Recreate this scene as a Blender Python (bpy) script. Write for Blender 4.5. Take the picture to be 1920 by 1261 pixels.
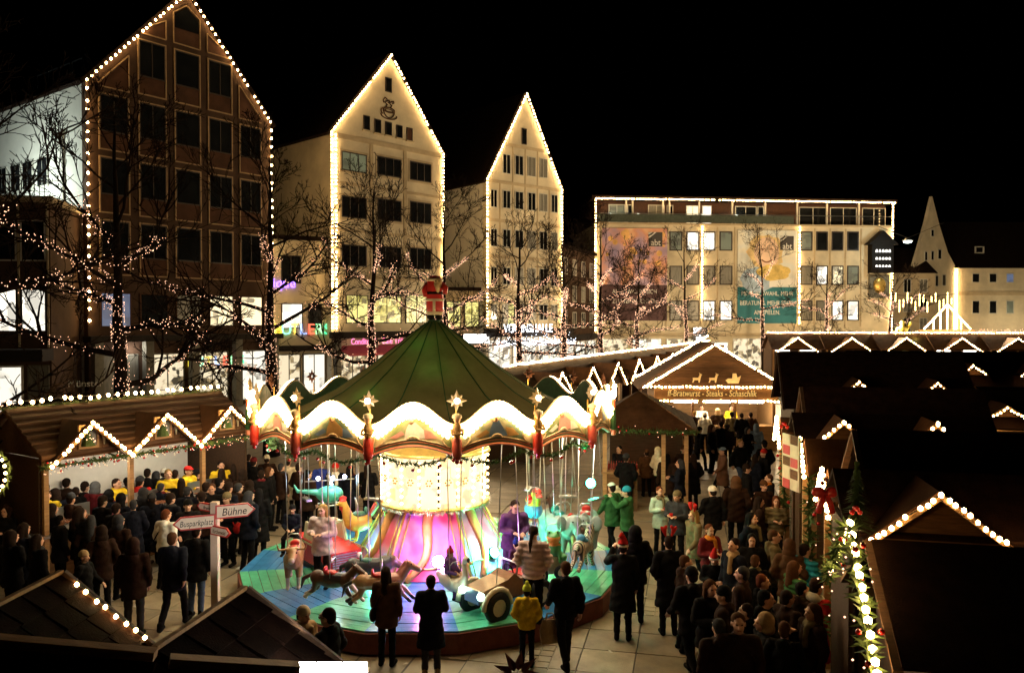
import bpy, bmesh, math, random
from mathutils import Vector, Matrix, noise
for _o in list(bpy.data.objects): bpy.data.objects.remove(_o)
SC = bpy.context.scene
COL = SC.collection
V = Vector
PI = math.pi
# ---------------------------------------------------------------- camera, world, exposure
CAMH, FPX, CU, CV, HOR = 5.6, 1500.0, 960.0, 630.5, 600.0
TH = math.atan((CV - HOR) / FPX)
cam_d = bpy.data.cameras.new('camera'); cam = bpy.data.objects.new('camera', cam_d); COL.objects.link(cam)
cam_d.sensor_width = 36; cam_d.lens = 36 * FPX / 1920; cam_d.clip_start = .1; cam_d.clip_end = 1000
cam.location = (0, 0, CAMH); cam.rotation_euler = (PI / 2 - TH, 0, 0)
SC.camera = cam
world = bpy.data.worlds.new("World"); SC.world = world; world.use_nodes = True
wn = world.node_tree; bg = wn.nodes['Background']
sky = wn.nodes.new('ShaderNodeTexSky'); sky.sky_type = 'NISHITA'; sky.sun_disc = False
sky.sun_elevation = math.radians(-14); sky.sun_rotation = math.radians(200)
wn.links.new(sky.outputs[0], bg.inputs[0]); bg.inputs[1].default_value = 0.002
SC.view_settings.view_transform = 'Standard'; SC.view_settings.look = 'None'
SC.view_settings.exposure = 0.0; SC.view_settings.gamma = 1.0; SC.view_settings.use_curve_mapping = False
cy = SC.cycles
cy.use_denoising = True
try: cy.denoiser = 'OPENIMAGEDENOISE'; cy.denoising_input_passes = 'RGB_ALBEDO_NORMAL'
except Exception: pass
cy.max_bounces = 5; cy.diffuse_bounces = 2; cy.glossy_bounces = 2; cy.transmission_bounces = 3; cy.transparent_max_bounces = 6
cy.sample_clamp_indirect = 3.0; cy.sample_clamp_direct = 0; cy.caustics_reflective = False; cy.caustics_refractive = False
cy.use_light_tree = True
cy.filter_width = 1.5
LB = 1.0      # one dial for every bulb and lamp

def W(u, v, d):
    a = (u - CU) / FPX; b = -(v - CV) / FPX
    y = math.cos(TH) + math.sin(TH) * b; z = -math.sin(TH) + math.cos(TH) * b
    k = d / y
    return V((a * k, d, CAMH + z * k))
def G(u, v, z=0.0):
    p = W(u, v, 1.0); k = (z - CAMH) / (p.z - CAMH)
    return V((p.x * k, k, z))
def onplane(A, ang, u, v, off=0.0):
    """local (x, z) where the sight line of a pixel meets an upright plane through A, off metres in front of it"""
    p = W(u, v, 1.0); r = V((p.x, 1.0, p.z - CAMH))
    n = V((math.sin(ang), -math.cos(ang), 0)); ex = V((math.cos(ang), math.sin(ang), 0))
    o = V((A[0], A[1], 0)) + n * off
    t = (o - V((0, 0, CAMH))).dot(n) / r.dot(n)
    q = V((0, 0, CAMH)) + r * t
    return (q - o).dot(ex), q.z
# ---------------------------------------------------------------- materials
MATS = {}
def _new(name):
    m = bpy.data.materials.new(name); m.use_nodes = True; MATS[name] = m
    return m, m.node_tree, m.node_tree.nodes['Principled BSDF']
def mat(name, col, rough=.7, metal=0, spec=None, var=.25, scale=6, bump=.15, bscale=40, coat=0, obvar=0, col2=None, stretch=None, trans=0):
    if name in MATS: return MATS[name]
    m, nt, b = _new(name)
    b.inputs['Roughness'].default_value = rough; b.inputs['Metallic'].default_value = metal
    b.inputs['Specular IOR Level'].default_value = spec if spec is not None else (.5 if rough < .6 else .25)
    if coat: b.inputs['Coat Weight'].default_value = coat; b.inputs['Coat Roughness'].default_value = .15
    tc = nt.nodes.new('ShaderNodeTexCoord'); src = tc.outputs['Object']
    if stretch:
        mp = nt.nodes.new('ShaderNodeMapping'); mp.inputs['Scale'].default_value = stretch
        nt.links.new(src, mp.inputs[0]); src = mp.outputs[0]
    n = nt.nodes.new('ShaderNodeTexNoise'); n.inputs['Scale'].default_value = scale; n.inputs['Detail'].default_value = 6; n.inputs['Roughness'].default_value = .65
    nt.links.new(src, n.inputs['Vector'])
    rp = nt.nodes.new('ShaderNodeValToRGB')
    c = V(col[:3]); c2 = V(col2) if col2 else c * (1 + var)
    rp.color_ramp.elements[0].position = .3; rp.color_ramp.elements[1].position = .7
    rp.color_ramp.elements[0].color = (*(c * (1 - var)), 1); rp.color_ramp.elements[1].color = (*c2, 1)
    nt.links.new(n.outputs['Fac'], rp.inputs[0]); out = rp.outputs[0]
    if obvar:
        oi = nt.nodes.new('ShaderNodeObjectInfo'); hs = nt.nodes.new('ShaderNodeHueSaturation')
        mr = nt.nodes.new('ShaderNodeMapRange'); mr.inputs[3].default_value = 1 - obvar; mr.inputs[4].default_value = 1 + obvar
        nt.links.new(oi.outputs['Random'], mr.inputs[0]); nt.links.new(mr.outputs[0], hs.inputs['Value'])
        nt.links.new(out, hs.inputs['Color']); out = hs.outputs[0]
    nt.links.new(out, b.inputs['Base Color'])
    if bump:
        n2 = nt.nodes.new('ShaderNodeTexNoise'); n2.inputs['Scale'].default_value = bscale; n2.inputs['Detail'].default_value = 4
        nt.links.new(src, n2.inputs['Vector'])
        bp = nt.nodes.new('ShaderNodeBump'); bp.inputs['Strength'].default_value = bump; bp.inputs['Distance'].default_value = .02
        nt.links.new(n2.outputs['Fac'], bp.inputs['Height']); nt.links.new(bp.outputs[0], b.inputs['Normal'])
    if trans:
        tr = nt.nodes.new('ShaderNodeBsdfTranslucent'); nt.links.new(out, tr.inputs[0])
        mx = nt.nodes.new('ShaderNodeMixShader'); mx.inputs[0].default_value = trans
        nt.links.new(b.outputs[0], mx.inputs[1]); nt.links.new(tr.outputs[0], mx.inputs[2])
        nt.links.new(mx.outputs[0], nt.nodes['Material Output'].inputs[0])
    return m
def emat(name, col, strength, sample=True, var=0, scale=3, dark=.2, stretch=None, col2=None):
    """something that gives off light; var mixes in the furniture and shelves seen behind a lit pane"""
    if name in MATS: return MATS[name]
    m, nt, b = _new(name)
    b.inputs['Base Color'].default_value = (.1, .1, .1, 1); b.inputs['Roughness'].default_value = .3
    b.inputs['Emission Color'].default_value = (*col, 1); b.inputs['Emission Strength'].default_value = strength
    if var:
        tc = nt.nodes.new('ShaderNodeTexCoord'); mp = nt.nodes.new('ShaderNodeMapping'); mp.inputs['Scale'].default_value = stretch or (1, 1, 1)
        nt.links.new(tc.outputs['Object'], mp.inputs[0])
        oi = nt.nodes.new('ShaderNodeObjectInfo'); ad = nt.nodes.new('ShaderNodeVectorMath'); ad.operation = 'ADD'
        ml = nt.nodes.new('ShaderNodeMath'); ml.operation = 'MULTIPLY'; ml.inputs[1].default_value = 40
        nt.links.new(oi.outputs['Random'], ml.inputs[0]); nt.links.new(mp.outputs[0], ad.inputs[0]); nt.links.new(ml.outputs[0], ad.inputs[1])
        vo = nt.nodes.new('ShaderNodeTexVoronoi'); vo.distance = 'CHEBYCHEV'; vo.inputs['Scale'].default_value = scale
        nt.links.new(ad.outputs[0], vo.inputs['Vector'])
        n = nt.nodes.new('ShaderNodeTexNoise'); n.inputs['Scale'].default_value = scale * .8; n.inputs['Detail'].default_value = 5
        nt.links.new(ad.outputs[0], n.inputs['Vector'])
        mx = nt.nodes.new('ShaderNodeMix'); mx.data_type = 'RGBA'; mx.inputs[0].default_value = .5
        nt.links.new(vo.outputs['Color'], mx.inputs[6]); nt.links.new(n.outputs['Color'], mx.inputs[7])
        rp = nt.nodes.new('ShaderNodeValToRGB'); e = rp.color_ramp.elements
        e[0].position = .36; e[0].color = (*(V(col) * dark), 1); e[1].position = .5; e[1].color = (*col, 1)
        if col2:
            q = e.new(.43); q.color = (*col2, 1)
        nt.links.new(mx.outputs[2], rp.inputs[0]); nt.links.new(rp.outputs[0], b.inputs['Emission Color'])
    m.cycles.emission_sampling = 'AUTO' if sample else 'NONE'
    return m
WARM = (1, .60, .22)
M = dict(
    bulb=emat('bulb_glass_warm', (1, .60, .22), 60 * LB), bulb_big=emat('bulb_glass_facade', (1, .62, .25), 52 * LB),
    bulb_ring=emat('bulb_glass_carousel', (1, .62, .25), 24 * LB),
    fairy=emat('fairy_bulb_glass', (1, .53, .32), 3.0, False), icew=emat('fairy_bulb_white', (.8, .85, 1), 6, False),
    plaster=mat('cream_plaster', (.60, .52, .37), .9, var=.2, scale=.45, bscale=25),
    plaster_trim=mat('smooth_beige_trim', (.46, .37, .24), .85, var=.15, scale=1.5),
    plaster_white=mat('pale_side_plaster', (.62, .60, .54), .9, var=.08, scale=.7),
    brown=mat('red_brown_panel', (.070, .030, .015), .85, var=.45, scale=.8),
    brown2=mat('brown_render', (.062, .034, .020), .9, var=.3, scale=.7),
    pale_edge=mat('pale_moulding', (.36, .24, .13), .8, var=.25, scale=3),
    glass=mat('dark_window_glass', (.010, .011, .012), .08, var=.5, scale=.6, bump=0),
    glass_grey=mat('curtained_window', (.17, .16, .13), .35, var=.35, scale=1.2, bump=.1, stretch=(9, 9, 1)),
    wframe=mat('dark_window_frame', (.03, .018, .011), .55, var=.2), wframe_l=mat('light_window_frame', (.5, .48, .42), .5, var=.15),
    rooft=mat('dark_roof_tiles', (.012, .007, .005), .8, spec=.05, var=.5, scale=4, bump=.5, bscale=12),
    lit=emat('lit_room', (1, .82, .48), 1.5, True, 1, 1.6, .22), lit_w=emat('lit_room_white', (1, .93, .78), 2.0, True, 1, 1.2, .4),
    lit_b=emat('lit_room_bluish', (.30, .42, .72), .3, True, 1, .9, .5), lit_y=emat('lit_cafe', (.95, .82, .26), 1.1, True, 1, 2.2, .12, col2=(.45, .38, .07)),
    lit_g=emat('dim_greenish_room', (.45, .50, .26), .22, True, 1, 1.5, .3),
    shop=emat('shop_window_light', (1, .84, .56), .95, True, 1, 2.4, .04, col2=(.42, .30, .14)),
    shop_w=emat('shop_window_white', (1, .94, .80), 1.15, True, 1, 1.8, .07, col2=(.75, .70, .58)),
    concrete=mat('arcade_concrete', (.16, .15, .12), .85, var=.2), awn=mat('dark_awning', (.018, .013, .010), .8, var=.3),
    wood=mat('brown_stall_wood', (.12, .055, .02), .75, var=.4, scale=3, bump=.5, bscale=14, stretch=(1, 8, 8), obvar=.25),
    wood_d=mat('dark_stall_wood', (.055, .026, .011), .8, var=.45, scale=3, bump=.5, bscale=14, stretch=(1, 8, 8), obvar=.25),
    wood_l=mat('pale_stall_wood', (.34, .19, .08), .65, var=.3, scale=3, bump=.4, bscale=14, stretch=(1, 8, 8), obvar=.2),
    felt=mat('roof_felt', (.012, .005, .003), .9, spec=.05, var=.5, scale=5, bump=.6, bscale=60, obvar=.45),
    felt_b=mat('roof_felt_brown', (.055, .024, .010), .9, spec=.1, var=.4, scale=3, bump=.5, bscale=40, obvar=.2),
    fir=mat('fir_green', (.05, .085, .022), .8, var=.5, scale=9, bump=0, obvar=.1), bauble=mat('red_bauble', (.42, .015, .012), .2, var=.1, bump=0),
    gold=mat('gold_paint', (.62, .40, .10), .35, .6, var=.2), steel=mat('brushed_steel', (.55, .56, .55), .28, 1, var=.1),
    bark=mat('wet_bark', (.010, .006, .004), .9, spec=.05, var=.5, scale=8, bump=.6, bscale=30),
    pave=mat('paving_stone', (.25, .20, .13), .5, var=.38, scale=1.7, bump=.25, bscale=70, obvar=.16),
    joint=mat('paving_joint', (.05, .04, .028), .95, var=.3),
    white=mat('white_paint', (.78, .74, .66), .45, var=.06), red=mat('red_paint', (.50, .022, .016), .4, var=.15), black=mat('black_paint', (.006, .005, .005), .6, spec=.1, var=.3),
    rubber=mat('black_rubber', (.012, .012, .012), .7), cream=mat('cream_paint', (.62, .52, .33), .45, var=.12),
    plank_g=mat('green_floor_paint', (.11, .47, .27), .22, var=.18, scale=4, bump=.12, bscale=30, obvar=.1, coat=.4),
    plank_b=mat('blue_floor_paint', (.045, .21, .46), .22, var=.2, scale=4, bump=.12, bscale=30, obvar=.12, coat=.4),
    canvas=mat('green_canvas', (.21, .18, .07), .8, var=.25, scale=1.2, bump=.2, bscale=20, trans=.35),
    canvas_d=mat('dark_green_board', (.025, .075, .028), .7, var=.3),
)
# ---------------------------------------------------------------- mesh builder
_ico = None
def _icov():
    global _ico
    if _ico is None:
        b = bmesh.new(); bmesh.ops.create_icosphere(b, subdivisions=1, radius=1)
        _ico = ([v.co.copy() for v in b.verts], [[v.index for v in f.verts] for f in b.faces]); b.free()
    return _ico
class MB:
    def __init__(s): s.v = []; s.f = []; s.m = []
    def add(s, vs, fs, mi=0):
        o = len(s.v); s.v += [tuple(v) for v in vs]; s.f += [[i + o for i in f] for f in fs]; s.m += [mi] * len(fs)
    def box(s, x0, y0, z0, x1, y1, z1, mi=0):
        s.add([(x0, y0, z0), (x1, y0, z0), (x1, y1, z0), (x0, y1, z0), (x0, y0, z1), (x1, y0, z1), (x1, y1, z1), (x0, y1, z1)],
              [(0, 3, 2, 1), (4, 5, 6, 7), (0, 1, 5, 4), (1, 2, 6, 5), (2, 3, 7, 6), (3, 0, 4, 7)], mi); return s
    def obox(s, c, ax, ay, az, mi=0):
        c, ax, ay, az = V(c), V(ax), V(ay), V(az)
        s.add([c + ax * i + ay * j + az * k for k in (-1, 1) for i, j in ((-1, -1), (1, -1), (1, 1), (-1, 1))],
              [(0, 3, 2, 1), (4, 5, 6, 7), (0, 1, 5, 4), (1, 2, 6, 5), (2, 3, 7, 6), (3, 0, 4, 7)], mi); return s
    def bar(s, p, q, w, h, up=(0, 0, 1), mi=0):
        p, q = V(p), V(q); d = q - p; L = d.length; d = d / L; u = V(up); x = d.cross(u)
        x = x.normalized() if x.length > 1e-4 else V((1, 0, 0)); y = x.cross(d).normalized()
        return s.obox((p + q) / 2, d * L / 2, x * w / 2, y * h / 2, mi)
    def tube(s, pts, rad, n=6, mi=0, caps=True):
        pts = [V(p) for p in pts]
        if not hasattr(rad, '__len__'): rad = [rad] * len(pts)
        o = len(s.v); prev = None
        for i, p in enumerate(pts):
            t = (pts[min(i + 1, len(pts) - 1)] - pts[max(i - 1, 0)])
            t = t.normalized() if t.length > 1e-6 else V((0, 0, 1))
            if prev is None: x = t.orthogonal().normalized()
            else:
                x = prev - t * prev.dot(t); x = x.normalized() if x.length > 1e-5 else t.orthogonal().normalized()
            prev = x; y = t.cross(x)
            s.v += [tuple(p + (x * math.cos(a) + y * math.sin(a)) * rad[i]) for a in [2 * PI * k / n for k in range(n)]]
        for i in range(len(pts) - 1):
            for k in range(n):
                a = o + i * n + k; b = o + i * n + (k + 1) % n
                s.f.append([a, b, b + n, a + n]); s.m.append(mi)
        if caps:
            s.f.append([o + k for k in range(n)][::-1]); s.m.append(mi)
            e = o + (len(pts) - 1) * n; s.f.append([e + k for k in range(n)]); s.m.append(mi)
        return s
    def octa(s, c, r, mi=0):
        c = V(c); s.add([c + V(d) * r for d in ((1, 0, 0), (-1, 0, 0), (0, 1, 0), (0, -1, 0), (0, 0, 1), (0, 0, -1))],
                        [(0, 2, 4), (2, 1, 4), (1, 3, 4), (3, 0, 4), (2, 0, 5), (1, 2, 5), (3, 1, 5), (0, 3, 5)], mi); return s
    def ico(s, c, r, mi=0):
        vs, fs = _icov(); c = V(c); r = V(r) if hasattr(r, '__len__') else V((r, r, r))
        s.add([c + V((v.x * r.x, v.y * r.y, v.z * r.z)) for v in vs], fs, mi); return s
    def ball(s, c, r, n=12, k=8, mi=0, rot=None):
        c = V(c); r = V(r) if hasattr(r, '__len__') else V((r, r, r)); vs = []; fs = []
        for i in range(k + 1):
            a = PI * i / k
            for j in range(n):
                b = 2 * PI * j / n; q = V((math.sin(a) * math.cos(b) * r.x, math.sin(a) * math.sin(b) * r.y, math.cos(a) * r.z))
                if rot: q = rot @ q
                vs.append(c + q)
        for i in range(k):
            for j in range(n): fs.append((i * n + j, (i + 1) * n + j, (i + 1) * n + (j + 1) % n, i * n + (j + 1) % n))
        s.add(vs, fs, mi); return s
    def lathe(s, prof, n=16, c=(0, 0, 0), mi=0, a0=0):
        c = V(c); vs = []; fs = []
        for r, z in prof:
            for j in range(n):
                b = a0 + 2 * PI * j / n; vs.append(c + V((r * math.cos(b), r * math.sin(b), z)))
        for i in range(len(prof) - 1):
            for j in range(n): fs.append((i * n + j, i * n + (j + 1) % n, (i + 1) * n + (j + 1) % n, (i + 1) * n + j))
        s.add(vs, fs, mi); return s
    def prism(s, poly, o, ex, ey, t, mi=0):
        """polygon in the (ex, ey) plane at o, thickened by the vector t"""
        o, ex, ey, t = V(o), V(ex), V(ey), V(t); n = len(poly)
        a = [o + ex * p[0] + ey * p[1] for p in poly]
        if (ex.cross(ey)).dot(t) < 0: pass
        vs = a + [p + t for p in a]
        area = sum(poly[i][0] * poly[(i + 1) % n][1] - poly[(i + 1) % n][0] * poly[i][1] for i in range(n))
        fwd = (area > 0) == (ex.cross(ey).dot(t) > 0)
        fs = [list(range(n))[::-1], list(range(n, 2 * n))] + [[i, (i + 1) % n, n + (i + 1) % n, n + i] for i in range(n)]
        if not fwd: fs = [f[::-1] for f in fs]
        s.add(vs, fs, mi); return s
    def ring(s, x0, z0, x1, z1, y0, y1, w, mi=0):
        """rectangular frame in the xz plane, border w, from y0 to y1"""
        s.box(x0, y0, z0, x0 + w, y1, z1, mi); s.box(x1 - w, y0, z0, x1, y1, z1, mi)
        s.box(x0 + w, y0, z0, x1 - w, y1, z0 + w, mi); s.box(x0 + w, y0, z1 - w, x1 - w, y1, z1, mi); return s
    def mesh(s, name, mats, smooth=False):
        me = bpy.data.meshes.new(name); me.from_pydata(s.v, [], s.f)
        for m in (mats if isinstance(mats, (list, tuple)) else [mats]): me.materials.append(m)
        if any(s.m): me.polygons.foreach_set('material_index', s.m)
        if smooth: me.polygons.foreach_set('use_smooth', [True] * len(me.polygons))
        me.update(); return me
    def build(s, name, mats, parent=None, smooth=False, **tags):
        return link(name, s.mesh(name, mats, smooth), parent, **tags)
def link(name, me, parent=None, loc=None, rz=None, **tags):
    o = bpy.data.objects.new(name, me); COL.objects.link(o)
    if parent: o.parent = parent
    if loc is not None: o.location = loc
    if rz is not None: o.rotation_euler = (0, 0, rz)
    for k, v in tags.items():
        if v is not None: o[k] = v
    return o
def thing(name, label, cat, loc=(0, 0, 0), rz=0, group=None):
    o = link(name, None, None, loc, rz, label=label, category=cat, group=group); o.empty_display_size = .2
    return o
def lamp(name, loc, energy, col=WARM, r=.08, parent=None, kind='POINT', rot=None, spot=None):
    l = bpy.data.lights.new(name, kind); l.energy = energy * LB; l.color = col
    if kind in ('POINT', 'SPOT'): l.shadow_soft_size = r
    if kind == 'AREA': l.size = r
    if spot: l.spot_size = spot; l.spot_blend = .6
    o = bpy.data.objects.new(name, l); COL.objects.link(o); o.location = loc
    if rot: o.rotation_euler = rot
    if parent: o.parent = parent
    return o
def text(s, size, m, parent, mtx, name='lettering', ext=.01, align='CENTER', shear=0, sx=1.0):
    c = bpy.data.curves.new(name, 'FONT'); c.body = s; c.size = size; c.extrude = ext; c.align_x = align; c.align_y = 'CENTER'; c.resolution_u = 3; c.shear = shear
    t = bpy.data.objects.new(name, c); COL.objects.link(t); bpy.context.view_layer.update()
    me = bpy.data.meshes.new_from_object(t.evaluated_get(bpy.context.evaluated_depsgraph_get())); me.name = name
    bpy.data.objects.remove(t); bpy.data.curves.remove(c)
    me.transform(mtx @ Matrix.Diagonal((sx, 1, 1, 1))); me.materials.clear(); me.materials.append(m)
    return link(name, me, parent)
def upright(x, y, z, rz=0): return Matrix.Translation((x, y, z)) @ Matrix.Rotation(rz, 4, 'Z') @ Matrix.Rotation(PI / 2, 4, 'X')
def lerp(a, b, t): return a + (b - a) * t
def along(p, q, step):
    p, q = V(p), V(q); n = max(2, int(round((q - p).length / step)) + 1)
    return [p.lerp(q, i / (n - 1)) for i in range(n)]
_bulbs = {}
def bulb_mesh(r, m):
    k = (r, m.name)
    if k not in _bulbs: _bulbs[k] = MB().ico((0, 0, 0), (r, r, r * 1.15)).mesh('bulb', m, True)
    return _bulbs[k]
_jr = random.Random(77)
def bulb_string(label, loc, rz, paths, step, r, m, single, group=None, cat='light string'):
    """bulbs along polylines; single = one object per bulb"""
    t = thing('light_string', label, cat, loc, rz, group)
    cab = MB(); b = MB()
    for pth in paths:
        cab.tube([V(p) + V((0, r * .6, 0)) for p in pth], .012, 4)
        for p, q in zip(pth[:-1], pth[1:]):
            L_ = (V(q) - V(p)).length; A_ = along(p, q, step); dd_ = (V(q) - V(p)).normalized()
            for ii, c in enumerate(A_):
                if _jr.random() < .025: continue
                c = c + dd_ * _jr.gauss(0, step * .09) + V((0, _jr.gauss(0, .008), _jr.gauss(0, .012) - (.03 if abs(dd_.z) < .3 else 0) * math.sin(PI * ((ii * step) % 1.6) / 1.6)))
                if single: link('bulb', bulb_mesh(r, m), t, c)
                else: b.ico(c, r)
    cab.build('cable', M['rubber'], t)
    if not single: b.build('bulb', m, t, True, kind='stuff')
    return t
def garland(label, loc, rz, pts, r, seed=0, baubles=.04, lights=.0, cat='garland', group=None, lr=.013):
    rnd = random.Random(seed); t = thing('fir_garland', label, cat, loc, rz, group)
    n = MB(); ba = MB(); li = MB()
    for p, q in zip(pts[:-1], pts[1:]):
        p, q = V(p), V(q); L = (q - p).length
        for i in range(int(L / r * 22)):
            c = p.lerp(q, rnd.random()); a = V((rnd.gauss(0, 1), rnd.gauss(0, 1), rnd.gauss(0, 1))).normalized()
            tip = c + a * r * rnd.uniform(.6, 1.25); s = a.orthogonal().normalized() * r * .16
            n.add([c - s, c + s, tip], [(0, 1, 2)])
        for i in range(int(L / r * 22 * baubles)):
            a = V((rnd.gauss(0, 1), -abs(rnd.gauss(0, 1)), rnd.gauss(0, 1))).normalized(); ba.ico(p.lerp(q, rnd.random()) + a * r * .9, r * .2)
        for i in range(int(L / r * 22 * lights)):
            a = V((rnd.gauss(0, 1), -abs(rnd.gauss(0, 1)), rnd.gauss(0, 1))).normalized(); li.octa(p.lerp(q, rnd.random()) + a * r * 1.1, lr)
    n.build('fir_twigs', M['fir'], t, kind='stuff')
    if ba.v: ba.build('bauble', M['bauble'], t, True, kind='stuff')
    if li.v: li.build('fairy_bulb', M['fairy'], t, kind='stuff')
    return t
# ================================================================ ground
def ground():
    m, nt, b = _new('plaza_paving_far')
    tc = nt.nodes.new('ShaderNodeTexCoord'); mp = nt.nodes.new('ShaderNodeMapping'); mp.inputs['Rotation'].default_value = (0, 0, math.radians(12.7))
    br = nt.nodes.new('ShaderNodeTexBrick'); br.offset = 0; br.inputs['Scale'].default_value = 1
    br.inputs['Brick Width'].default_value = .9; br.inputs['Row Height'].default_value = .9; br.inputs['Mortar Size'].default_value = .02
    br.inputs['Color1'].default_value = (.22, .18, .12, 1); br.inputs['Color2'].default_value = (.27, .22, .15, 1); br.inputs['Mortar'].default_value = (.05, .04, .03, 1)
    nt.links.new(tc.outputs['Object'], mp.inputs[0]); nt.links.new(mp.outputs[0], br.inputs['Vector']); nt.links.new(br.outputs[0], b.inputs['Base Color'])
    b.inputs['Roughness'].default_value = .6
    g = MB(); g.add([(-300, -60, -.02), (300, -60, -.02), (300, 400, -.02), (-300, 400, -.02)], [(0, 1, 2, 3)])
    o = g.build('plaza_ground', m, kind='structure', label='paved town square lit by the market stalls')
    e1 = V((.9755, -.22, 0)); e2 = V((.22, .9755, 0)); S = .9; cells = []
    cc = V((-1.7, 17.25, 0))
    for i in range(-16, 14):
        for j in range(8, 36):
            c = e1 * (i + .5) * S + e2 * (j + .5) * S
            if c.y < 9: continue
            u = CU + FPX * c.x / c.y
            if u < -60 or u > 1640 or (c - cc).length < 3.5: continue
            vv = HOR + CAMH * FPX / c.y
            if vv > 1320: continue
            if u < 900 and vv > 1225: continue
            if c.x < -6 and c.y > 17: continue
            cells.append((c.y, i, j, c))
    cells.sort()
    sl = {}
    rnd = random.Random(3); cob = MB()
    def sm(k):
        if k not in sl:
            q = MB(); h = S / 2 - .012
            pts = [(-h + .02, -h), (h - .02, -h), (h, -h + .02), (h, h - .02), (h - .02, h), (-h + .02, h), (-h, h - .02), (-h, -h + .02)]
            q.prism(pts, (0, 0, -.05), e1, e2, (0, 0, .05 + (k - 1) * .002)); sl[k] = q.mesh('paving_slab', M['pave'])
        return sl[k]
    n = 0
    for _, i, j, c in cells:
        if i % 5 == 2 or j % 7 == 3:
            if c.y > 17: continue
            for a in range(4):
                for bb in range(4):
                    if i % 5 == 2 and j % 7 != 3 and a > 1: continue
                    if j % 7 == 3 and i % 5 != 2 and bb > 1: continue
                    p = c + e1 * (a - 1.5) * .225 + e2 * (bb - 1.5) * .225; h = .1
                    cob.obox((p.x, p.y, -.03 + rnd.uniform(-.003, .003)), e1 * h, e2 * h, (0, 0, .029))
            if i % 5 == 2 and j % 7 != 3: cob.obox((c + e1 * .225) - V((0, 0, .03)), e1 * .215, e2 * .44, (0, 0, .03))
            elif j % 7 == 3 and i % 5 != 2: cob.obox((c + e2 * .225) - V((0, 0, .03)), e1 * .44, e2 * .215, (0, 0, .03))
            continue
        if n < 290:
            link('paving_slab', sm(n % 3), o, c); n += 1
        else: cob.obox(c - V((0, 0, .03)), e1 * .44, e2 * .44, (0, 0, .03))
    cob.build('cobble_band', M['pave'], o, kind='stuff')
ground()
lit_ = MB(); rl_ = random.Random(12)
for i in range(60):
    c = V((rl_.uniform(-7.5, 5.5), rl_.uniform(10.5, 24), .012)); a = rl_.uniform(0, 6.3); s = rl_.uniform(.03, .08); x = V((math.cos(a), math.sin(a), 0)) * s; y = V((-math.sin(a), math.cos(a), 0)) * s * .6
    if (c - V((-1.7, 17.25, 0))).length < 4.3: continue
    lit_.add([c - x - y, c + x - y, c + x + y + V((0, 0, .02)), c - x + y, c + V((0, 0, .015))], [(0, 1, 4), (1, 2, 4), (2, 3, 4), (3, 0, 4)])
lit_.build('litter', mat('paper_litter', (.5, .46, .38), .8), kind='stuff', label='scraps of paper litter on the square paving')
# ================================================================ houses
def window(root, x0, z0, x1, z1, pane, frame=None, fw=.07, mull=1, cross=0, y=-.0, name='window', sill=False, surround=None):
    frame = frame or M['wframe']
    f = MB(); f.ring(x0, z0, x1, z1, y - .07, y, fw)
    for k in range(1, mull):
        xx = lerp(x0, x1, k / mull); f.box(xx - fw * .4, y - .06, z0 + fw, xx + fw * .4, y, z1 - fw)
    if cross: f.box(x0 + fw, y - .058, lerp(z0, z1, cross) - .03, x1 - fw, y, lerp(z0, z1, cross) + .03)
    w = f.build(name, frame, root)
    MB().box(x0 + fw, y - .03, z0 + fw, x1 - fw, y + .01, z1 - fw).build('pane', pane, w)
    if surround:
        s = MB(); s.ring(x0 - .16, z0 - .16, x1 + .16, z1 + .16, y - .04, y - .0005, .155); s.build('window_surround', surround, w)
    if sill: MB().box(x0 - .08, y - .16, z0 - .09, x1 + .08, y, z0 - .005).build('sill', M['plaster_trim'], w)
    return w
def gable_house(name, label, A, B, eave, apex, depth, wall, roofm, left_wall=None, skew=.5):
    ang = math.atan2(B[1] - A[1], B[0] - A[0]); L = math.hypot(B[0] - A[0], B[1] - A[1])
    t = thing(name, label, 'building', (A[0], A[1], 0), ang)
    poly = [(0, 0), (L, 0), (L, eave), (L * skew, apex), (0, eave)]
    MB().prism(poly, (0, 0, 0), (1, 0, 0), (0, 0, 1), (0, .5, 0)).build('front_wall', wall, t)
    b = MB(); b.prism([(0.02, 0), (L - .02, 0), (L - .02, eave - .1), (L * skew, apex - .15), (0.02, eave - .1)], (0, .5, 0), (1, 0, 0), (0, 0, 1), (0, depth, 0))
    b.build('body_wall', left_wall or wall, t)
    r = MB()
    for xe, s in ((0, -1), (L, 1)):
        p = V((L * skew, 0, apex)); q = V((xe, 0, eave)); d = (q - p).normalized(); nrm = V((d.z, 0, -d.x)) * (1 if s < 0 else -1)
        if nrm.z < 0: nrm = -nrm
        q2 = q + d * .35
        r.add([p + V((0, -.12, 0)), q2 + V((0, -.12, 0)), q2 + V((0, depth + .6, 0)), p + V((0, depth + .6, 0)),
               p + nrm * .22 + V((0, -.12, 0)), q2 + nrm * .22 + V((0, -.12, 0)), q2 + nrm * .22 + V((0, depth + .6, 0)), p + nrm * .22 + V((0, depth + .6, 0))],
              [(0, 1, 2, 3), (7, 6, 5, 4), (0, 4, 5, 1), (1, 5, 6, 2), (2, 6, 7, 3), (3, 7, 4, 0)])
    r.build('roof', roofm, t)
    return t, ang, L
K = 1.12
def R4(A, ang, u0, v0, u1, v1):
    """pixel box on a facade -> local x0, z0, x1, z1"""
    vm = (v0 + v1) / 2; um = (u0 + u1) / 2
    x0 = onplane(A, ang, u0, vm)[0]; x1 = onplane(A, ang, u1, vm)[0]
    return x0, onplane(A, ang, um, v1)[1], x1, onplane(A, ang, um, v0)[1]
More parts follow.
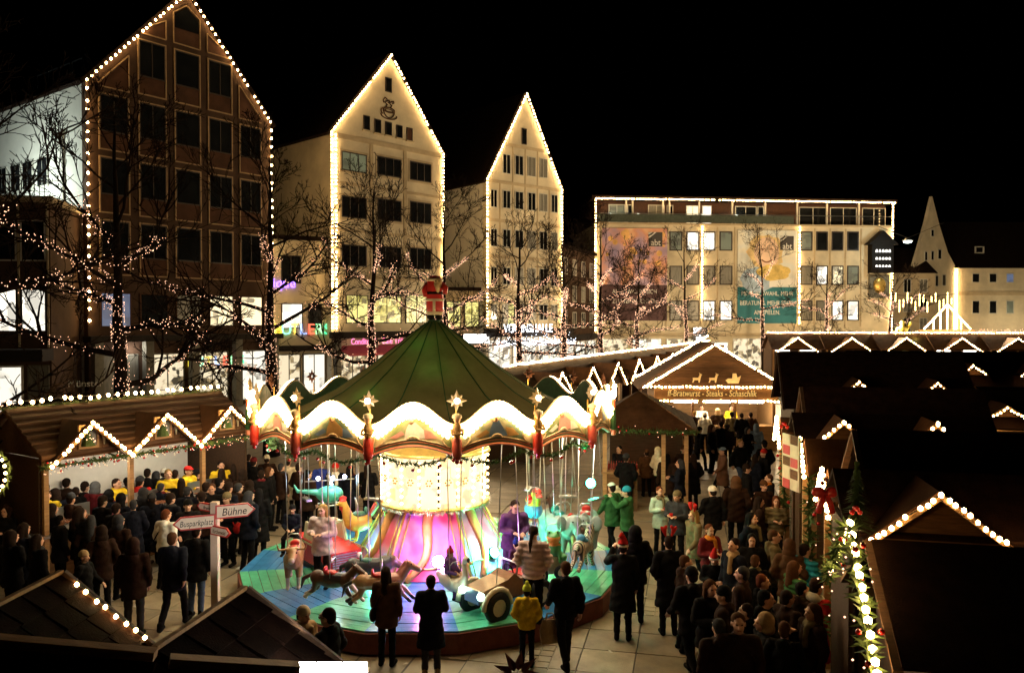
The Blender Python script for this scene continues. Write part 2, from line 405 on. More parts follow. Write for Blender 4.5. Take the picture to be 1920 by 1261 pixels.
# ---- house 1: tall brown framed gable
A1, B1 = (-21.4 * K, 40.4 * K), (-14.8 * K, 49.3 * K)
t1, an1, L1 = gable_house('gabled_house', 'tall brown gabled house with a grid of pale framed panels', A1, B1, 19.1, 25.95, 13, M['brown2'], M['rooft'], M['plaster_white'])
cols = [(.055, .20), (.243, .388), (.428, .572), (.612, .757), (.797, .937)]
rows = [(19.0, 22.3), (15.35, 18.6), (11.75, 15.0), (8.2, 11.4)]
for ci, (a, b) in enumerate(cols):
    for ri, (z0, z1) in enumerate(rows):
        x0, x1 = a * L1, b * L1
        top = 19.1 + (25.95 - 19.1) * (1 - abs((a + b) / 2 - .5) / .5)
        edge = 19.1 + (25.95 - 19.1) * (1 - (max(abs(a - .5), abs(b - .5))) / .5) - .7
        if ri == 0 and ci in (0, 4): # sloping corner panels
            xin, xo = (x1, x0) if ci == 0 else (x0, x1)
            zi = 19.1 + 6.85 * (1 - abs(xin / L1 - .5) / .5) - .75; zo = 19.1 + 6.85 * (1 - abs(xo / L1 - .5) / .5) - .75
            MB().prism([(xo, 18.95), (xin, 18.95), (xin, zi), (xo, max(zo, 19.0))], (0, -.012, 0), (1, 0, 0), (0, 0, 1), (0, .02, 0)).build('panel', M['brown'], t1)
            f = MB()
            for p, q in (((xo, 18.95), (xin, 18.95)), ((xin, 18.95), (xin, zi)), ((xin, zi), (xo, max(zo, 19.0)))):
                f.bar((p[0], -.03, p[1]), (q[0], -.03, q[1]), .06, .09, (0, 1, 0))
            f.build('panel_frame', M['pale_edge'], t1); continue
        f = MB(); f.ring(x0, z0, x1, z1, -.07, 0, .075); f.build('panel_frame', M['pale_edge'], t1)
        MB().box(x0 + .075, -.02, z0 + .075, x1 - .075, .01, z0 + (z1 - z0) * .33).build('panel', M['brown'], t1)
        window(t1, x0 + .08, z0 + (z1 - z0) * .33 + .01, x1 - .08, z1 - .08, M['glass'], mull=2 if ci != 2 else 1, fw=.06)
for ci in (1, 2, 3): # attic triangles and top window
    a, b = cols[ci]; x0, x1 = a * L1, b * L1
    if ci == 2:
        MB().box(x0 + .08, -.02, 22.75, x1 - .08, .01, 23.6).build('panel', M['brown'], t1)
        f = MB()
        xm = L1 / 2; pts = [(x0, 22.65), (x1, 22.65), (x1, 24.5), (xm, 25.15), (x0, 24.5)]
        for p, q in zip(pts, pts[1:] + pts[:1]): f.bar((p[0], -.03, p[1]), (q[0], -.03, q[1]), .06, .09, (0, 1, 0))
        w = f.build('window', M['pale_edge'], t1)
        MB().prism([(x0 + .1, 23.6), (x1 - .1, 23.6), (x1 - .1, 24.4), (xm, 25.0), (x0 + .1, 24.4)], (0, -.03, 0), (1, 0, 0), (0, 0, 1), (0, .04, 0)).build('pane', M['glass'], w)
    else:
        xin, xo = (x1, x0) if ci == 1 else (x0, x1)
        zi = 19.1 + 6.85 * (1 - abs(xin / L1 - .5) / .5) - .6
        MB().prism([(xo + (.15 if ci == 1 else -.15), 22.65), (xin, 22.65), (xin, zi)], (0, -.012, 0), (1, 0, 0), (0, 0, 1), (0, .02, 0)).build('panel', M['brown'], t1)
        f = MB()
        for p, q in (((xo, 22.65), (xin, 22.65)), ((xin, 22.65), (xin, zi)), ((xin, zi), (xo, 22.75))): f.bar((p[0], -.03, p[1]), (q[0], -.03, q[1]), .06, .09, (0, 1, 0))
        f.build('panel_frame', M['pale_edge'], t1)
for ci, pm in enumerate(('lit_b', 'glass', 'glass_grey', 'lit', 'lit')):
    a, b = cols[ci]; window(t1, a * L1, 5.2, b * L1, 7.2, M[pm], frame=M['brown'], mull=1)
MB().box(-.3, -.9, 4.35, L1 + .3, 0, 4.7).build('canopy', M['awn'], t1)
for fx in (.02, .26, .5, .75, .98): MB().box(fx * L1 - .25, -.75, 0, fx * L1 + .25, -.3, 4.35).build('arcade_column', M['concrete'], t1)
for k, (a, b, m) in enumerate(((.03, .23, 'glass_grey'), (.29, .47, 'shop'), (.53, .72, 'shop'), (.78, .96, 'shop_w'))):
    window(t1, a * L1, .25, b * L1, 3.6, M[m], M['concrete'], .09, 2, 0, -.02, 'shop_window')
def letters(s, cols_, size, root, x, z, y=-.12, gap=.78):
    for i, ch in enumerate(s):
        text(ch, size, cols_[i % len(cols_)], root, upright(x + i * size * gap, y, z), 'letter', .05)
LC = [emat('neon_' + n, c, 2.2) for n, c in (('yellow', (1, .8, .05)), ('mint', (.25, .9, .55)), ('amber', (1, .72, .1)), ('blue', (.35, .5, 1)), ('red', (1, .12, .06)), ('green', (.35, .9, .4)), ('jade', (.05, .75, .3)))]
x, z = onplane(A1, an1, 358, 679, .1); letters('BUTLERS', LC, .85, t1, x, z, gap=.72)
lamp('shop_lamp', (2.4, -.5, 3.9), 60, (1, .95, .85), .15, t1)
P1 = [(.02, -.12, 19.1), (L1 / 2, -.22, 25.95), (L1 - .02, -.12, 19.1)]
bulb_string('string of globe bulbs outlining the tall brown gabled house', (A1[0], A1[1], 0), an1, [P1], .40, .07, M['bulb_big'], True)
for xx, nm in ((.02, 'left'), (L1 - .02, 'right')): bulb_string('globe bulbs down the %s edge of the tall brown gabled house' % nm, (A1[0], A1[1], 0), an1, [[(xx, -.12, 5.0), (xx, -.12, 18.6)]], .60, .08, M['bulb_big'], True)
# left side wall of house 1: windows, drainpipe
sx = MB(); sx.box(-.14, 2.6, 4, -.02, 2.72, 16.6); sx.build('drainpipe', M['wframe_l'], t1)
for y0 in (4.6, 6.6, 8.3, 10.3):
    q = MB(); q.box(-.1, y0, 13.6, -.0, y0 + 1.35, 15.4); w = q.build('window', M['wframe_l'], t1)
    MB().box(-.13, y0 + .08, 13.7, -.09, y0 + .62, 15.32).box(-.13, y0 + .72, 13.7, -.09, y0 + 1.27, 15.32).build('pane', M['glass'], w)
sol = MB()
for i in range(4):
    for p, q in (((0, 0), (0, .9)), ((0, .9), (1, .9)), ((1, .9), (1, 0))): sol.bar((.4, 1.2 + i * 1.5 + p[0] * 1.2, 19.75 + p[1]), (.4, 1.2 + i * 1.5 + q[0] * 1.2, 19.75 + q[1]), .05, .05)
sol.build('snow_guard', M['steel'], t1)
lamp('facade_lamp', (-3.6, 4.5, 12.6), 1900, (.86, 1, .93), .2, t1)
# ---- low block left of house 1
A0, a0 = (-35.0, 41.0), math.radians(38)
t0 = thing('office_block', 'low office block with lit windows and a white shop left of the brown house', 'building', (-25.8, 40.6, 0), math.radians(12))
# (frontage runs to the left of house 1, a little in front of its side wall)
MB().box(-14, 0, 0, 2.2, 6, 11.6).build('wall', M['brown2'], t0)
MB().box(-14.2, -.25, 11.6, 2.4, 6.2, 11.9).build('cornice', M['plaster_trim'], t0)
r = MB()
for i in range(70): r.box(-13.9 + i * .23, -.1, 11.9, -13.87 + i * .23, -.07, 12.9)
r.box(-14, -.12, 12.9, 2.2, -.05, 12.97); r.build('balcony_railing', M['wframe'], t0)
for i in range(7):
    x0 = .82 - i * 1.35
    window(t0, x0, 8.6, x0 + 1.18, 10.7, M['glass'], M['wframe_l'], mull=1)
    window(t0, x0, 5.0, x0 + 1.18, 7.2, M['lit_w'] if i < 2 else M['lit'], M['wframe'], mull=1)
    MB().box(x0 + 1.22, -.08, 4.2, x0 + 1.31, 0, 11.5).build('pilaster', M['plaster_trim'], t0)
MB().box(-14.2, -1.6, 3.55, 2.3, 0, 4.15).build('canopy', M['awn'], t0)
window(t0, -6.5, .1, .9, 3.3, M['shop_w'], M['white'], .1, 1, 0, -.02, 'shop_window')
window(t0, 1.1, .1, 2.1, 3.3, M['glass_grey'], M['concrete'], .08, 2, 0, -.02, 'shop_window')
x, z = onplane((-25.8, 40.6), math.radians(12), 172, 719, .1); text('Münster', .5, M['white'], t0, upright(x - .3, -.1, z))
# ---- house 2: cream gable with coffee cup
A2, B2 = (-11.6 * K, 51.4 * K), (-5.06 * K, 58.4 * K)
t2, an2, L2 = gable_house('gabled_house', 'cream gabled house with a coffee cup emblem and three wide windows a floor', A2, B2, 19.1, 25.75, 13, M['plaster'], M['rooft'], M['plaster'])
def W2(u0, v0, u1, v1, *a, **k): return window(t2, *R4(A2, an2, u0, v0, u1, v1), *a, **k)
for v0, v1, dv in ((290, 325, 9), (372, 412, 5), (462, 502, 3)):
    for k, (u0, u1) in enumerate(((640, 687), (707, 752), (768, 808))):
        W2(u0, v0 + dv * k - 3, u1, v1 + dv * k - 3, M['lit_g'] if (v0 == 290 and k == 0) else (M['lit_b'] if v0 == 290 and k == 2 and 0 else M['glass']), mull=3, surround=M['plaster_trim'])
for (u0, v0, u1, v1) in ((681, 217, 693, 244), (702, 224, 714, 250), (722, 229, 734, 254), (743, 235, 754, 259), (762, 240, 773, 264)):
    W2(u0, v0, u1, v1, M['glass'] if u0 != 762 else M['brown'], fw=.05, sill=True)
W2(722, 146, 734, 173, M['glass'], fw=.06)
tr = MB()
for z0, z1 in ((18.75, 19.1), (15.45, 15.65), (12.05, 12.25), (8.65, 8.95)): tr.box(.1, -.09, z0, L2 - .1, .0, z1)
for fx in (.335, .635): tr.box(fx * L2 - .14, -.06, 8.95, fx * L2 + .14, 0, 18.75)
tr.build('cornice', M['plaster_trim'], t2)
for (u0, u1) in ((648, 690), (697, 752), (760, 800), (805, 826)): W2(u0, 553, u1, 606, M['lit_y'], mull=2)
MB().box(-.2, -1.3, 4.3, L2 + .2, 0, 4.75).build('canopy', M['awn'], t2)
for k, (a, b) in enumerate(((.03, .3), (.34, .62), (.66, .97))): window(t2, a * L2, .2, b * L2, 3.3, M['shop'], M['concrete'], .09, 2, 0, -.02, 'shop_window')
for fx in (.015, .32, .64, .985): MB().box(fx * L2 - .2, -.7, 0, fx * L2 + .2, -.3, 4.3).build('arcade_column', M['concrete'], t2)
PK = emat('neon_pink', (1, .16, .42), 2.6)
x, z = onplane(A2, an2, 645, 659, .5); text('Cafe Tröglen', .62, PK, t2, upright(x + 4.2, -1.36, 4.05), sx=.9)
text('Conditorei', .62, PK, t2, upright(x + 1.1, -1.36, 4.05), sx=.8)
aw = MB(); aw.add([(.2, -.1, 3.75), (L2 - .2, -.1, 3.75), (L2 - .2, -1.9, 3.1), (.2, -1.9, 3.1), (.2, -.1, 3.7), (L2 - .2, -.1, 3.7), (L2 - .2, -1.9, 3.05), (.2, -1.9, 3.05)], [(0, 1, 2, 3), (7, 6, 5, 4), (3, 2, 6, 7)])
aw.build('awning', mat('pink_awning', (.45, .10, .13), .8), t2)
# coffee cup emblem: raised brown lines
x, z = onplane(A2, an2, 729, 207); cup = MB(); sc = .95
def curve(pts, r=.045): cup.tube([(x + a * sc, -.05, z + b * sc) for a, b in pts], r, 5)
def arc(cx, cz, rx, rz_, a, b, n=14): return [(cx + rx * math.cos(lerp(a, b, i / n)), cz + rz_ * math.sin(lerp(a, b, i / n))) for i in range(n + 1)]
curve(arc(0, 0, .55, .2, 0, 2 * PI, 20)); curve(arc(0, 0, .55, .62, PI, 2 * PI)); curve(arc(-.02, -.42, .8, .3, -PI * 1.05, PI * .08, 18)); curve(arc(-.6, -.15, .2, .22, PI * .5, PI * 1.5, 8))
curve(arc(0, -.03, .4, .1, 0, 2 * PI, 14), .03)
for dx in (-.3, .15): curve([(dx, .25), (dx + .12, .4), (dx - .1, .55), (dx + .1, .72), (dx + .3, .8), (dx + .35, .65), (dx + .2, .58)])
curve([(-.5, .5), (-.6, .7), (-.4, .95), (-.2, .85)])
cup.build('coffee_cup_emblem', M['brown'], t2)
P2 = [(.02, -.14, 5.0), (.02, -.14, 19.1), (L2 / 2, -.24, 25.75), (L2 - .02, -.14, 19.1), (L2 - .02, -.14, 9.2)]
bulb_string('dense bulb string outlining the cream house with the coffee cup', (A2[0], A2[1], 0), an2, [P2, [(.35, -.14, 5.0), (.35, -.14, 18.9)]], .27, .068, M['bulb_big'], False)
# ---- connecting block between houses 1 and 2
def link_block(label, P, Q, h, wallm, name='low_building'):
    ang = math.atan2(Q[1] - P[1], Q[0] - P[0]); L = math.hypot(Q[0] - P[0], Q[1] - P[1])
    t = thing(name, label, 'building', (P[0], P[1], 0), ang)
    MB().box(0, 0, 0, L, 8, h).build('wall', wallm, t)
    MB().box(-.05, -.25, h, L + .05, 8.2, h + .3).build('roof', M['rooft'], t)
    return t, ang, L
C12 = (B1[0] - .2, B1[1] + 1.2); D12 = (A2[0] - .4, A2[1] + .6)
t12, a12, L12 = link_block('low building with rainbow shop letters between the brown and cream houses', C12, D12, 11.3, M['plaster'])
window(t12, .5, 8.2, 1.9, 10.2, M['glass'], mull=2)
window(t12, .5, 5.0, 2.0, 6.8, M['lit_w'], mull=1); window(t12, 2.4, 5.0, 3.4, 6.8, M['glass'], mull=1)
MB().box(0, -1.2, 3.45, L12, 0, 3.8).build('canopy', M['awn'], t12)
window(t12, .2, .2, L12 * .48, 3.2, M['shop'], M['concrete'], .08, 2, 0, -.02, 'shop_window'); window(t12, L12 * .52, .2, L12 - .2, 3.2, M['shop_w'], M['concrete'], .08, 2, 0, -.02, 'shop_window')
x, z = onplane(C12, a12, 524, 618, .1); letters('BÜTLERS', LC, 1.1, t12, x - .1, z, gap=.53)
x, z = onplane(C12, a12, 533, 531, .1); text('ique', .95, emat('neon_violet', (.22, .10, 1), 6), t12, upright(x, -.12, z))
# ---- house 3: narrow gable with many small windows
A3, B3 = (-1.94 * K, 60.6 * K), (4.02 * K, 65.6 * K)
t3, an3, L3 = gable_house('gabled_house', 'narrow cream gabled house with four rows of small shuttered windows', A3, B3, 17.5, 25.4, 12, M['plaster'], M['rooft'], M['plaster_white'])
def W3(u0, v0, u1, v1, *a, **k): return window(t3, *R4(A3, an3, u0, v0, u1, v1), *a, **k)
c3 = ((919, 932), (942, 957), (965, 981), (989, 1004), (1011, 1026), (1033, 1045))
rnd = random.Random(5)
for ri, (v0, v1) in enumerate(((293, 330), (360, 394), (432, 466), (502, 535), (570, 600))):
    for ci, (u0, u1) in enumerate(c3):
        if ri == 0 and ci in (0, 5): continue
        dv = (ci - 2.5) * (2.6 - ri * .6)
        pm = M['glass_grey'] if (ri == 0 and ci > 2) or rnd.random() < .25 else M['glass']
        W3(u0, v0 + dv, u1, v1 + dv, pm, M['wframe_l'], .055, 2)
W3(978, 241, 987, 271, M['glass'], fw=.06)
tr = MB()
for k in range(5): tr.box((.17 + k * .165) * L3 - .06, -.05, 5.2, (.17 + k * .165) * L3 + .06, 0, 17.4 + (3.3 if 0 < k < 4 else 0))
for z0 in (20.6, 17.3, 14.0, 10.9, 7.9): tr.box(.1 if z0 < 18 else L3 * .24, -.045, z0, L3 - .1 if z0 < 18 else L3 * .76, -.0, z0 + .28)
tr.build('pilaster', M['plaster_trim'], t3)
MB().box(-.3, -1.4, 4.2, L3 + .3, 0, 4.9).build('canopy', M['awn'], t3)
for k, (a, b) in enumerate(((.02, .3), (.33, .64), (.67, .98))): window(t3, a * L3, .2, b * L3, 3.9, M['shop_w'], M['white'], .09, 2, 0, -.02, 'shop_window')
NW = emat('neon_white', (.85, .9, 1), 6)
x, z = onplane(A3, an3, 990, 616, 1.4); text('VEREINSHALLE', 1.0, NW, t3, upright(x, -1.5, z), sx=.85)
x, z = onplane(A3, an3, 990, 640, 1.4); rr = random.Random(8); ic = MB()
for i in range(420): ic.octa((rr.uniform(-.2, L3 + .2), -1.45 - rr.random() * .3, z - .35 + abs(rr.gauss(0, .35))), .045)
q = thing('icicle_lights', 'curtain of cold white fairy lights under the white hall sign', 'fairy lights', (A3[0], A3[1], 0), an3); ic.build('fairy_bulb', M['icew'], q, kind='stuff')
lamp('canopy_lamp', (L3 * .5, -2.4, z), 90, (.8, .88, 1), .3, t3)
P3 = [(.02, -.14, 5.1), (.02, -.14, 17.5), (L3 / 2, -.24, 25.4), (L3 - .02, -.14, 17.5), (L3 - .02, -.14, 5.1)]
bulb_string('bulb string outlining the narrow house with many small windows', (A3[0], A3[1], 0), an3, [P3], .30, .070, M['bulb_big'], False)
C23 = (B2[0] - .3, B2[1] + 2.2); D23 = (A3[0] - .5, A3[1] + .8)
t23, a23, L23 = link_block('low building with yellow lit upper floor between the two cream houses', C23, D23, 8.1, M['plaster_trim'])
for k in range(4): window(t23, .4 + k * 1.6, 5.0, 1.7 + k * 1.6, 7.2, M['lit_y'], mull=2)
MB().box(0, -1.2, 3.6, L23, 0, 4.4).build('canopy', M['awn'], t23)
x, z = onplane(C23, a23, 893, 635, 1.2)
MB().box(x - 1.1, -1.35, z - .35, x + 1.1, -1.2, z + .4).build('light_box_sign', emat('sign_box_white', (1, .95, .9), 4), t23)
window(t23, .3, .2, L23 * .5, 3.3, M['shop_w'], M['concrete'], .08, 2, 0, -.02, 'shop_window'); window(t23, L23 * .54, .2, L23 - .2, 3.3, M['shop'], M['concrete'], .08, 2, 0, -.02, 'shop_window')
C34 = (B3[0] + .1, B3[1] + 2); D34 = (8.06 * K - .1, 78 * K - 1)
t34, a34, L34 = link_block('dark set back block between the narrow house and the department store', C34, D34, 12.5, M['brown2'])
for i in range(3):
    for k in range(4): window(t34, .7 + k * 3, 4.8 + i * 2.6, 1.9 + k * 3, 6.4 + i * 2.6, M['glass'] if (i + k) % 3 else M['glass_grey'], M['wframe_l'], mull=2)
MB().box(0, -1, 3.7, L34, 0, 4.2).build('canopy', M['awn'], t34)
for k in range(3): window(t34, .3 + k * 4, .2, 3.9 + k * 4, 3.5, M['shop_w'], M['white'], .08, 2, 0, -.02, 'shop_window')
# ---- department store
A4, B4 = (8.06 * K, 78 * K), (38.4 * K, 81 * K)
an4 = math.atan2(B4[1] - A4[1], B4[0] - A4[0]); L4 = math.hypot(B4[0] - A4[0], B4[1] - A4[1])
t4 = thing('department_store', 'long flat roofed department store with two big banners and light strings', 'building', (A4[0], A4[1], 0), an4)
def P4(u, v, o=0): return onplane(A4, an4, u, v, o)
def W4(u0, v0, u1, v1, *a, **k): return window(t4, *R4(A4, an4, u0, v0, u1, v1), *a, **k)
zt = P4(1390, 375)[1]; zb = P4(1390, 423)[1]
MB().box(0, 0, 0, L4, 12, zb).build('wall', M['plaster'], t4)
MB().box(.2, 1.2, zb, L4 - .2, 11, zt - .15).build('attic_wall', mat('dark_attic', (.06, .026, .014), .8, var=.3), t4)
MB().box(-.4, -.35, zt - .15, L4 + .4, 11.6, zt + .25).build('roof', M['rooft'], t4)
MB().box(-.1, -.3, zb, L4 + .1, 1.2, zb + .18).build('cornice', M['plaster_trim'], t4)
rl = MB(); rl.box(.2, -.1, zb + 1.15, L4 - .2, -.04, zb + 1.22)
rl.build('balcony_railing', M['steel'], t4)
MB().box(.2, -.08, zb + .25, L4 * .66, -.05, zb + 1.1).build('balcony_glass', mat('balcony_glass', (.07, .085, .07), .12, bump=0), t4)
for u in (1175, 1187, 1244, 1256, 1312, 1374, 1436, 1496, 1552, 1612): # terrace posts
    x, z = P4(u, 400); MB().box(x - .08, .1, zb + .18, x + .08, .3, zt - .15).build('terrace_post', M['wframe_l'], t4)
for k, (u0, u1, m) in enumerate(((1141, 1172, 'lit_g'), (1176, 1186, 'glass'), (1215, 1246, 'glass_grey'), (1250, 1262, 'glass'), (1286, 1311, 'lit'), (1316, 1334, 'lit_w'), (1378, 1418, 'glass'), (1420, 1432, 'glass'), (1498, 1550, 'glass'), (1556, 1606, 'glass'), (1616, 1660, 'glass'))):
    x0 = P4(u0, 400, -1.2)[0]; x1 = P4(u1, 400, -1.2)[0]
    window(t4, x0, zb + .25, x1, zt - .5, M[m], M['wframe_l'], .08, 2 if u1 - u0 > 20 else 1, 0, 1.2, 'terrace_window')
for u, e in ((1146, 30), (1198, 30), (1384, 40), (1320, 15), (1440, 10)):
    x, z = P4(u, 408); lt = MB().ico((x, .6, zb + .9), .16).build('terrace_lamp', emat('terrace_lamp_glass', (.95, 1, .85), 18), t4); lamp('terrace_light', (x, .4, zb + .9), e, (.9, 1, .8), .15, lt)
wl = {(0, 1): 'lit_w', (0, 2): 'lit_w', (0, 3): 'lit_g', (0, 4): 'lit_g', (1, 5): 'lit_w', (1, 6): 'lit', (1, 7): 'lit_g', (2, 2): 'lit_w', (2, 3): 'lit_w', (2, 6): 'lit_w', (2, 7): 'lit_w', (0, 0): 'lit_g'}
for ri, (v0, v1) in enumerate(((434, 470), (498, 534), (563, 601))):
    for ci, (u0, u1) in enumerate(((1255, 1279), (1287, 1311), (1317, 1341), (1349, 1373), (1500, 1523), (1530, 1552), (1559, 1581), (1588, 1610))):
        W4(u0, v0, u1, v1, M[wl.get((ri, ci), 'glass' if (ri == 0) else 'glass_grey')], M['wframe'], .13)
tr = MB()
for u in (1249, 1283, 1314, 1345, 1377, 1497, 1527, 1556, 1585, 1614): x = P4(u, 500)[0]; tr.box(x - .06, -.09, P4(u, 612)[1], x + .06, 0, zb - .2)
tr.build('pilaster', M['plaster_trim'], t4)
for k in range(9):
    x0 = .4 + k * L4 / 9; window(t4, x0, .2, x0 + L4 / 9 - .5, 3.6 if k != 3 else 3.2, M['shop_w'] if k % 2 else M['shop'], M['wframe_l'], .08, 2, 0, -.02, 'shop_window')
MB().box(0, -1.0, 3.9, L4, 0, 4.15).build('canopy', M['plaster_trim'], t4)
# store logo: dark square, two white slanted stripes, white letters
LG = mat('logo_grey', (.055, .047, .045), .5, var=.1); LW = mat('logo_white', (.85, .82, .76), .5, var=.03)
LE = emat('logo_lit', (1, .97, .9), 5)
def logo(root, x, z, s, y, lit=False):
    b = MB().box(x - s / 2, y - .05, z - s / 2, x + s / 2, y, z + s / 2).build('store_logo', LG, root)
    w = LE if lit else LW; q = MB()
    for o in (0, .27): q.prism([(x - s * .5, z + s * (.05 + o)), (x - s * .5, z + s * (.2 + o)), (x - s * (.2 - o * .0) + s * (.27 - o), z + s * .5), (x - s * .36 + s * (.27 - o), z + s * .5)], (0, y - .06, 0), (1, 0, 0), (0, 0, 1), (0, .015, 0))
    q.build('logo_stripe', w, b)
    text('abt', s * .62, w, b, upright(x + s * .02, y - .065, z - s * .24), sx=.9)
def banner(label, u0, v0, u1, v1, vs, topm, botm, bottom_lines, cat='banner'):
    x0, z0, x1, z1 = R4(A4, an4, u0, v0, u1, v1); zs = P4((u0 + u1) / 2, vs)[1]
    t = thing('banner', label, cat, (A4[0], A4[1], 0), an4)
    MB().box(x0, -.17, zs, x1, -.13, z1).build('picture_print', topm, t)
    MB().box(x0, -.17, z0, x1, -.13, zs - .01).build('text_print', botm, t)
    h = (zs - z0)
    for i, s in enumerate(bottom_lines): text(s, .68, LW, t, upright((x0 + x1) / 2, -.18, zs - .75 - i * 1.05), sx=.82)
    logo(t, *P4((u1 + (1241 - 1250 if u0 < 1200 else 1486 - 1492)) - 13, 449 if u0 < 1200 else 456), 1.55, -.18)
    return t, x0, z0, x1, z1
def blotmat(name, stops, scale):
    m, nt, b = _new(name); tc = nt.nodes.new('ShaderNodeTexCoord'); n = nt.nodes.new('ShaderNodeTexNoise'); n.inputs['Scale'].default_value = scale; n.inputs['Detail'].default_value = 3
    rp = nt.nodes.new('ShaderNodeValToRGB'); e = rp.color_ramp.elements
    for i, (p, c) in enumerate(stops):
        q = e[i] if i < 2 else e.new(p); q.position = p; q.color = (*c, 1)
    nt.links.new(tc.outputs['Object'], n.inputs['Vector']); nt.links.new(n.outputs['Fac'], rp.inputs[0]); nt.links.new(rp.outputs[0], b.inputs['Base Color']); b.inputs['Roughness'].default_value = .6
    return m
bn, x0, z0, x1, z1 = banner('violet and orange bokeh print banner on the left of the store front', 1128, 428, 1250, 601, 534,
    blotmat('bokeh_print', [(.3, (.32, .26, .46)), (.72, (.90, .66, .36)), (.45, (.56, .36, .46)), (.56, (.78, .36, .22))], .35), mat('violet_print', (.11, .055, .06), .6, var=.15, scale=.5), ['ALLES WAS SIE SICH', 'ZU WEIHNACHTEN'])
rb = random.Random(2); bk = MB()
for i in range(26):
    a, c, r = rb.uniform(x0 + .4, x1 - .4), rb.uniform(lerp(z0, z1, .5), z1 - .4), rb.uniform(.12, .38)
    bk = MB(); bk.prism([(a + r * math.cos(k * PI / 5), c + r * math.sin(k * PI / 5)) for k in range(10)], (0, -.172 - i * .0006, 0), (1, 0, 0), (0, 0, 1), (0, .0005, 0)); bk.build('bokeh_dot', mat('bokeh_orange', (.85, .50, .18), .6, var=.4, scale=.6), bn)
bn, x0, z0, x1, z1 = banner('pale banner with a laughing blond child over a turquoise text field', 1382, 432, 1493, 606, 538,
    blotmat('pale_print', [(.3, (.80, .76, .64)), (.7, (.86, .84, .76)), (.45, (.74, .76, .72)), (.58, (.86, .80, .64))], .4), mat('turquoise_print', (.035, .19, .23), .6, var=.12, scale=.5), ['MEHR AUSWAHL. MEHR', 'BERATUNG. MEHR SPASS.', 'AM SPIELEN.'])
# the printed face: hair, face, eyes, smile, yellow scarf, blue jumper
def blob2(cx, cz, rx, rz_, m, y, nm, n=22, wob=.06, sd=1):
    r_ = random.Random(sd); pts = [(cx + rx * math.cos(2 * PI * k / n) * (1 + r_.uniform(-wob, wob)), cz + rz_ * math.sin(2 * PI * k / n) * (1 + r_.uniform(-wob, wob))) for k in range(n)]
    MB().prism(pts, (0, y, 0), (1, 0, 0), (0, 0, 1), (0, .004, 0)).build(nm, m, bn)
bw = x1 - x0; bx = x0 + bw * .47
blob2(bx, z1 - 2.4, 2.1, 2.0, mat('print_blond', (.80, .60, .30), .6, var=.25, scale=2), -.178, 'printed_hair', wob=.12)
blob2(x0 + bw * .36, z0 + 4.9, 2.1, 1.4, mat('print_blue', (.42, .54, .68), .6, var=.2, scale=1.5), -.176, 'printed_jumper', wob=.1, sd=3)
blob2(bx + .1, z1 - 2.5, 1.45, 1.75, mat('print_skin', (.84, .60, .44), .6, var=.1, scale=1), -.184, 'printed_face', wob=.02)
blob2(bx + .9, z0 + 5.7, 1.9, .9, mat('print_yellow', (.72, .52, .16), .6, var=.3, scale=2), -.186, 'printed_scarf', wob=.14, sd=5)
sm = MB(); sm.tube([(bx - .5 + .1 * i, -.19, z1 - 3.25 - .28 * math.sin(PI * i / 12)) for i in range(13)], .07, 5)
for dx in (-.45, .6): sm.tube([(bx + dx - .2 + .1 * i, -.19, z1 - 2.15 + .09 * math.sin(PI * i / 4)) for i in range(5)], .06, 5)
sm.build('printed_features', mat('print_brown', (.22, .08, .04), .6), bn)
MB().prism([(x1 - 3.2, z0 + 4.0), (x1 - .3, z0 + 4.4), (x1 - .3, z0 + 5.1), (x1 - 3.2, z0 + 4.7)], (0, -.19, 0), (1, 0, 0), (0, 0, 1), (0, .003, 0)).build('printed_card', LW, bn)
x, z = P4(1313, 624, 1.0); logo(t4, x, z - .2, 1.6, -1.05, True); lamp('sign_light', (x, -1.8, z), 60, (1, .95, .85), .3, t4)
P4s = [[(.05, -.14, 4.5), (.05, -.14, zt - .3), (L4 - .05, -.5, zt - .1), (L4 - .05, -.14, 4.5)]]
for u, vb in ((1315, 595), (1497, 606)): x, z = P4(u, vb); P4s.append([(x, -.2, z), (x, -.2, zb - .2)])
P4s[0] = [(.05, -.14, 4.5), (.05, -.2, zt - .3)]; P4s.append([(.05, -.5, zt - .1), (L4 - .05, -.5, zt - .1)]); P4s.append([(L4 - .05, -.2, zt - .3), (L4 - .05, -.14, 4.5)])
bulb_string('bulb strings along the eaves and piers of the department store', (A4[0], A4[1], 0), an4, P4s, .32, .085, M['bulb_big'], False)
# wall clock house at the right end
ck = thing('carillon_house', 'black gabled carillon box with rows of small lit bells on the store', 'carillon', (A4[0], A4[1], 0), an4)
x0, z0, x1, z1 = R4(A4, an4, 1627, 478, 1667, 512); xa, za = P4(1647, 434)
MB().prism([(x0, z0), (x1, z0), (x1, z1 + 1.1), (x0, z1 + 1.1)], (0, -.9, 0), (1, 0, 0), (0, 0, 1), (0, .9, 0)).build('case', M['black'], ck)
MB().prism([(x0 - .5, z1 + 1.1), (x1 + .5, z1 + 1.1), (xa, za)], (0, -1.1, 0), (1, 0, 0), (0, 0, 1), (0, 1.1, 0)).build('roof', M['black'], ck)
be = emat('lit_bell', (1, .95, .85), 3)
for r_ in range(3):
    for c in range(5):
        zz = z1 + .35 - r_ * .82; xx = lerp(x0, x1, .2 + c * .15); h = .3 - r_ * .05
        MB().lathe([(.03, h), (.09, h * .8), (.13, 0), (.02, -.01)], 8, (xx, -.95, zz - .1)).build('bell', be, ck)
cl = thing('wall_relief', 'gilded round relief panel under the black carillon box', 'relief', (A4[0], A4[1], 0), an4)
x0, z0, x1, z1 = R4(A4, an4, 1628, 515, 1665, 558)
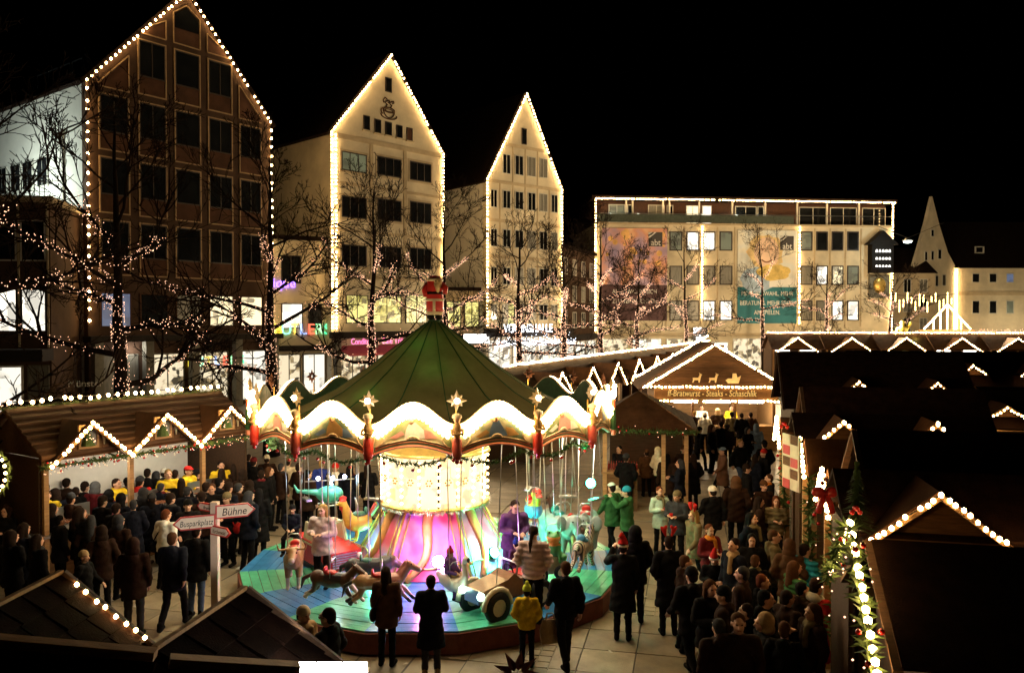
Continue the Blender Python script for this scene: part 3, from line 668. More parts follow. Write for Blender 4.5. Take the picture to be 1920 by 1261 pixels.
MB().box(x0, -.3, z0, x1, 0, z1).build('backing', M['concrete'], cl); MB().ball(((x0 + x1) / 2, -.32, (z0 + z1) / 2 + .1), (.75, .3, .9), 14, 8).build('gilded_disc', M['gold'], cl, True)
# ---- far right gabled house with lower wing
A5 = W(1713, 600, 100); ga = math.radians(35)
t5 = thing('gabled_house', 'pale steep gabled house at the right end of the square', 'building', (A5.x, A5.y, 0), ga)
gw = 6.4; xr = onplane((A5.x, A5.y), ga, 1793, 500)[0]; gw = xr; zE = onplane((A5.x, A5.y), ga, 1793, 502)[1]; zA = onplane((A5.x, A5.y), ga, 1748, 368)[1]; xa = onplane((A5.x, A5.y), ga, 1748, 368)[0]
MB().prism([(0, 0), (gw, 0), (gw, zE), (lerp(gw, xa, .35), lerp(zE, zA, .22)), (lerp(gw, xa, .7), lerp(zE, zA, .6)), (xa, zA), (lerp(0, xa, .65), lerp(zE, zA, .6)), (0, zE)], (0, 0, 0), (1, 0, 0), (0, 0, 1), (0, .4, 0)).build('front_wall', M['plaster'], t5)
for (u0, v0, u1, v1) in ((1745, 430, 1751, 444), (1733, 471, 1739, 489), (1745, 470, 1751, 488), (1758, 467, 1765, 486), (1727, 518, 1733, 538), (1740, 517, 1746, 537), (1753, 516, 1759, 537), (1766, 514, 1773, 536)):
    window(t5, *R4((A5.x, A5.y), ga, u0, v0, u1, v1), M['glass'], M['wframe_l'], .08)
Cx = V((A5.x + gw * math.cos(ga), A5.y + gw * math.sin(ga), 0)); wa = math.radians(2)
wg = MB(); t5b = thing('town_house', 'low pale town house with small windows right of the steep gable', 'building', Cx, wa)
MB().box(0, 0, 0, 16, 9, zE).build('wall', M['plaster'], t5b)
rf = MB(); rf.add([(-.3, -.4, zE - .05), (16.5, -.4, zE - .05), (16.5, 6.5, zA - 2), (-.3, 6.5, zA - 2), (16.5, 12, zE), (-.3, 12, zE)], [(0, 1, 2, 3), (3, 2, 4, 5), (0, 3, 5), (1, 4, 2)]); rf.build('roof', M['rooft'], t5b)
for ri, (v0, v1) in enumerate(((512, 530), (563, 588))):
    for u in (1822, 1854, 1886):
        x0, z0, x1, z1 = R4((Cx.x, Cx.y), wa, u, v0, u + 15, v1)
        window(t5b, x0, z0, x1, z1, M['lit_b'] if (ri == 0 and u == 1886) else (M['lit_g'] if ri == 1 and u == 1886 else M['glass']), M['wframe_l'], .1, 1, 0, 0, 'window')
x0, z0, x1, z1 = R4((Cx.x, Cx.y), wa, 1841, 460, 1858, 473)
sk = MB(); sk.ring(x0, z0, x1, z1, 1.4, 1.6, .12); sk.build('skylight', M['wframe_l'], t5b)
MB().box(0, -.1, P4(1500, 548)[1] + .2, 16, 0, P4(1500, 545)[1] + .5).build('cornice', M['plaster_trim'], t5b)
bulb_string('vertical bulb string on the corner of the steep gabled house', Cx, wa, [[(-.1, -.3, 4.2), (-.1, -.3, zE - .3)]], .3, .12, M['bulb_big'], False)
q = thing('light_hedge', 'hedge of fairy lights along the pale town house shop front', 'fairy lights', Cx, wa); hb = MB(); rr = random.Random(4)
for i in range(260): hb.octa((rr.uniform(2.4, 15), -.6 - rr.random() * .4, rr.uniform(3.0, 4.4)), .06)
hb.build('fairy_bulb', M['fairy'], q, kind='stuff')
MB().box(2.5, -.05, .3, 15.5, 0, 3.0).build('shop_front', M['shop'], t5b); lamp('shop_lamp', (7, -5, 4), 700, (1, .82, .5), .4, t5b)
# street between store and gabled house
t6 = thing('town_house', 'narrow shadowy town house between the store and the steep gable', 'building', (B4[0] + .5, B4[1] + 8, 0), math.radians(4))
MB().box(0, 0, 0, 9, 8, 11.5).build('wall', M['plaster_trim'], t6); MB().add([(0, 0, 0)], [])
rf = MB(); rf.add([(-.2, -.3, 11.4), (9.2, -.3, 11.4), (9.2, 5, 15), (-.2, 5, 15), (9.2, 9, 11.4), (-.2, 9, 11.4)], [(0, 1, 2, 3), (3, 2, 4, 5), (0, 3, 5), (1, 4, 2)]); rf.build('roof', M['rooft'], t6)
for i in range(3):
    for k in range(4): window(t6, .7 + k * 2.1, 4.2 + i * 2.4, 1.7 + k * 2.1, 5.9 + i * 2.4, M['glass_grey'] if (i + k) % 2 else M['glass'], M['wframe_l'], .08, 2)
MB().box(.5, -.05, .3, 8.5, 0, 3.2).build('shop_front', M['shop_w'], t6)
sc = MB(); ss = thing('street_curtain_lights', 'curtain of hanging light tubes across the side street', 'light string', W(1723, 600, 84))
for i in range(16):
    x = -2.9 + i * .42; zt_ = 1.6 + .5 * math.sin(i * 1.9); 
    for k in range(4 + (i * 7) % 5): sc.octa((x, 0, zt_ - k * .16 + .3), .05)
sc.build('fairy_bulb', M['bulb'], ss, kind='stuff')
ss.location.z = W(1723, 592, 84).z
MB().tube([(-3.6, 0, 2.3), (0, 0, 2.0), (4, 0, 2.3)], .03, 4).build('cable', M['rubber'], ss)
sl = thing('street_lamp', 'lit street lamp hanging over the side street beside the store', 'street lamp', W(1702, 452, 86))
sl.location.z = W(1702, 452, 86).z
MB().lathe([(.02, .35), (.15, .3), (.55, .05), (.5, 0), (.02, -.02)], 12).build('lamp_shade', M['steel'], sl); MB().ball((0, 0, -.05), (.4, .4, .14), 10, 5).build('lamp_glass', emat('street_lamp_glass', (.9, 1, .9), 30), sl)
MB().tube([(-4, .3, 2.0), (0, 0, .34), (4, .3, 2.0)], .03, 4).build('span_wire', M['rubber'], sl); lamp('street_light', (0, 0, -.4), 500, (.9, 1, .85), .3, sl)
# ================================================================ trees with fairy lights
def grow(seed, H, r0, nlimb=11, low=3.2):
    rnd = random.Random(seed); tr = MB(); br = MB(); limbs = []
    pts = []; n = 9; x = y = 0
    for i in range(n + 1):
        z = H * .93 * i / n; pts.append(V((x, y, z))); x += rnd.gauss(0, .05) * H / 10; y += rnd.gauss(0, .05) * H / 10
    rad = [r0 * (1.25 if i == 0 else 1) * (1 - .93 * (i / n) ** .8) + .012 for i in range(n + 1)]
    tr.tube(pts, rad, 9)
    def at(t):
        f = t * n; i = min(int(f), n - 1); return pts[i].lerp(pts[i + 1], f - i), lerp(rad[i], rad[i + 1], f - i)
    def branch(p, d, L, r, lev):
        k = 5 if lev == 0 else (4 if lev == 1 else 3); P = [p]; q = p.copy(); dd = d.copy()
        for i in range(k):
            dd = (dd + V((rnd.gauss(0, .16), rnd.gauss(0, .16), rnd.gauss(.05 if lev else .035, .10)))).normalized(); q = q + dd * L / k; P.append(q.copy())
        br.tube(P, [max(.011, r * (1 - .8 * i / k)) for i in range(k + 1)], 5 if lev == 0 else 3, caps=False)
        if lev == 0: limbs.append(P)
        if lev < 3:
            m = (9, 5, 3)[lev]
            for j in range(m):
                t = rnd.uniform(.25, 1); f = t * k; i = min(int(f), k - 1); c = P[i].lerp(P[i + 1], f - i); a = (P[i + 1] - P[i]).normalized()
                s = a.orthogonal().normalized(); s.rotate(Matrix.Rotation(rnd.uniform(0, 2 * PI), 3, a)); nd = (a * .75 + s * rnd.uniform(.45, .9) + V((0, 0, .12))).normalized()
                branch(c, nd, L * rnd.uniform(.32, .55) * (1.15 - .4 * t), r * .5, lev + 1)
    for i in range(nlimb):
        t = lerp(low / (H * .93), .9, (i / (nlimb - 1)) ** .85); p, r = at(t); a = i * 2.4 + rnd.uniform(-.5, .5)
        el = lerp(-.02, 1.0, i / nlimb) + rnd.uniform(-.1, .1)
        branch(p, V((math.cos(a) * math.cos(el), math.sin(a) * math.cos(el), math.sin(el))), H * lerp(.44, .17, i / nlimb) * rnd.uniform(.85, 1.15), r * .58, 0)
    return tr, br, limbs, at
_tm = {}
TREES = [(-95, 22, 60, 1.0, 'leftmost bare tree, its branches reaching in past the office block', .30),
         (228, 27, 165, 1.0, 'tall bare tree standing before the brown gabled house', .30),
         (508, 33, 255, 1.0, 'bare tree at the right corner of the brown gabled house', .28),
         (697, 42, 320, 1.0, 'bare tree in the middle of the cream house with the coffee cup', .26),
         (838, 51, 350, 1.0, 'bare tree behind the inflatable santa', .26), (975, 56, 395, 1.0, 'bare tree before the narrow house with many windows', .27),
         (1058, 61, 430, 1.0, 'bare tree at the right edge of the narrow gabled house', .25), (1125, 64, 400, 1.0, 'bare tree at the left edge of the department store', .25),
         (1195, 70, 455, 1.0, 'bare tree before the violet bokeh banner', .25), (1290, 75, 430, 1.0, 'bare tree between the two store banners', .22),
         (1432, 76, 425, 1.0, 'bare tree before the turquoise field of the child banner', .24), (1552, 77, 500, 1.0, 'stubby bare tree before the right store windows', .24),
         (1668, 78, 500, 1.0, 'bare tree under the carillon at the right corner of the store', .25)]
for ti, (u, d, vt, s, lab, r0) in enumerate(TREES):
    H = CAMH + (HOR - vt) * d / FPX; base = V(((u - CU) / FPX * d, d, 0)); rz = ti * 1.3
    seed = 11 + ti % 5
    tr, br, limbs, at = grow(seed + (ti > 8) * 20, H, r0, 12 if ti < 9 else 9, 3.4 if ti < 9 else 4.2)
    t = thing('bare_tree', lab, 'tree', base, rz, 'bare plane trees along the square')
    tr.build('trunk', M['bark'], t, True); br.build('crown', M['bark'], t)
    rnd = random.Random(90 + ti); fb = MB(); R = .0165 if d < 35 else (.021 if d < 55 else .026)
    for i in range(260):
        z = rnd.uniform(2.6, 6.4 if ti < 9 else 7.5); p, r = at(z / (H * .93)); a = rnd.uniform(0, 2 * PI); fb.octa(p + V((math.cos(a), math.sin(a), 0)) * (r + .05), R)
    for li, P in enumerate(limbs):
        if li > (6 if ti < 9 else 5): break
        Ls = sum((P[i + 1] - P[i]).length for i in range(len(P) - 1))
        for i in range(int(Ls * (24 if d < 45 else 32))):
            f = rnd.random() ** 1.1 * (.9 if li < 5 else .5) * (len(P) - 1); k = min(int(f), len(P) - 2); c = P[k].lerp(P[k + 1], f - k)
            fb.octa(c + V((rnd.gauss(0, 1), rnd.gauss(0, 1), rnd.gauss(.1, 1))) * (.11 if d < 45 else .09), R)
    q = thing('tree_fairy_lights', 'fairy lights on the ' + lab.replace('leftmost bare tree, its branches', 'leftmost tree').replace('bare tree', 'tree').replace('standing before', 'before'), 'fairy lights', base, rz, 'fairy lights in the trees')
    fb.build('fairy_bulb', M['fairy'], q, kind='stuff')
# ================================================================ stalls
def shingles(root, a, b, c, d, nu, nv, m, name='roof_shingle', th=.025, seed=0, gap=.012):
    """cells over the quad a-b-c-d (a->b along the eave), each one a slightly tilted tile"""
    rnd = random.Random(seed); a, b, c, d = V(a), V(b), V(c), V(d); n = (b - a).cross(d - a).normalized()
    if n.z < 0: n = -n
    for j in range(nv):
        for i in range(nu):
            P = lambda s, t: a.lerp(b, s).lerp(d.lerp(c, s), t)
            g = gap; s0, s1, t0, t1_ = i / nu + g, (i + 1) / nu - g, j / nv, (j + 1) / nv + .05 / nv
            q = [P(s0, t0), P(s1, t0), P(s1, min(t1_, 1)), P(s0, min(t1_, 1))]; lift = [th + rnd.uniform(0, .02), th + rnd.uniform(0, .02), .004, .004]
            top = [x + n * l for x, l in zip(q, lift)]; o = MB()
            o.add(q + top, [(0, 3, 2, 1), (4, 5, 6, 7), (0, 1, 5, 4), (1, 2, 6, 5), (2, 3, 7, 6), (3, 0, 4, 7)]); o.build(name, m, root)
def slab(mb, a, b, c, d, th, mi=0):
    a, b, c, d = V(a), V(b), V(c), V(d); n = (b - a).cross(d - a).normalized()
    if n.z < 0: n = -n
    q = [a, b, c, d]; lo = [x - n * th for x in q]
    mb.add(q + lo, [(0, 1, 2, 3), (7, 6, 5, 4), (0, 4, 5, 1), (1, 5, 6, 2), (2, 6, 7, 3), (3, 7, 4, 0)], mi)
STEELW = emat('stall_tube_light', (1, .93, .78), 14)
def stall(label, loc, ang, Wd, D, eave, ridge, gabs=(), planks=0, lit=True, open_front=True, roofm=None, lampE=60, gap_roof=None, window_deco=False, yg=-.3, back=True, name='market_stall', gthick=.05):
    t = thing(name, label, 'market stall', (loc[0], loc[1], 0), ang)
    roofm = roofm or M['felt']; r = MB()
    slab(r, (-.1, -.35, eave), (Wd + .1, -.35, eave), (Wd + .1, D * .5, ridge), (-.1, D * .5, ridge), .06)
    slab(r, (Wd + .1, D + .35, eave), (-.1, D + .35, eave), (-.1, D * .5, ridge), (Wd + .1, D * .5, ridge), .06)
    r.build('roof', roofm, t)
    if planks:
        for k in range(planks):
            t0, t1_ = k / planks, (k + .96) / planks; o = MB(); y0, y1 = lerp(-.35, D * .5, t0), lerp(-.35, D * .5, t1_); z0, z1 = lerp(eave, ridge, t0), lerp(eave, ridge, t1_)
            o.add([(-.1, y0, z0 + .003), (Wd + .1, y0, z0 + .003), (Wd + .1, y1, z1 + .003), (-.1, y1, z1 + .003), (-.1, y0, z0 + .06), (Wd + .1, y0, z0 + .06), (Wd + .1, y1, z1 + .02), (-.1, y1, z1 + .02)],
                  [(0, 3, 2, 1), (4, 5, 6, 7), (0, 1, 5, 4), (1, 2, 6, 5), (2, 3, 7, 6), (3, 0, 4, 7)]); o.build('roof_board', M['wood_d'], t)
    w = MB(); w.box(0, D - .06, 0, Wd, D, eave - .05); w.box(0, 0, 0, .06, D - .07, eave - .05); w.box(Wd - .06, 0, 0, Wd, D - .07, eave - .05)
    if not open_front: w.box(.07, 0, 0, Wd - .07, .05, eave - .05)
    w.build('wall', M['wood_d'], t)
    for a, z in ((.08, ridge), (Wd - .14, ridge)): MB().prism([(0, eave - .05), (D, eave - .05), (D * .5, z - .12)], (a, 0, 0), (0, 1, 0), (0, 0, 1), (.05, 0, 0)).build('side_gable', M['wood_d'], t)
    if open_front:
        MB().box(.06, -.02, .02, Wd - .06, .06, 1.0).build('counter_front', M['wood'], t); MB().box(0, -.2, 1.0, Wd, .45, 1.06).build('counter_top', M['steel'] if lit else M['wood_l'], t)
        for k in range(int(Wd / 1.9) + 1): x = min(.06 + k * 1.9, Wd - .14); MB().box(x, -.1, 0, x + .1, 0, eave - .06).build('post', M['wood_l'], t)
    if lit:
        nl = max(1, int(Wd / 1.8))
        for k in range(nl):
            x = Wd * (k + .5) / nl; MB().box(x - .5, .5, eave - .17, x + .5, .6, eave - .11).build('tube_lamp', STEELW, t); lamp('stall_light', (x, .25, eave - .35), lampE, (1, .88, .66), .12, t)
    for xc, gw, ga in gabs:
        # a small cross gable: boards, two roof leaves, barge boards
        MB().prism([(xc - gw / 2, eave - .08), (xc + gw / 2, eave - .08), (xc, ga - .1)], (0, yg, 0), (1, 0, 0), (0, 0, 1), (0, .05, 0)).build('gable_wall', M['wood'], t)
        nb = max(4, int(gw / .16)) if window_deco else 0
        for k in range(nb):
            x0 = xc - gw / 2 + gw * k / nb; x1 = x0 + gw / nb - .015; hz = lambda x: eave - .08 + (ga - .1 - eave + .08) * (1 - abs(x - xc) / (gw / 2))
            q = [(x0, eave - .07), (x1, eave - .07), (x1, max(eave - .065, hz(x1) - .01)), (x0, max(eave - .065, hz(x0) - .01))]
            if x0 < xc < x1: q.insert(3, (xc, ga - .12))
            MB().prism(q, (0, yg - .02, 0), (1, 0, 0), (0, 0, 1), (0, .019, 0)).build('gable_board', M['wood'], t)
        yb = lerp(-.35, D * .5, min(1, (ga - eave) / (ridge - eave))); yr = yb
        for s in (-1, 1):
            o = MB(); e = V((xc + s * (gw / 2 + .12), yg - .16, eave - .16)); e2 = V((xc + s * (gw / 2 + .12), -.3, eave - .16))
            slab(o, e, (xc, yg - .16, ga), (xc, yr, ga), e2, gthick); o.build('gable_roof', gap_roof or roofm, t)
        bb = MB()
        for s in (-1, 1): bb.bar((xc + s * (gw / 2 + .1), yg - .19, eave - .2), (xc, yg - .19, ga - .06), .05, .13, (0, 1, 0))
        bb.build('barge_board', M['wood_l'], t)
        if window_deco:
            f = MB(); f.ring(xc - .22, eave + .1, xc + .22, eave + .62, yg - .07, yg - .02, .045)
            wn_ = f.build('gable_window', M['wood_l'], t); MB().box(xc - .175, yg - .045, eave + .145, xc + .175, yg - .03, eave + .575).build('pane', M['glass_grey'], wn_)
            tb = MB(); rr = random.Random(int(xc * 10)); tb.lathe([(.15, eave + .16), (.1, eave + .3), (.06, eave + .42), (.0, eave + .54)], 8, (xc - .03, yg - .075, 0)); tb.build('fir_tree', M['fir'], wn_)
            fl = MB()
            for i in range(14): h = rr.random(); fl.octa((xc - .03 + rr.uniform(-1, 1) * .15 * (1 - h), yg - .16, eave + .17 + h * .36), .016)
            fl.build('fairy_bulb', M['fairy'], wn_)
            MB().tube([(xc + .34, yg - .04, eave + .4), (xc + .35, yg - .04, eave + .15)], [.05, .012], 6).build('wooden_heart', M['cream'], t)
    return t
def gable_paths(gabs, eave, yg=-.3):
    return [[(xc - gw / 2 - .08, yg - .25, eave - .16), (xc, yg - .25, ga - .02), (xc + gw / 2 + .08, yg - .25, eave - .16)] for xc, gw, ga in gabs]
# ---- left sausage stall with three lit gables
SA, SB = V((-9.98, 16.8, 0)), V((-7.05, 21.2, 0)); san = math.atan2(SB.y - SA.y, SB.x - SA.x); sL = (SB - SA).length
gabs = [(sL * (k + .5) / 3, sL / 3 - .16, 3.40) for k in range(3)]
st1 = stall('long sausage stall with three lit gables and steel counter', SA, san, sL, 2.6, 2.72, 3.66, gabs, 8, True, True, M['felt_b'], 45, M['felt_b'], True)
MB().box(.1, 2.45, 1.0, sL - .1, 2.5, 2.5).build('back_panel', M['white'], st1); MB().box(.1, 1.9, .0, sL - .1, 2.4, 1.1).build('back_counter', M['steel'], st1)
bulb_string('bulb string on the three gables of the long sausage stall', SA, san, gable_paths(gabs, 2.72), .125, .040, M['bulb'], True, 'light strings on the stalls')
bulb_string('bulb string along the ridge of the long sausage stall', SA, san, [[(-.4, 1.3, 3.80), (sL + .1, 1.3, 3.80)]], .22, .044, M['bulb'], True, 'light strings on the stalls')
garland('fir garland with red baubles and lights under the sausage stall eaves', SA, san, [(-.2, -.5, 2.56), (sL + .2, -.5, 2.56)], .13, 3, .05, .12)
garland('fir garland below the ridge lights of the sausage stall', SA, san, [(-.5, 1.25, 3.66), (sL + .1, 1.25, 3.66)], .10, 4, 0, 0)
# counter goods: grills, bottles, display case
for k in range(3):
    x = .3 + k * 1.75; g = thing('sausage_grill', ('sausage grill at the left end of the steel counter', 'sausage grill in the middle of the steel counter', 'sausage grill at the right end of the steel counter')[k], 'grill', SA + V((math.cos(san), math.sin(san), 0)) * x, san, 'grills on the sausage counter'); g.location.z = 1.06
    MB().box(0, -.1, .0, 1.0, .4, .12).build('grill_tray', M['steel'], g); MB().box(0, .41, .12, 1.0, .44, .42).build('splash_guard', M['steel'], g)
    s = MB(); rr = random.Random(k)
    for i in range(16): xx = .06 + i * .056; s.tube([(xx, -.04 + rr.random() * .05, .15), (xx + .01, .14, .16), (xx, .3 + rr.random() * .05, .15)], .016, 5)
    s.build('sausage', mat('grilled_sausage', (.30, .11, .04), .45, var=.4), g, True, kind='stuff')
bulb_string('bulb string on the gable of the stall at the left picture edge', SA + V((-2.9, -2.2, 0)), san, [[(-1.0, -.3, 2.4), (-.1, -.3, 3.25), (.85, -.3, 2.4)]], .13, .04, M['bulb'], True)
stall('stall at the left picture edge with brown felt roof', SA + V((-3.6, -3.6, 0)), san, 3.6, 2.4, 2.5, 3.55, [(2.6, 1.5, 3.3)], 6, False, True, M['felt_b'], 0, M['felt_b'])
q = thing('light_wreath', 'fir wreath with warm lights at the left picture edge', 'wreath', W(-6, 885, 15.5)); wb = MB(); rr = random.Random(1)
for i in range(150):
    a = rr.uniform(0, 2 * PI); c = V((math.cos(a) * .22, rr.gauss(0, .03), math.sin(a) * .36)); wb.add([c, c + V((.03, 0, .02)), c * 1.25 + V((rr.gauss(0, .05), -.05, rr.gauss(0, .05)))], [(0, 1, 2)])
wb.build('fir_twigs', M['fir'], q, kind='stuff'); wl_ = MB()
for i in range(16): a = i * .393; wl_.ico((math.cos(a) * .22, -.08, math.sin(a) * .36), .03)
wl_.build('bulb', M['bulb'], q, kind='stuff')
# ---- far row along the street (zigzag lights)
FA, FB = V((-.34, 31.7, 0)), V((17.6, 71.4, 0)); fan = math.atan2(FB.y - FA.y, FB.x - FA.x); fL = (FB - FA).length; NF = 11; fw = fL / NF
fdir = V((math.cos(fan), math.sin(fan), 0)); ORD = ('first', 'second', 'third', 'fourth', 'fifth', 'sixth', 'seventh', 'eighth', 'ninth', 'tenth', 'eleventh')
fn_ = V((math.sin(fan), -math.cos(fan), 0))
for k in range(NF):
    o = FA + fdir * (k * fw) + fn_ * 1.2
    gb = [(fw * .5, fw * .74, 3.45)]
    stall('%s hut from the carousel end of the long hut row before the shops' % ORD[k], o, fan, fw - .1, 2.4, 2.45, 3.7, gb, 4, k % 2 == 0, True, M['felt_b'], 40, M['felt_b'])
    bulb_string('zigzag gable lights on the %s hut from the carousel end' % ORD[k], o, fan, gable_paths(gb, 2.45) + [[(0, 1.2, 3.8), (fw, 1.2, 3.8)]], .2, .05 if k > 5 else .045, M['bulb_big'], False, 'light strings on the far hut row')
    if k % 2 == 0: MB(); lamp('facade_fill_light', (o + fdir * fw * .5 - fn_ * 3.2) + V((0, 0, 5.0)), 1000, (1, .74, .42), .25)  # added lamp without fixture, above and behind the huts, brightens the house facades
# ---- sausage and steak stall at the end of the aisle
bx, by = 8.75, 34.7; bt = thing('grill_stall', 'big gabled sausage and steak stall with lettered sign at the aisle end', 'market stall', (bx, by, 0), math.radians(-4))
hw, ez, az = 2.95, 2.75, 4.55; NP = 15
for k in range(NP): # horizontal boards of the gable
    z0, z1 = lerp(ez, az, k / NP), lerp(ez, az, (k + .92) / NP); w0, w1 = hw * (1 - k / NP), hw * (1 - (k + .92) / NP)
    MB().prism([(-w0, z0), (w0, z0), (w1, z1), (-w1, z1)], (0, -.06 + .0, 0), (1, 0, 0), (0, 0, 1), (0, .07, 0)).build('gable_board', M['wood_d'], bt)
MB().prism([(-hw, ez), (hw, ez), (0, az)], (0, .02, 0), (1, 0, 0), (0, 0, 1), (0, .03, 0)).build('gable_backing', M['wood_d'], bt)
rr_ = MB()
for s in (-1, 1): slab(rr_, (s * (hw + .3), -.35, ez - .15), (0, -.35, az + .06), (0, 4, az + .06), (s * (hw + .3), 4, ez - .15), .06)
rr_.build('roof', M['felt_b'], bt)
MB().box(-hw + .4, -.25, 2.2, hw - .25, -.18, 2.66).build('sign_board', mat('sign_brown', (.10, .05, .02), .6, var=.2), bt)
text('ff-Bratwurst - Steaks - Schaschlik', .385, emat('gold_letter_glow', (.9, .55, .14), .9), bt, upright(-.12, -.27, 2.44), shear=.15, sx=.74)
w = MB(); w.box(-hw + .4, 2.9, 0, hw - .3, 3, 2.6); w.box(-hw + .4, 0, 0, -hw + .5, 2.9, 2.6); w.box(hw - .4, 0, 0, hw - .3, 2.9, 2.6); w.build('wall', M['wood_l'], bt)
MB().box(-hw + .4, -.3, 0, hw - .3, .4, 1.05).build('counter', M['wood_l'], bt)
for k in range(3): MB().box(-1.7 + k * 1.4, -.1, 2.02, -.7 + k * 1.4, .1, 2.12).build('tube_lamp', STEELW, bt); lamp('stall_light', (-1.2 + k * 1.4, .1, 2.0), 90, (1, .86, .6), .12, bt)
for x in (-hw + .45, -.9, .9, hw - .4): MB().box(x - .05, -.15, 0, x + .05, -.05, 2.2).build('post', M['wood'], bt)
bulb_string('bulb string along both verges of the sausage and steak stall', (bx, by, 0), math.radians(-4), [[(-hw - .1, -.45, ez - .05), (0, -.45, az)], [(0, -.45, az), (hw + .1, -.45, ez - .05)], [(-hw - .35, .4, ez + .35), (-.2, .4, az + .35)]], .085, .044, M['bulb_big'], False, 'light strings on the stalls')
bulb_string('two bulb rows above and below the lettered sausage sign', (bx, by, 0), math.radians(-4), [[(-hw + .1, -.32, 2.74), (hw - .25, -.32, 2.74)], [(-hw + .5, -.32, 2.13), (hw - .25, -.32, 2.13)]], .15, .045, M['bulb'], False, 'light strings on the stalls')
sg = thing('wooden_sleigh_cutout', 'pale wooden reindeer and sleigh cutouts on the sausage stall gable', 'decoration', (bx, by, 0), math.radians(-4))
def deer(x, z, s=1): return [(x + a * s, z + b * s) for a, b in ((-.25, 0), (-.2, .15), (-.22, .3), (.12, .3), (.2, .5), (.17, .62), (.24, .55), (.36, .5), (.3, .42), (.25, .25), (.2, .0), (.14, 0), (.12, .15), (-.12, .15), (-.18, 0))]
for x in (-.75, -.05): MB().prism(deer(x, 2.9, .7), (0, -.12, 0), (1, 0, 0), (0, 0, 1), (0, .03, 0)).build('reindeer', M['cream'], sg)
MB().prism([(.5, 3.0), (.6, 2.88), (1.05, 2.88), (1.15, 3.2), (1.0, 3.12), (.95, 3.3), (.8, 3.3), (.78, 3.08), (.6, 3.08)], (0, -.12, 0), (1, 0, 0), (0, 0, 1), (0, .03, 0)).build('sleigh', M['cream'], sg)
# ---- brown roofed drinks stall left of the aisle
dg = G(1135, 905, 0)
D0 = V((2.75, 23.6, 0)); dan = math.radians(-10)
dt = thing('drinks_stall', 'drinks stall with brown pyramid roof, garland and timber posts', 'market stall', D0, dan)
Wd, Dd = 2.35, 2.8
r = MB(); ap = V((.95, 1.3, 3.42)); cn = [V((-.7, -.4, 2.4)), V((Wd + .3, -.4, 2.4)), V((Wd + .3, Dd + .4, 2.4)), V((-.7, Dd + .4, 2.4))]
for a, b in zip(cn, cn[1:] + cn[:1]): r.add([a, b, ap, a - V((0, 0, .08)), b - V((0, 0, .08)), ap - V((0, 0, .08))], [(0, 1, 2), (5, 4, 3), (0, 3, 4, 1)])
r.build('roof', M['felt_b'], dt)
for k in range(9):
    a = cn[1].lerp(ap, k / 9.5); b = cn[2].lerp(ap, k / 9.5); a2 = cn[1].lerp(ap, (k + .85) / 9.5); b2 = cn[2].lerp(ap, (k + .85) / 9.5); o = MB(); n = V((.5, 0, .8)) * .03
    o.add([a, b, b2, a2, a + n * 1.6, b + n * 1.6, b2 + n, a2 + n], [(0, 3, 2, 1), (4, 5, 6, 7), (0, 1, 5, 4), (1, 2, 6, 5), (2, 3, 7, 6), (3, 0, 4, 7)]); o.build('roof_board', M['wood'], dt)
for x in (0, 1.7, 2.35): MB().box(x - .06, -.1, 0, x + .06, 0, 2.45).build('post', M['wood_l'], dt)
MB().box(-.1, -.15, 1.08, 1.0, .5, 1.14).build('counter_top', M['wood_l'], dt); MB().box(-.05, -.08, 0, .95, .0, 1.08).build('counter_front', M['wood'], dt); MB().box(0, Dd - .1, 0, Wd, Dd, 2.4).build('wall', M['wood_d'], dt)
el = MB(); el.tube([(.16, -.1, .52), (.62, -.1, .52)], [.11, .11], 10); el.ball((.38, -.12, .68), (.1, .05, .08), 10, 6)
for s in (-1, 1): el.tube([(.38 + s * .06, -.12, .72), (.38 + s * .2, -.12, .78), (.38 + s * .3, -.12, .76)], .02, 5)
el.build('moose_emblem', M['cream'], dt, True)
garland('fir garland with a light heart under the drinks stall roof', D0, dan, [(-.5, -.45, 2.4), (Wd + .3, -.45, 2.4)], .15, 9, .02, .02)
lamp('stall_light', (1.2, .3, 2.2), 12, WARM, .15, dt); MB().ball((1.2, 1.2, 2.25), .07, 8, 6).build('lamp_globe', M['bulb'], dt)
bb_ = MB(); rb = random.Random(3)
for i in range(12): x = .1 + i * .075; bb_.lathe([(.03, 0), (.03, .16), (.012, .2), (.012, .26)], 6, (x, .3 + rb.uniform(-.05, .05), 1.14))
bb_.build('bottle', mat('red_bottle', (.25, .03, .02), .2), dt, kind='stuff')
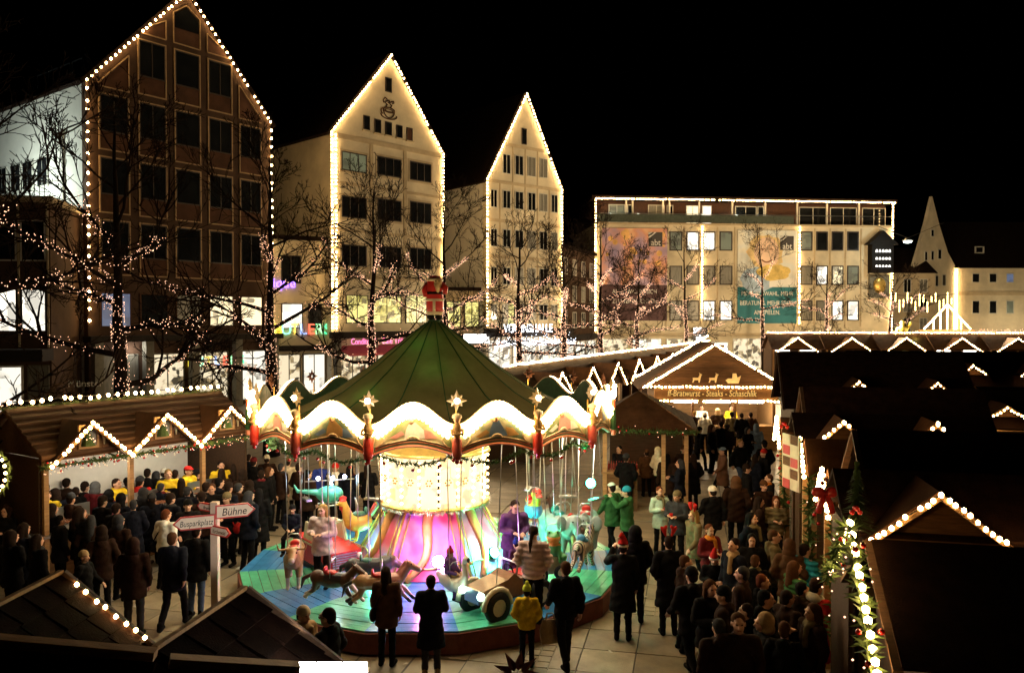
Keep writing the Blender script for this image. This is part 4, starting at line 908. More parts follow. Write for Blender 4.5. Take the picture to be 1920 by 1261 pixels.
# ---- stalls right of the aisle: gable ends face the aisle, roofs run to the right
e1 = V((.9755, -.22, 0)); ra = math.atan2(-.22, .9755)
def right_stall(label, apx, zr, ln, halfd, ez, dorm, dz, dlab, boards=True):
    """ridge from apx along e1; dormers on the slope that faces the viewer"""
    t = thing('market_stall', label, 'market stall', (apx.x, apx.y, 0), ra)
    r = MB(); slab(r, (-.15, -halfd, ez), (ln, -halfd, ez), (ln, 0, zr), (-.15, 0, zr), .06); slab(r, (ln, halfd, ez), (-.15, halfd, ez), (-.15, 0, zr), (ln, 0, zr), .06); r.build('roof', M['felt'], t)
    MB().prism([(-halfd + .15, 0), (halfd - .15, 0), (halfd - .15, ez), (0, zr - .15), (-halfd + .15, ez)], (.15, 0, 0), (0, 1, 0), (0, 0, 1), (.06, 0, 0)).build('end_wall', M['wood_d'], t)
    b = MB(); b.box(.22, halfd - .3, 0, ln - .1, halfd - .24, ez - .1); b.box(.22, -halfd + .24, 0, ln - .1, -halfd + .3, ez - .1); b.build('wall', M['wood_d'], t)
    for s in (-1, 1): MB().bar((-.18, s * halfd, ez - .06), (-.18, 0, zr - .04), .05, .09, (1, 0, 0)).build('barge_board', M['wood_d'], t)
    for xc, gw, az_ in dorm:
        h = az_ - dz; yb = -halfd * (zr - az_) / (zr - ez); yf = yb - 1.25
        MB().prism([(xc - gw / 2 + .05, dz - .1), (xc + gw / 2 - .05, dz - .1), (xc, az_ - .12)], (0, yf + .3, 0), (1, 0, 0), (0, 0, 1), (0, .05, 0)).build('dormer_wall', M['wood'], t)
        for s in (-1, 1):
            o = MB(); slab(o, (xc + s * gw / 2, yf, dz), (xc, yf, az_), (xc, yb + .1, az_), (xc + s * gw / 2, yb + .1, dz), .05); o.build('dormer_roof', M['felt_b'], t)
            MB().bar((xc + s * gw / 2, yf - .03, dz - .07), (xc, yf - .03, az_ - .07), .05, .13, (0, 1, 0)).build('barge_board', M['wood_l'], t)
        bulb_string('lit dormer gable bulbs %s' % dlab[dorm.index((xc, gw, az_))], (apx.x, apx.y, 0), ra, [[(xc - gw / 2, yf - .09, dz - .1), (xc, yf - .09, az_ - .1)], [(xc, yf - .09, az_ - .1), (xc + gw / 2, yf - .09, dz - .1)]], .105, .030, M['bulb'], gw > 1.4, 'light strings on the right hand stalls')
    return t
aA = V((3.93, 8.35, 0)); stA = right_stall('nearest right stall, black roof and garlanded verge with large bulbs', aA, 3.3, 9, 1.3, 2.5, [], 0, [])
bulb_string('large bulbs down the near verge of the nearest right stall', aA, ra, [[(-.36, -.02, 3.45), (-.36, -1.32, 2.42)]], .125, .040, M['bulb'], True)
bulb_string('bulbs down the far verge of the nearest right stall', aA, ra, [[(-.36, .02, 3.45), (-.36, 1.3, 2.5)]], .13, .036, M['bulb'], True)
garland('thick fir garland along the near verge of the nearest right stall', aA, ra, [(-.38, -.05, 3.42), (-.38, -1.4, 2.3)], .17, 21, .03, .05)
garland('fir garland along the far verge of the nearest right stall', aA, ra, [(-.38, .05, 3.42), (-.38, 1.3, 2.45)], .15, 22, .03, .04)
aB = V((5.3, 11.9, 0))
stB = right_stall('second right stall, tall black roof behind the large lit gables', aB, 3.98, 12, 1.6, 2.6, [], 0, [])
def front_stall(label, loc, Wd_, gb, ez, rz_, blab, r, st_):
    stall(label, loc, ra, Wd_, 1.3, ez, rz_, gb, 0, False, False, M['felt'], 0, M['felt_b'])
    for g, l in zip(gb, blab): bulb_string('bulbs on ' + l, (loc[0], loc[1], 0), ra, gable_paths([g], ez), st_, r, M['bulb'], True, 'light strings on the right hand stalls')
front_stall('low stall with two large bulb lit gables behind the nearest right stall', (4.3, 10.15), 4.2, [(.92, 1.7, 3.56), (2.98, 1.7, 3.56)], 2.98, 3.6, ['the large left gable behind the nearest right stall', 'the large gable at the right picture edge'], .03, .10)
aC = V((7.0, 18.8, 0)); stC = right_stall('third right stall, black roof behind two small lit gables', aC, 4.05, 3.7, 1.5, 2.6, [], 0, [])
front_stall('low stall with two small bulb lit gables before the third right stall', (6.1, 16.9), 3.6, [(.78, 1.4, 3.56), (2.52, 1.4, 3.56)], 2.98, 3.58, ['the small left gable before the third right stall', 'the small right gable before the third right stall'], .034, .13)
aD = V((10.0, 29.5, 0)); stD = right_stall('fourth right stall, black roof behind the third', aD, 4.45, 6.0, 2.2, 2.6, [(2.2, 1.0, 3.62), (4.6, 1.0, 3.62)], 3.2, ['of the fourth right stall, left one', 'of the fourth right stall, right one'])
right_stall('low black roofed stall at the right edge behind the third right stall', V((12.6, 25.0, 0)), 3.45, 10, 1.8, 2.5, [(2.0, .9, 3.2)], 2.9, ['of the low stall at the right edge'])
right_stall('long black roof far right in front of the candle arch', V((15.6, 37, 0)), 4.2, 16, 2.2, 2.8, [(2.4, 1.1, 3.75), (4.6, 1.1, 3.75), (7.0, 1.1, 3.75)], 3.35, ['of the long far right roof, left one', 'of the long far right roof, middle one', 'of the long far right roof, right one'])
# gable ends of the middle right stalls toward the aisle, small porch gables with bulbs
for i, (pu, pv, pd, lab) in enumerate(((1584, 878, 12.2, 'nearest'), (1534, 822, 15.2, 'middle'), (1484, 782, 18.6, 'farthest'))):
    p = W(pu, pv, pd); t = thing('porch_gable', 'small bulb lit porch gable over the aisle, %s of three' % lab, 'porch', (p.x, p.y, 0), ra)
    w_ = .62; h = .62
    for s in (-1, 1):
        o = MB(); slab(o, (-.25, s * w_, p.z - h), (-.25, 0, p.z), (.9, 0, p.z), (.9, s * w_, p.z - h), .05); o.build('porch_roof', M['felt_b'], t)
        MB().box(-.2, s * (w_ - .05) - .05, 0, -.1, s * (w_ - .05) + .05, p.z - h).build('post', M['wood_l'], t)
    MB().prism([(-w_, p.z - h), (w_, p.z - h), (0, p.z - .08)], (-.14, 0, 0), (0, 1, 0), (0, 0, 1), (.04, 0, 0)).build('gable_wall', M['wood'], t)
    bulb_string('bulbs on the %s porch gable over the aisle' % lab, (p.x, p.y, 0), ra, [[(-.33, -w_, p.z - h), (-.33, 0, p.z - .02), (-.33, w_, p.z - h)]], .11, .038, M['bulb'], True, 'light strings on the right hand stalls')
    garland('hanging fir garland beside the %s porch gable' % lab, (p.x, p.y, 0), ra, [(-.25, -w_ - .1, p.z - h), (-.22, -w_ - .1, .9)], .2, 40 + i, .02, .02)
    lamp('porch_light', (-.7, 0, p.z - .6), 18, WARM, .1, t)
for i, yy in enumerate((-1.3, -.55, .3, 1.1)):
    garland('fir garland hanging on the end wall of the second right stall, %s from the viewer' % ORD[i], aB, ra, [(.05, yy, 2.7), (.02, yy, .4)], .24, 60 + i, .02, .015)
p = W(1484, 866, 14.8); ps = thing('picture_poster', 'red and white picture poster board hanging by the aisle', 'poster', p, math.radians(-82))
MB().box(-.32, -.02, -.5, .32, .02, .5).build('board', M['cream'], ps); MB().box(-.03, .02, -.5 - p.z + .5, .03, .06, .3).build('post', M['wood_d'], ps)
for i in range(5):
    for k in range(2): MB().box(-.28 + k * .29, -.03, -.5 + i * .21, -.02 + k * .29, -.021, -.33 + i * .21).build('printed_picture', (M['red'], M['cream'], M['wood'])[(i + k) % 3], ps)
q = thing('red_bow', 'big red bow on the fir garland by the aisle', 'bow', W(1547, 925, 10.9)); b = MB()
for s in (-1, 1): b.ball((s * .09, 0, .02), (.1, .05, .075), 10, 6); b.tube([(0, 0, 0), (s * .06, -.02, -.12), (s * .1, -.02, -.26)], [.03, .045, .04], 6)
b.ico((0, -.04, .02), .035); b.build('ribbon', M['red'], q, True)
for i, (u, v, d, s) in enumerate(((1605, 960, 9.2, .045), (1548, 905, 11.3, .045), (1470, 800, 16, .06))):
    q = thing('red_bauble', 'red bauble cluster on the right garland, %s' % ('nearest', 'by the bow', 'farthest')[i], 'bauble', W(u, v, d)); b = MB()
    for k in range(4): b.ball((math.cos(k * 1.6) * s, math.sin(k * 1.6) * s * .5, (k % 2) * s), s * .7, 8, 6)
    b.build('ball', M['bauble'], q, True)
# straw stars / little fir at aisle posts
for i, (u, v, d) in enumerate(((1606, 950, 9.4),)):
    q = thing('small_fir_tree', 'small dark fir tree between the first two right stalls', 'fir tree', W(u, v + 40, d)); b = MB(); rr = random.Random(i)
    for k in range(240):
        h = rr.random(); a = rr.uniform(0, 2 * PI); R = .26 * (1 - h) + .02; c = V((0, 0, h * .8)); tip = V((math.cos(a) * R, math.sin(a) * R, h * .8 - .06)); sd = V((-math.sin(a), math.cos(a), 0)) * .03
        b.add([c - sd, c + sd, tip], [(0, 1, 2)])
    b.build('fir_twigs', M['fir'], q, kind='stuff'); MB().tube([(0, 0, -W(u, v + 40, d).z), (0, 0, 0), (0, 0, .75)], [.035, .03, .008], 6).build('trunk', M['bark'], q)
# ---- far right rows
for k in range(7):
    o = V((19.5 + k * 3.9, 60 - k * .3, 0)); gb = [(1.75, 2.7, 4.3)]
    stall('%s hut of the row in front of the department store and steep gable' % ORD[k], o, math.radians(-3), 3.7, 2.4, 3.45, 4.55, gb, 0, k % 3 == 0, True, M['felt_b'], 40, M['felt_b'])
    bulb_string('gable lights on the %s hut before the department store' % ORD[k], o, math.radians(-3), gable_paths(gb, 3.45) + [[(0, 1.2, 4.68), (3.9, 1.2, 4.68)]], .2, .05, M['bulb_big'], False, 'light strings on the far huts')
    if k % 2 == 0: lamp('facade_fill_light', o + V((1.7, 2.8, 5.6)), 7500, (1, .74, .42), .25)  # added lamp without fixture, fills the department store front with light
for k, (u, v, d, lab) in enumerate(((1795, 700, 34, 'left'), (1850, 740, 27, 'middle'), (1895, 775, 24, 'right'))):
    p = W(u, v, d); t = thing('stall_gable_end', 'bare wooden gable end rising behind the black roofs, %s one' % lab, 'stall', (p.x, p.y, 0), math.radians(-35))
    MB().prism([(-1.1, p.z - 1.0), (1.1, p.z - 1.0), (0, p.z)], (0, 0, 0), (1, 0, 0), (0, 0, 1), (0, .06, 0)).build('gable_wall', M['wood_l'], t)
    MB().box(-1.1, 0, 0, 1.1, 2, p.z - 1.0).build('wall', M['wood_d'], t)
    r = MB()
    for s in (-1, 1): slab(r, (s * 1.25, -.1, p.z - 1.12), (0, -.1, p.z + .04), (0, 2.2, p.z + .04), (s * 1.25, 2.2, p.z - 1.12), .05)
    r.build('roof', M['felt_b'], t)
    bulb_string('short bulb string on the %s bare gable end' % lab, (p.x, p.y, 0), math.radians(-35), [[(-1.2, -.2, p.z - 1.1), (0, -.2, p.z)]], .16, .05, M['bulb'], False)
# candle arch on a stall roof
ar = W(1775, 618, 70); at_ = thing('candle_arch', 'large lit candle arch triangle standing before the steep gabled house', 'candle arch', ar); b = MB(); lt = MB()
MB().box(-2.4, -.1, -.25, 2.4, .25, .0).build('base', M['wood_l'], at_); MB().box(-2.3, -.05, -ar.z, 2.3, .2, -.25).build('stand', M['wood_d'], at_)
for s in (-1, 1): b.bar((s * 2.0, 0, .1), (0, 0, 2.2), .1, .1, (0, 1, 0)); [lt.ico(c, .07) for c in along((s * 2.0, -.1, .1), (0, -.1, 2.2), .16)]
for k in range(-2, 3): zt_ = 2.2 - abs(k) * .62; b.box(k * .6 - .04, -.04, 0, k * .6 + .04, .04, zt_); [lt.ico(c, .06) for c in along((k * .6, -.1, .1), (k * .6, -.1, zt_), .2)]
lamp('arch_light', (0, -.4, 1.2), 300, WARM, .3, at_); b.build('frame', M['wood_l'], at_); lt.build('bulb', M['bulb_big'], at_, kind='stuff')
sw = W(1692, 620, 62); q = thing('weathered_statue', 'yellow green lit stone figure standing above the far huts', 'statue', V((sw.x, sw.y, 0)))
MB().lathe([(.5, 0), (.45, 3.6), (.6, 3.7), (.55, 3.9), (.35, 3.95)], 12).build('pedestal', M['plaster_trim'], q)
# ---- foreground roofs at the lower left
def fore_roof(label, F, Bk, R_, sd):
    t = thing('market_stall', label, 'market stall', (F.x, F.y, 0)); o = V((F.x, F.y, 0)); F0, B0, R0 = F - o, Bk - o, R_ - o
    RB = R0 + (B0 - F0) * 1.0
    r = MB(); slab(r, F0, R0, RB, B0, .05); Lf = V((F0.x - (R0.x - F0.x) * .8, F0.y - .1, R0.z)); slab(r, Lf, F0, B0, Lf + (B0 - F0), .05); r.build('roof', M['felt'], t)
    shingles(t, R0 + V((0, 0, .01)), RB + V((0, 0, .01)), B0 + V((0, 0, .01)), F0 + V((0, 0, .01)), 4, 5, M['felt'], seed=sd)
    MB().bar(F0 + V((0, 0, .03)), B0 + V((0, 0, .03)), .045, .03).build('ridge_board', M['wood_l'], t)
    MB().bar(F0 + V((0, 0, .0)), R0, .06, .1).build('barge_board', M['wood_d'], t)
    MB().prism([(-1.1, 0), (1.1, 0), (1.1, R_.z - .1), (0, F.z - .15), (-1.1, R_.z - .1)], V((0, -.15, 0)), (R0 - F0).normalized() * V((1, 1, 0)).length * 0 + V((.98, .2, 0)), (0, 0, 1), (0, -.06, 0)).build('front_wall', M['wood_d'], t)
    return t
F2 = W(460, 1107, 6.65); Bk2 = W(290, 1222, 5.42); R2_ = W(705, 1300, 6.9)
fore_roof('foreground stall roof with big felt shingles, left of the white lamp', F2, Bk2, R2_, 5)
F1_ = W(115, 1077, 7.07); Bk1 = W(-60, 1168, 5.9); R1_ = W(310, 1236, 7.25)
fore_roof('foreground stall roof at the lower left corner with a bulb lined edge', F1_, Bk1, R1_, 6)
bulb_string('row of ten small bulbs on the edge of the lower left roof', (0, 0, 0), 0, [[W(145, 1095, 7.05), W(272, 1196, 7.18)]], .105, .021, M['bulb'], True)
for i, (a, b) in enumerate(((W(-20, 1199, 5.2), W(292, 1226, 5.35)), (W(318, 1238, 5.0), W(560, 1252, 5.3)))):
    o = link('eave_board', None, None, a, label='pale wooden eave board along the bottom of the picture, %s one' % ('left', 'right')[i], category='eave board')
    MB().bar((0, 0, 0), b - a, .1, .06).build('board', M['wood_l'], o)
    sl_ = MB(); slab(sl_, V((0, 0, -.05)), b - a - V((0, 0, .05)), b - a + V((0, -1.6, -1.5)), V((0, -1.6, -1.5)), .05); sl_.build('roof', M['felt'], o)
sp_aim = G(403, 940, 2.75) + V((0, 0, -.25)); wl_ = W(612, 1262, 6.2); q = thing('floodlight', 'glaring white floodlight box at the lower picture edge', 'lamp', wl_)
MB().box(-.32, -.1, -.12, .32, .12, .0).build('lamp_box', M['steel'], q); [MB().box(-.3 + i * .205, -.08, .001, -.11 + i * .205, .1, .05).build('lamp_glass', emat('floodlight_glass', (1, .97, .9), 25), q) for i in range(3)]; MB().ring(-.33, -.02, .33, .06, -.13, -.11, .02).build('lamp_rim', M['steel'], q); lamp('flood', (-.1, .2, .3), 900, (1, .93, .8), .12, q, 'SPOT', (sp_aim - (wl_ + V((-.1, .2, .3)))).to_track_quat('-Z', 'Y').to_euler(), math.radians(16))
MB().tube([(0, 0, -.12), (0, 0, -wl_.z)], .04, 8).build('pole', M['black'], q)
q = thing('star_lantern', 'dark red paper star lantern at the bottom edge below the boy', 'star', W(970, 1262, 8.2)); b = MB()
for k in range(9):
    a = k * 2 * PI / 9; c = V((math.cos(a), 0, math.sin(a))); s = V((-math.sin(a), 0, math.cos(a))); b.add([c * .08 + s * .05, c * .08 - s * .05, c * .06 + V((0, .06, 0)), c * .06 - V((0, .06, 0)), c * .26], [(0, 2, 4), (2, 1, 4), (1, 3, 4), (3, 0, 4)])
b.build('star_points', mat('dark_red_paper', (.10, .03, .02), .8), q); MB().tube([(0, 0, 0), (0, 0, -2.4)], .015, 5).build('pole', M['black'], q)
# ---- signpost
sp = G(403, 940, 2.75); sp = V((sp.x, sp.y, 0)); t = thing('signpost', 'white signpost with four red edged wooden arrows', 'signpost', sp)
MB().box(-.055, -.055, 0, .055, .055, 2.75).build('post', mat('signpost_wood', (.62, .46, .36), .5, var=.1), t)
MB().add([], [])
SGN = mat('sign_face', (.80, .66, .54), .5, var=.05); SGD = mat('sign_letter', (.02, .015, .012), .6)
def arrow(lab, L, h, z, rz, y, s, flip=False, small=False):
    pl = [(0, -h / 2), (L - h * .55, -h / 2), (L, 0), (L - h * .55, h / 2), (0, h / 2)]
    o = MB().prism(pl, (0, y, 0), (1, 0, 0), (0, 0, 1), (0, -.03, 0)).build('arrow_board', M['red'], t, label=lab)
    k = .022; pi_ = [(k, -h / 2 + k), (L - h * .55 - k * .3, -h / 2 + k), (L - k * 1.5, 0), (L - h * .55 - k * .3, h / 2 - k), (k, h / 2 - k)]
    MB().prism(pi_, (0, y - .031, 0), (1, 0, 0), (0, 0, 1), (0, -.004, 0)).build('board_face', SGN, o)
    mx = Matrix.Translation((L * .46, y - .036, -.01)) @ Matrix.Rotation(PI / 2, 4, 'X')
    if flip: mx = mx @ Matrix.Diagonal((-1, 1, 1, 1)) 
    text(s, h * (.78 if not small else .6), SGD if not small else mat('sign_letter_brown', (.2, .1, .05), .6), o, mx, shear=.2, sx=.88 if not small else .66, ext=.002)
    o.location = (0, 0, z); o.rotation_euler = (0, 0, rz)
    return o
arrow('arrow board lettered Bühne pointing right', .60, .215, 2.60, math.radians(24), -.06, 'Bühne')
arrow('small arrow board pointing right and towards the viewer', .46, .15, 2.33, math.radians(-32), -.06, 'Kirchenwald', small=True)
def arrow_l(lab, L, h, z, rz, y, s, small=False):
    o = arrow(lab, L, h, z, rz, y, s, False, small); return o
# left pointing boards are built mirrored so that the lettering still reads from the front
def arrow_left(lab, L, h, z, rz, y, s, small=False):
    pl = [(0, -h / 2), (0, h / 2), (-L + h * .55, h / 2), (-L, 0), (-L + h * .55, -h / 2)]
    o = MB().prism(pl, (0, y, 0), (1, 0, 0), (0, 0, 1), (0, -.03, 0)).build('arrow_board', M['red'], t, label=lab); k = .022
    MB().prism([(-k, -h / 2 + k), (-k, h / 2 - k), (-L + h * .55 + k * .3, h / 2 - k), (-L + k * 1.5, 0), (-L + h * .55 + k * .3, -h / 2 + k)], (0, y - .031, 0), (1, 0, 0), (0, 0, 1), (0, -.004, 0)).build('board_face', SGN, o)
    text(s, h * (.62 if not small else .6), SGD, o, Matrix.Translation((-L * .45, y - .036, -.01)) @ Matrix.Rotation(PI / 2, 4, 'X'), shear=.2, sx=.72, ext=.002)
    o.location = (0, 0, z); o.rotation_euler = (0, 0, rz); return o
arrow_left('arrow board lettered Busparkplatz pointing left', .62, .21, 2.47, math.radians(24), -.06, 'Busparkplatz')
arrow_left('small arrow board behind pointing left and away', .46, .13, 2.63, math.radians(-30), .06, 'Brunnen', True)
# ================================================================ carousel
CX, CY = -1.68, 17.25
car = thing('carousel', 'chain carousel with green tent roof, painted arches and glowing centre', 'carousel', (CX, CY, 0))
NS = 16; RP = 4.05; PZ = .40; A0_ = -PI / 2 - PI / NS
def pol(r, a, z=0): return V((r * math.cos(a), r * math.sin(a), z))
b = MB(); ring = [pol(RP + .03, A0_ + 2 * PI * k / NS) for k in range(NS)]
b.prism([(p.x, p.y) for p in ring], (0, 0, .02), (1, 0, 0), (0, 1, 0), (0, 0, PZ - .05)); b.build('platform', mat('platform_skirt', (.12, .03, .018), .6, var=.3), car)
NPK = 17; r_in = 1.0
for k in range(NS): # floor planks, laid across each sector
    a = A0_ + 2 * PI * k / NS; a2 = a + 2 * PI / NS; da, db = pol(1, a), pol(1, a2); m = M['plank_g'] if k % 2 else M['plank_b']; big = MB()
    for j in range(NPK):
        r0, r1 = lerp(r_in, RP, j / NPK), lerp(r_in, RP, (j + 1) / NPK) - .012
        q = [da * r0, db * r0, db * r1, da * r1]; o = MB(); z0, z1 = PZ - .03, PZ + .003 * ((j * 7 + k * 3) % 3)
        o.add([p + V((0, 0, z0)) for p in q] + [p + V((0, 0, z1)) for p in q], [(0, 1, 2, 3), (7, 6, 5, 4), (0, 4, 5, 1), (1, 5, 6, 2), (2, 6, 7, 3), (3, 7, 4, 0)]); o.build('floor_plank', m, car)
# tent roof
prof = [(.10, 5.60), (.16, 5.55), (.42, 5.36), (.72, 5.12), (1.38, 4.61), (2.07, 4.15), (2.7, 3.84), (3.62, 3.50)]
tv = MB(); n = 64; vs = []; fs = []
for i, (r, z) in enumerate(prof):
    for j in range(n):
        s = 1 if j % 4 == 0 else (.985 if j % 4 == 2 else .991); sag = .018 * r * (0 if j % 4 == 0 else 1) ; vs.append(pol(r * s, A0_ + 2 * PI * j / n, z - sag * .6))
for i in range(len(prof) - 1):
    for j in range(n): fs.append((i * n + j, (i + 1) * n + j, (i + 1) * n + (j + 1) % n, i * n + (j + 1) % n))
tv.add(vs, fs); tv.build('canopy', M['canvas'], car, True)
sm_ = MB()
for k in range(NS): sm_.tube([pol(r + .004, A0_ + 2 * PI * k / NS, z + .004) for r, z in prof[1:]], .012, 4)
sm_.build('canopy_seam', M['canvas_d'], car)
cs = MB(); cs.lathe([(0, 5.62), (.14, 5.6), (.13, 5.5)], 12); cs.build('canopy_cap', M['canvas_d'], car)
# rounding boards
RB_ = 3.75; half = RB_ * math.sin(PI / NS); rin = RB_ * math.cos(PI / NS)
def topz(x): t = abs(x) / half; return 3.80 + .38 * (.5 + .5 * math.cos(PI * min(1, t))) 
def botz(x): t = abs(x) / half; return 3.28 + .17 * math.cos(PI / 2 * t)
xs = [lerp(-half, half, i / 16) for i in range(17)]
poly = [(x, botz(x)) for x in xs] + [(x, topz(x)) for x in xs[::-1]]
PM = [blotmat('painted_scene_%s' % n, st, 2.2) for n, st in (('meadow', [(.3, (.05, .10, .03)), (.7, (.60, .50, .30)), (.45, (.16, .20, .08)), (.57, (.42, .38, .22))]), ('lake', [(.3, (.05, .08, .05)), (.7, (.56, .52, .36)), (.45, (.12, .18, .12)), (.57, (.38, .36, .25))]))]
def vec_r(a): return pol(1, a), V((-math.sin(a), math.cos(a), 0))
orn = mat('ornament_cream', (.56, .44, .27), .5, var=.2, bump=0); orn_r = mat('ornament_coral', (.50, .17, .08), .5, var=.2, bump=0); orn_g = mat('ornament_green', (.10, .17, .10), .5, var=.2, bump=0)
skin_p = mat('paint_flesh', (.62, .36, .22), .6, bump=0); dress = [mat('paint_' + n, c, .6, bump=0) for n, c in (('white', (.62, .56, .46)), ('blue', (.12, .20, .36)), ('rose', (.55, .25, .20)), ('ochre', (.45, .27, .10)))]
AIM = -PI / 2
BMESH = {}
for k in range(NS):
    ac = A0_ + 2 * PI * (k + .5) / NS; o, tx = vec_r(ac); org = o * rin; ex = tx; front = math.sin(ac) < .2
    bd = MB(); bd.prism(poly, org + o * -.03, ex, (0, 0, 1), o * .05)
    bo = bd.build('rounding_board', PM[k % 2] if front else M['canvas_d'], car)
    if not front:
        MB().prism(poly, org - o * .04, ex, (0, 0, 1), o * .008).build('board_back', M['canvas_d'], bo); 
    P = lambda x, z, y=.03: org + ex * x + V((0, 0, z)) + o * y
    e = MB(); e.tube([P(x, botz(x) + .02, .035) for x in xs], .022, 5); e.tube([P(x, botz(x) + .085, .03) for x in xs[1:-1]], .010, 4); e.build('board_edging', orn_r, bo)
    e = MB()
    for i in range(16): x0, x1 = xs[i], xs[i + 1]; e.add([P(x0, botz(x0) + .04, .026), P(x1, botz(x1) + .04, .026), P(x1, botz(x1) + .13, .026), P(x0, botz(x0) + .13, .026)], [(0, 1, 2, 3)])
    e.build('edging_band', orn_g, bo)
    sc_ = MB() # scrolls
    for s in (-1, 1):
        c = []; 
        for i in range(14): a = i * .55; rr = .085 * (1 - i / 16); c.append(P(s * (half - .17) + s * math.cos(a) * rr, 3.70 + math.sin(a) * rr - .012 * i * .2, .035))
        sc_.tube([P(s * (half - .05), 3.36, .03), P(s * (half - .06), 3.5, .035), P(s * (half - .085), 3.64, .035)] + c, .016, 4)
        sc_.tube([P(s * (half - .12), 3.42, .03), P(s * (half - .2), 3.5, .035), P(s * (half - .25), 3.58, .035), P(s * (half - .21), 3.63, .03)], .016, 4)
        sc_.tube([P(s * (half - .1), 3.44, .03), P(s * (half - .3), 3.51, .032), P(0, botz(0) + .15, .032)], .012, 4)
    sc_.tube([P(math.cos(a) * .09, botz(0) + .12 + math.sin(a) * .06, .035) for a in [PI * i / 8 for i in range(9)]], .018, 5)
    sc_.build('scroll_ornament', orn, bo, True)
    if front: # painted figures as low relief
        rr = random.Random(k); f = MB(); f.ball(P(-.03, 3.90, .03), (.055, .055, .06), 8, 6, 0); f.build('painted_head', skin_p, bo)
        f = MB(); pts = [P(-.06, 3.87), P(.04, 3.87), P(.10 + rr.uniform(0, .1), 3.74), P(.2, 3.6), P(-.15, 3.58), P(-.12, 3.74)]; f.add([p + o * .006 for p in pts], [list(range(6))]); f.build('painted_dress', dress[k % 4], bo)
        f = MB(); f.add([P(x, z, .034) for x, z in ((.16, 3.75), (.3, 3.72), (.42, 3.6), (.2, 3.58))], [(0, 1, 2, 3)]); f.build('painted_animal', dress[(k + 2) % 4], bo); f = MB(); f.add([P(x, z, .034) for x, z in ((-.2, 3.72), (-.14, 3.66), (-.3, 3.58), (-.4, 3.6))], [(0, 1, 2, 3)]); f.build('painted_animal', dress[(k + 2) % 4], bo)
    bl = MB()
    for i in range(22): x = lerp(-half + .02, half - .02, i / 21); bl.ico(P(x, topz(x) - .02, .07), .058)
    for i in range(20): x = lerp(-half + .05, half - .05, i / 19); bl.ico(P(x, topz(x) - .125, .065), .052)
    for i in range(18): x = lerp(-half + .14, half - .14, i / 17); bl.ico(P(x, topz(x) - .21, .06), .036)
    bl.build('bulb', M['bulb_ring'], bo, kind='stuff')
    e = MB(); e.tube([P(x, topz(x) + .01, 0) for x in xs], .028, 5); e.build('board_cresting', orn, bo)
# figures, stars, candles at the joints
robe = [mat('robe_red', (.50, .03, .015), .5, bump=0), mat('robe_wine', (.34, .05, .03), .5, bump=0)]
starm = emat('star_paper', (1, .46, .08), .35); starc = emat('star_bulb', (1, .75, .35), 40)
for k in range(NS):
    a = A0_ + 2 * PI * k / NS; o, tx = vec_r(a); c = o * (RB_ + .10); f = MB(); front_ = math.sin(a) < -.3
    if not front_:
        MB().lathe([(.03, 3.24), (.06, 3.4), (.05, 3.75), (.0, 3.9)], 8, c).build('post_cover', M['canvas_d'], car)
    if front_:
        f.lathe([(.0, 3.24), (.06, 3.26), (.085, 3.32), (.088, 3.42), (.078, 3.58), (.06, 3.62)], 12, c)
        fo = f.build('nutcracker_figure', robe[k % 2], car, True)
        MB().lathe([(.055, 3.6), (.065, 3.68), (.085, 3.76), (.07, 3.83), (.035, 3.87), (.035, 3.89)], 12, c).build('torso', dress[3], fo, True)
        MB().ball(c + V((0, 0, 3.93)), (.06, .06, .07), 10, 7).build('head', skin_p, fo, True)
        MB().lathe([(.085, 3.95), (.08, 4.0), (.03, 4.03), (0, 4.035)], 10, c).build('hat', orn, fo, True)
        h = MB(); h.tube([c + tx * .1 + V((0, 0, 3.76)), c + tx * .09 + o * .08 + V((0, 0, 3.68)), c + o * .1 + V((0, 0, 3.7))], .025, 6); h.tube([c - tx * .1 + V((0, 0, 3.76)), c - tx * .09 + o * .08 + V((0, 0, 3.68)), c + o * .1 + V((0, 0, 3.68))], .025, 6); h.build('arm', dress[3], fo, True)
        MB().lathe([(.02, 3.17), (.04, 3.19), (.035, 3.24), (.08, 3.25), (.08, 3.27)], 10, c).build('finial', M['bauble'], fo, True)
    if math.sin(a) < .95:
        s = MB(); cs_ = o * (RB_ + .06) + V((0, 0, 4.24))
        for j in range(8):
            t0 = j * PI / 4 + PI / 8 * 0; R = .185 if j % 2 == 0 else .14; d1 = tx * math.cos(t0) + V((0, 0, math.sin(t0))); d2 = tx * -math.sin(t0) + V((0, 0, math.cos(t0)))
            s.add([cs_ + d1 * .06 + d2 * .05, cs_ + d1 * .06 - d2 * .05, cs_ + d1 * .05 + o * .05, cs_ + d1 * .05 - o * .05, cs_ + d1 * R], [(0, 2, 4), (2, 1, 4), (1, 3, 4), (3, 0, 4)])
        so = s.build('paper_star', starm if math.sin(a) < -.1 else mat('star_unlit', (.10, .04, .02), .8), car)
        if math.sin(a) < -.1: MB().ball(cs_ + o * .06, .05, 8, 6).build('star_bulb', starc, so)
        MB().tube([o * RB_ + V((0, 0, 3.85)), o * RB_ + V((0, 0, 4.1))], .012, 5).build('star_stem', M['gold'], so)
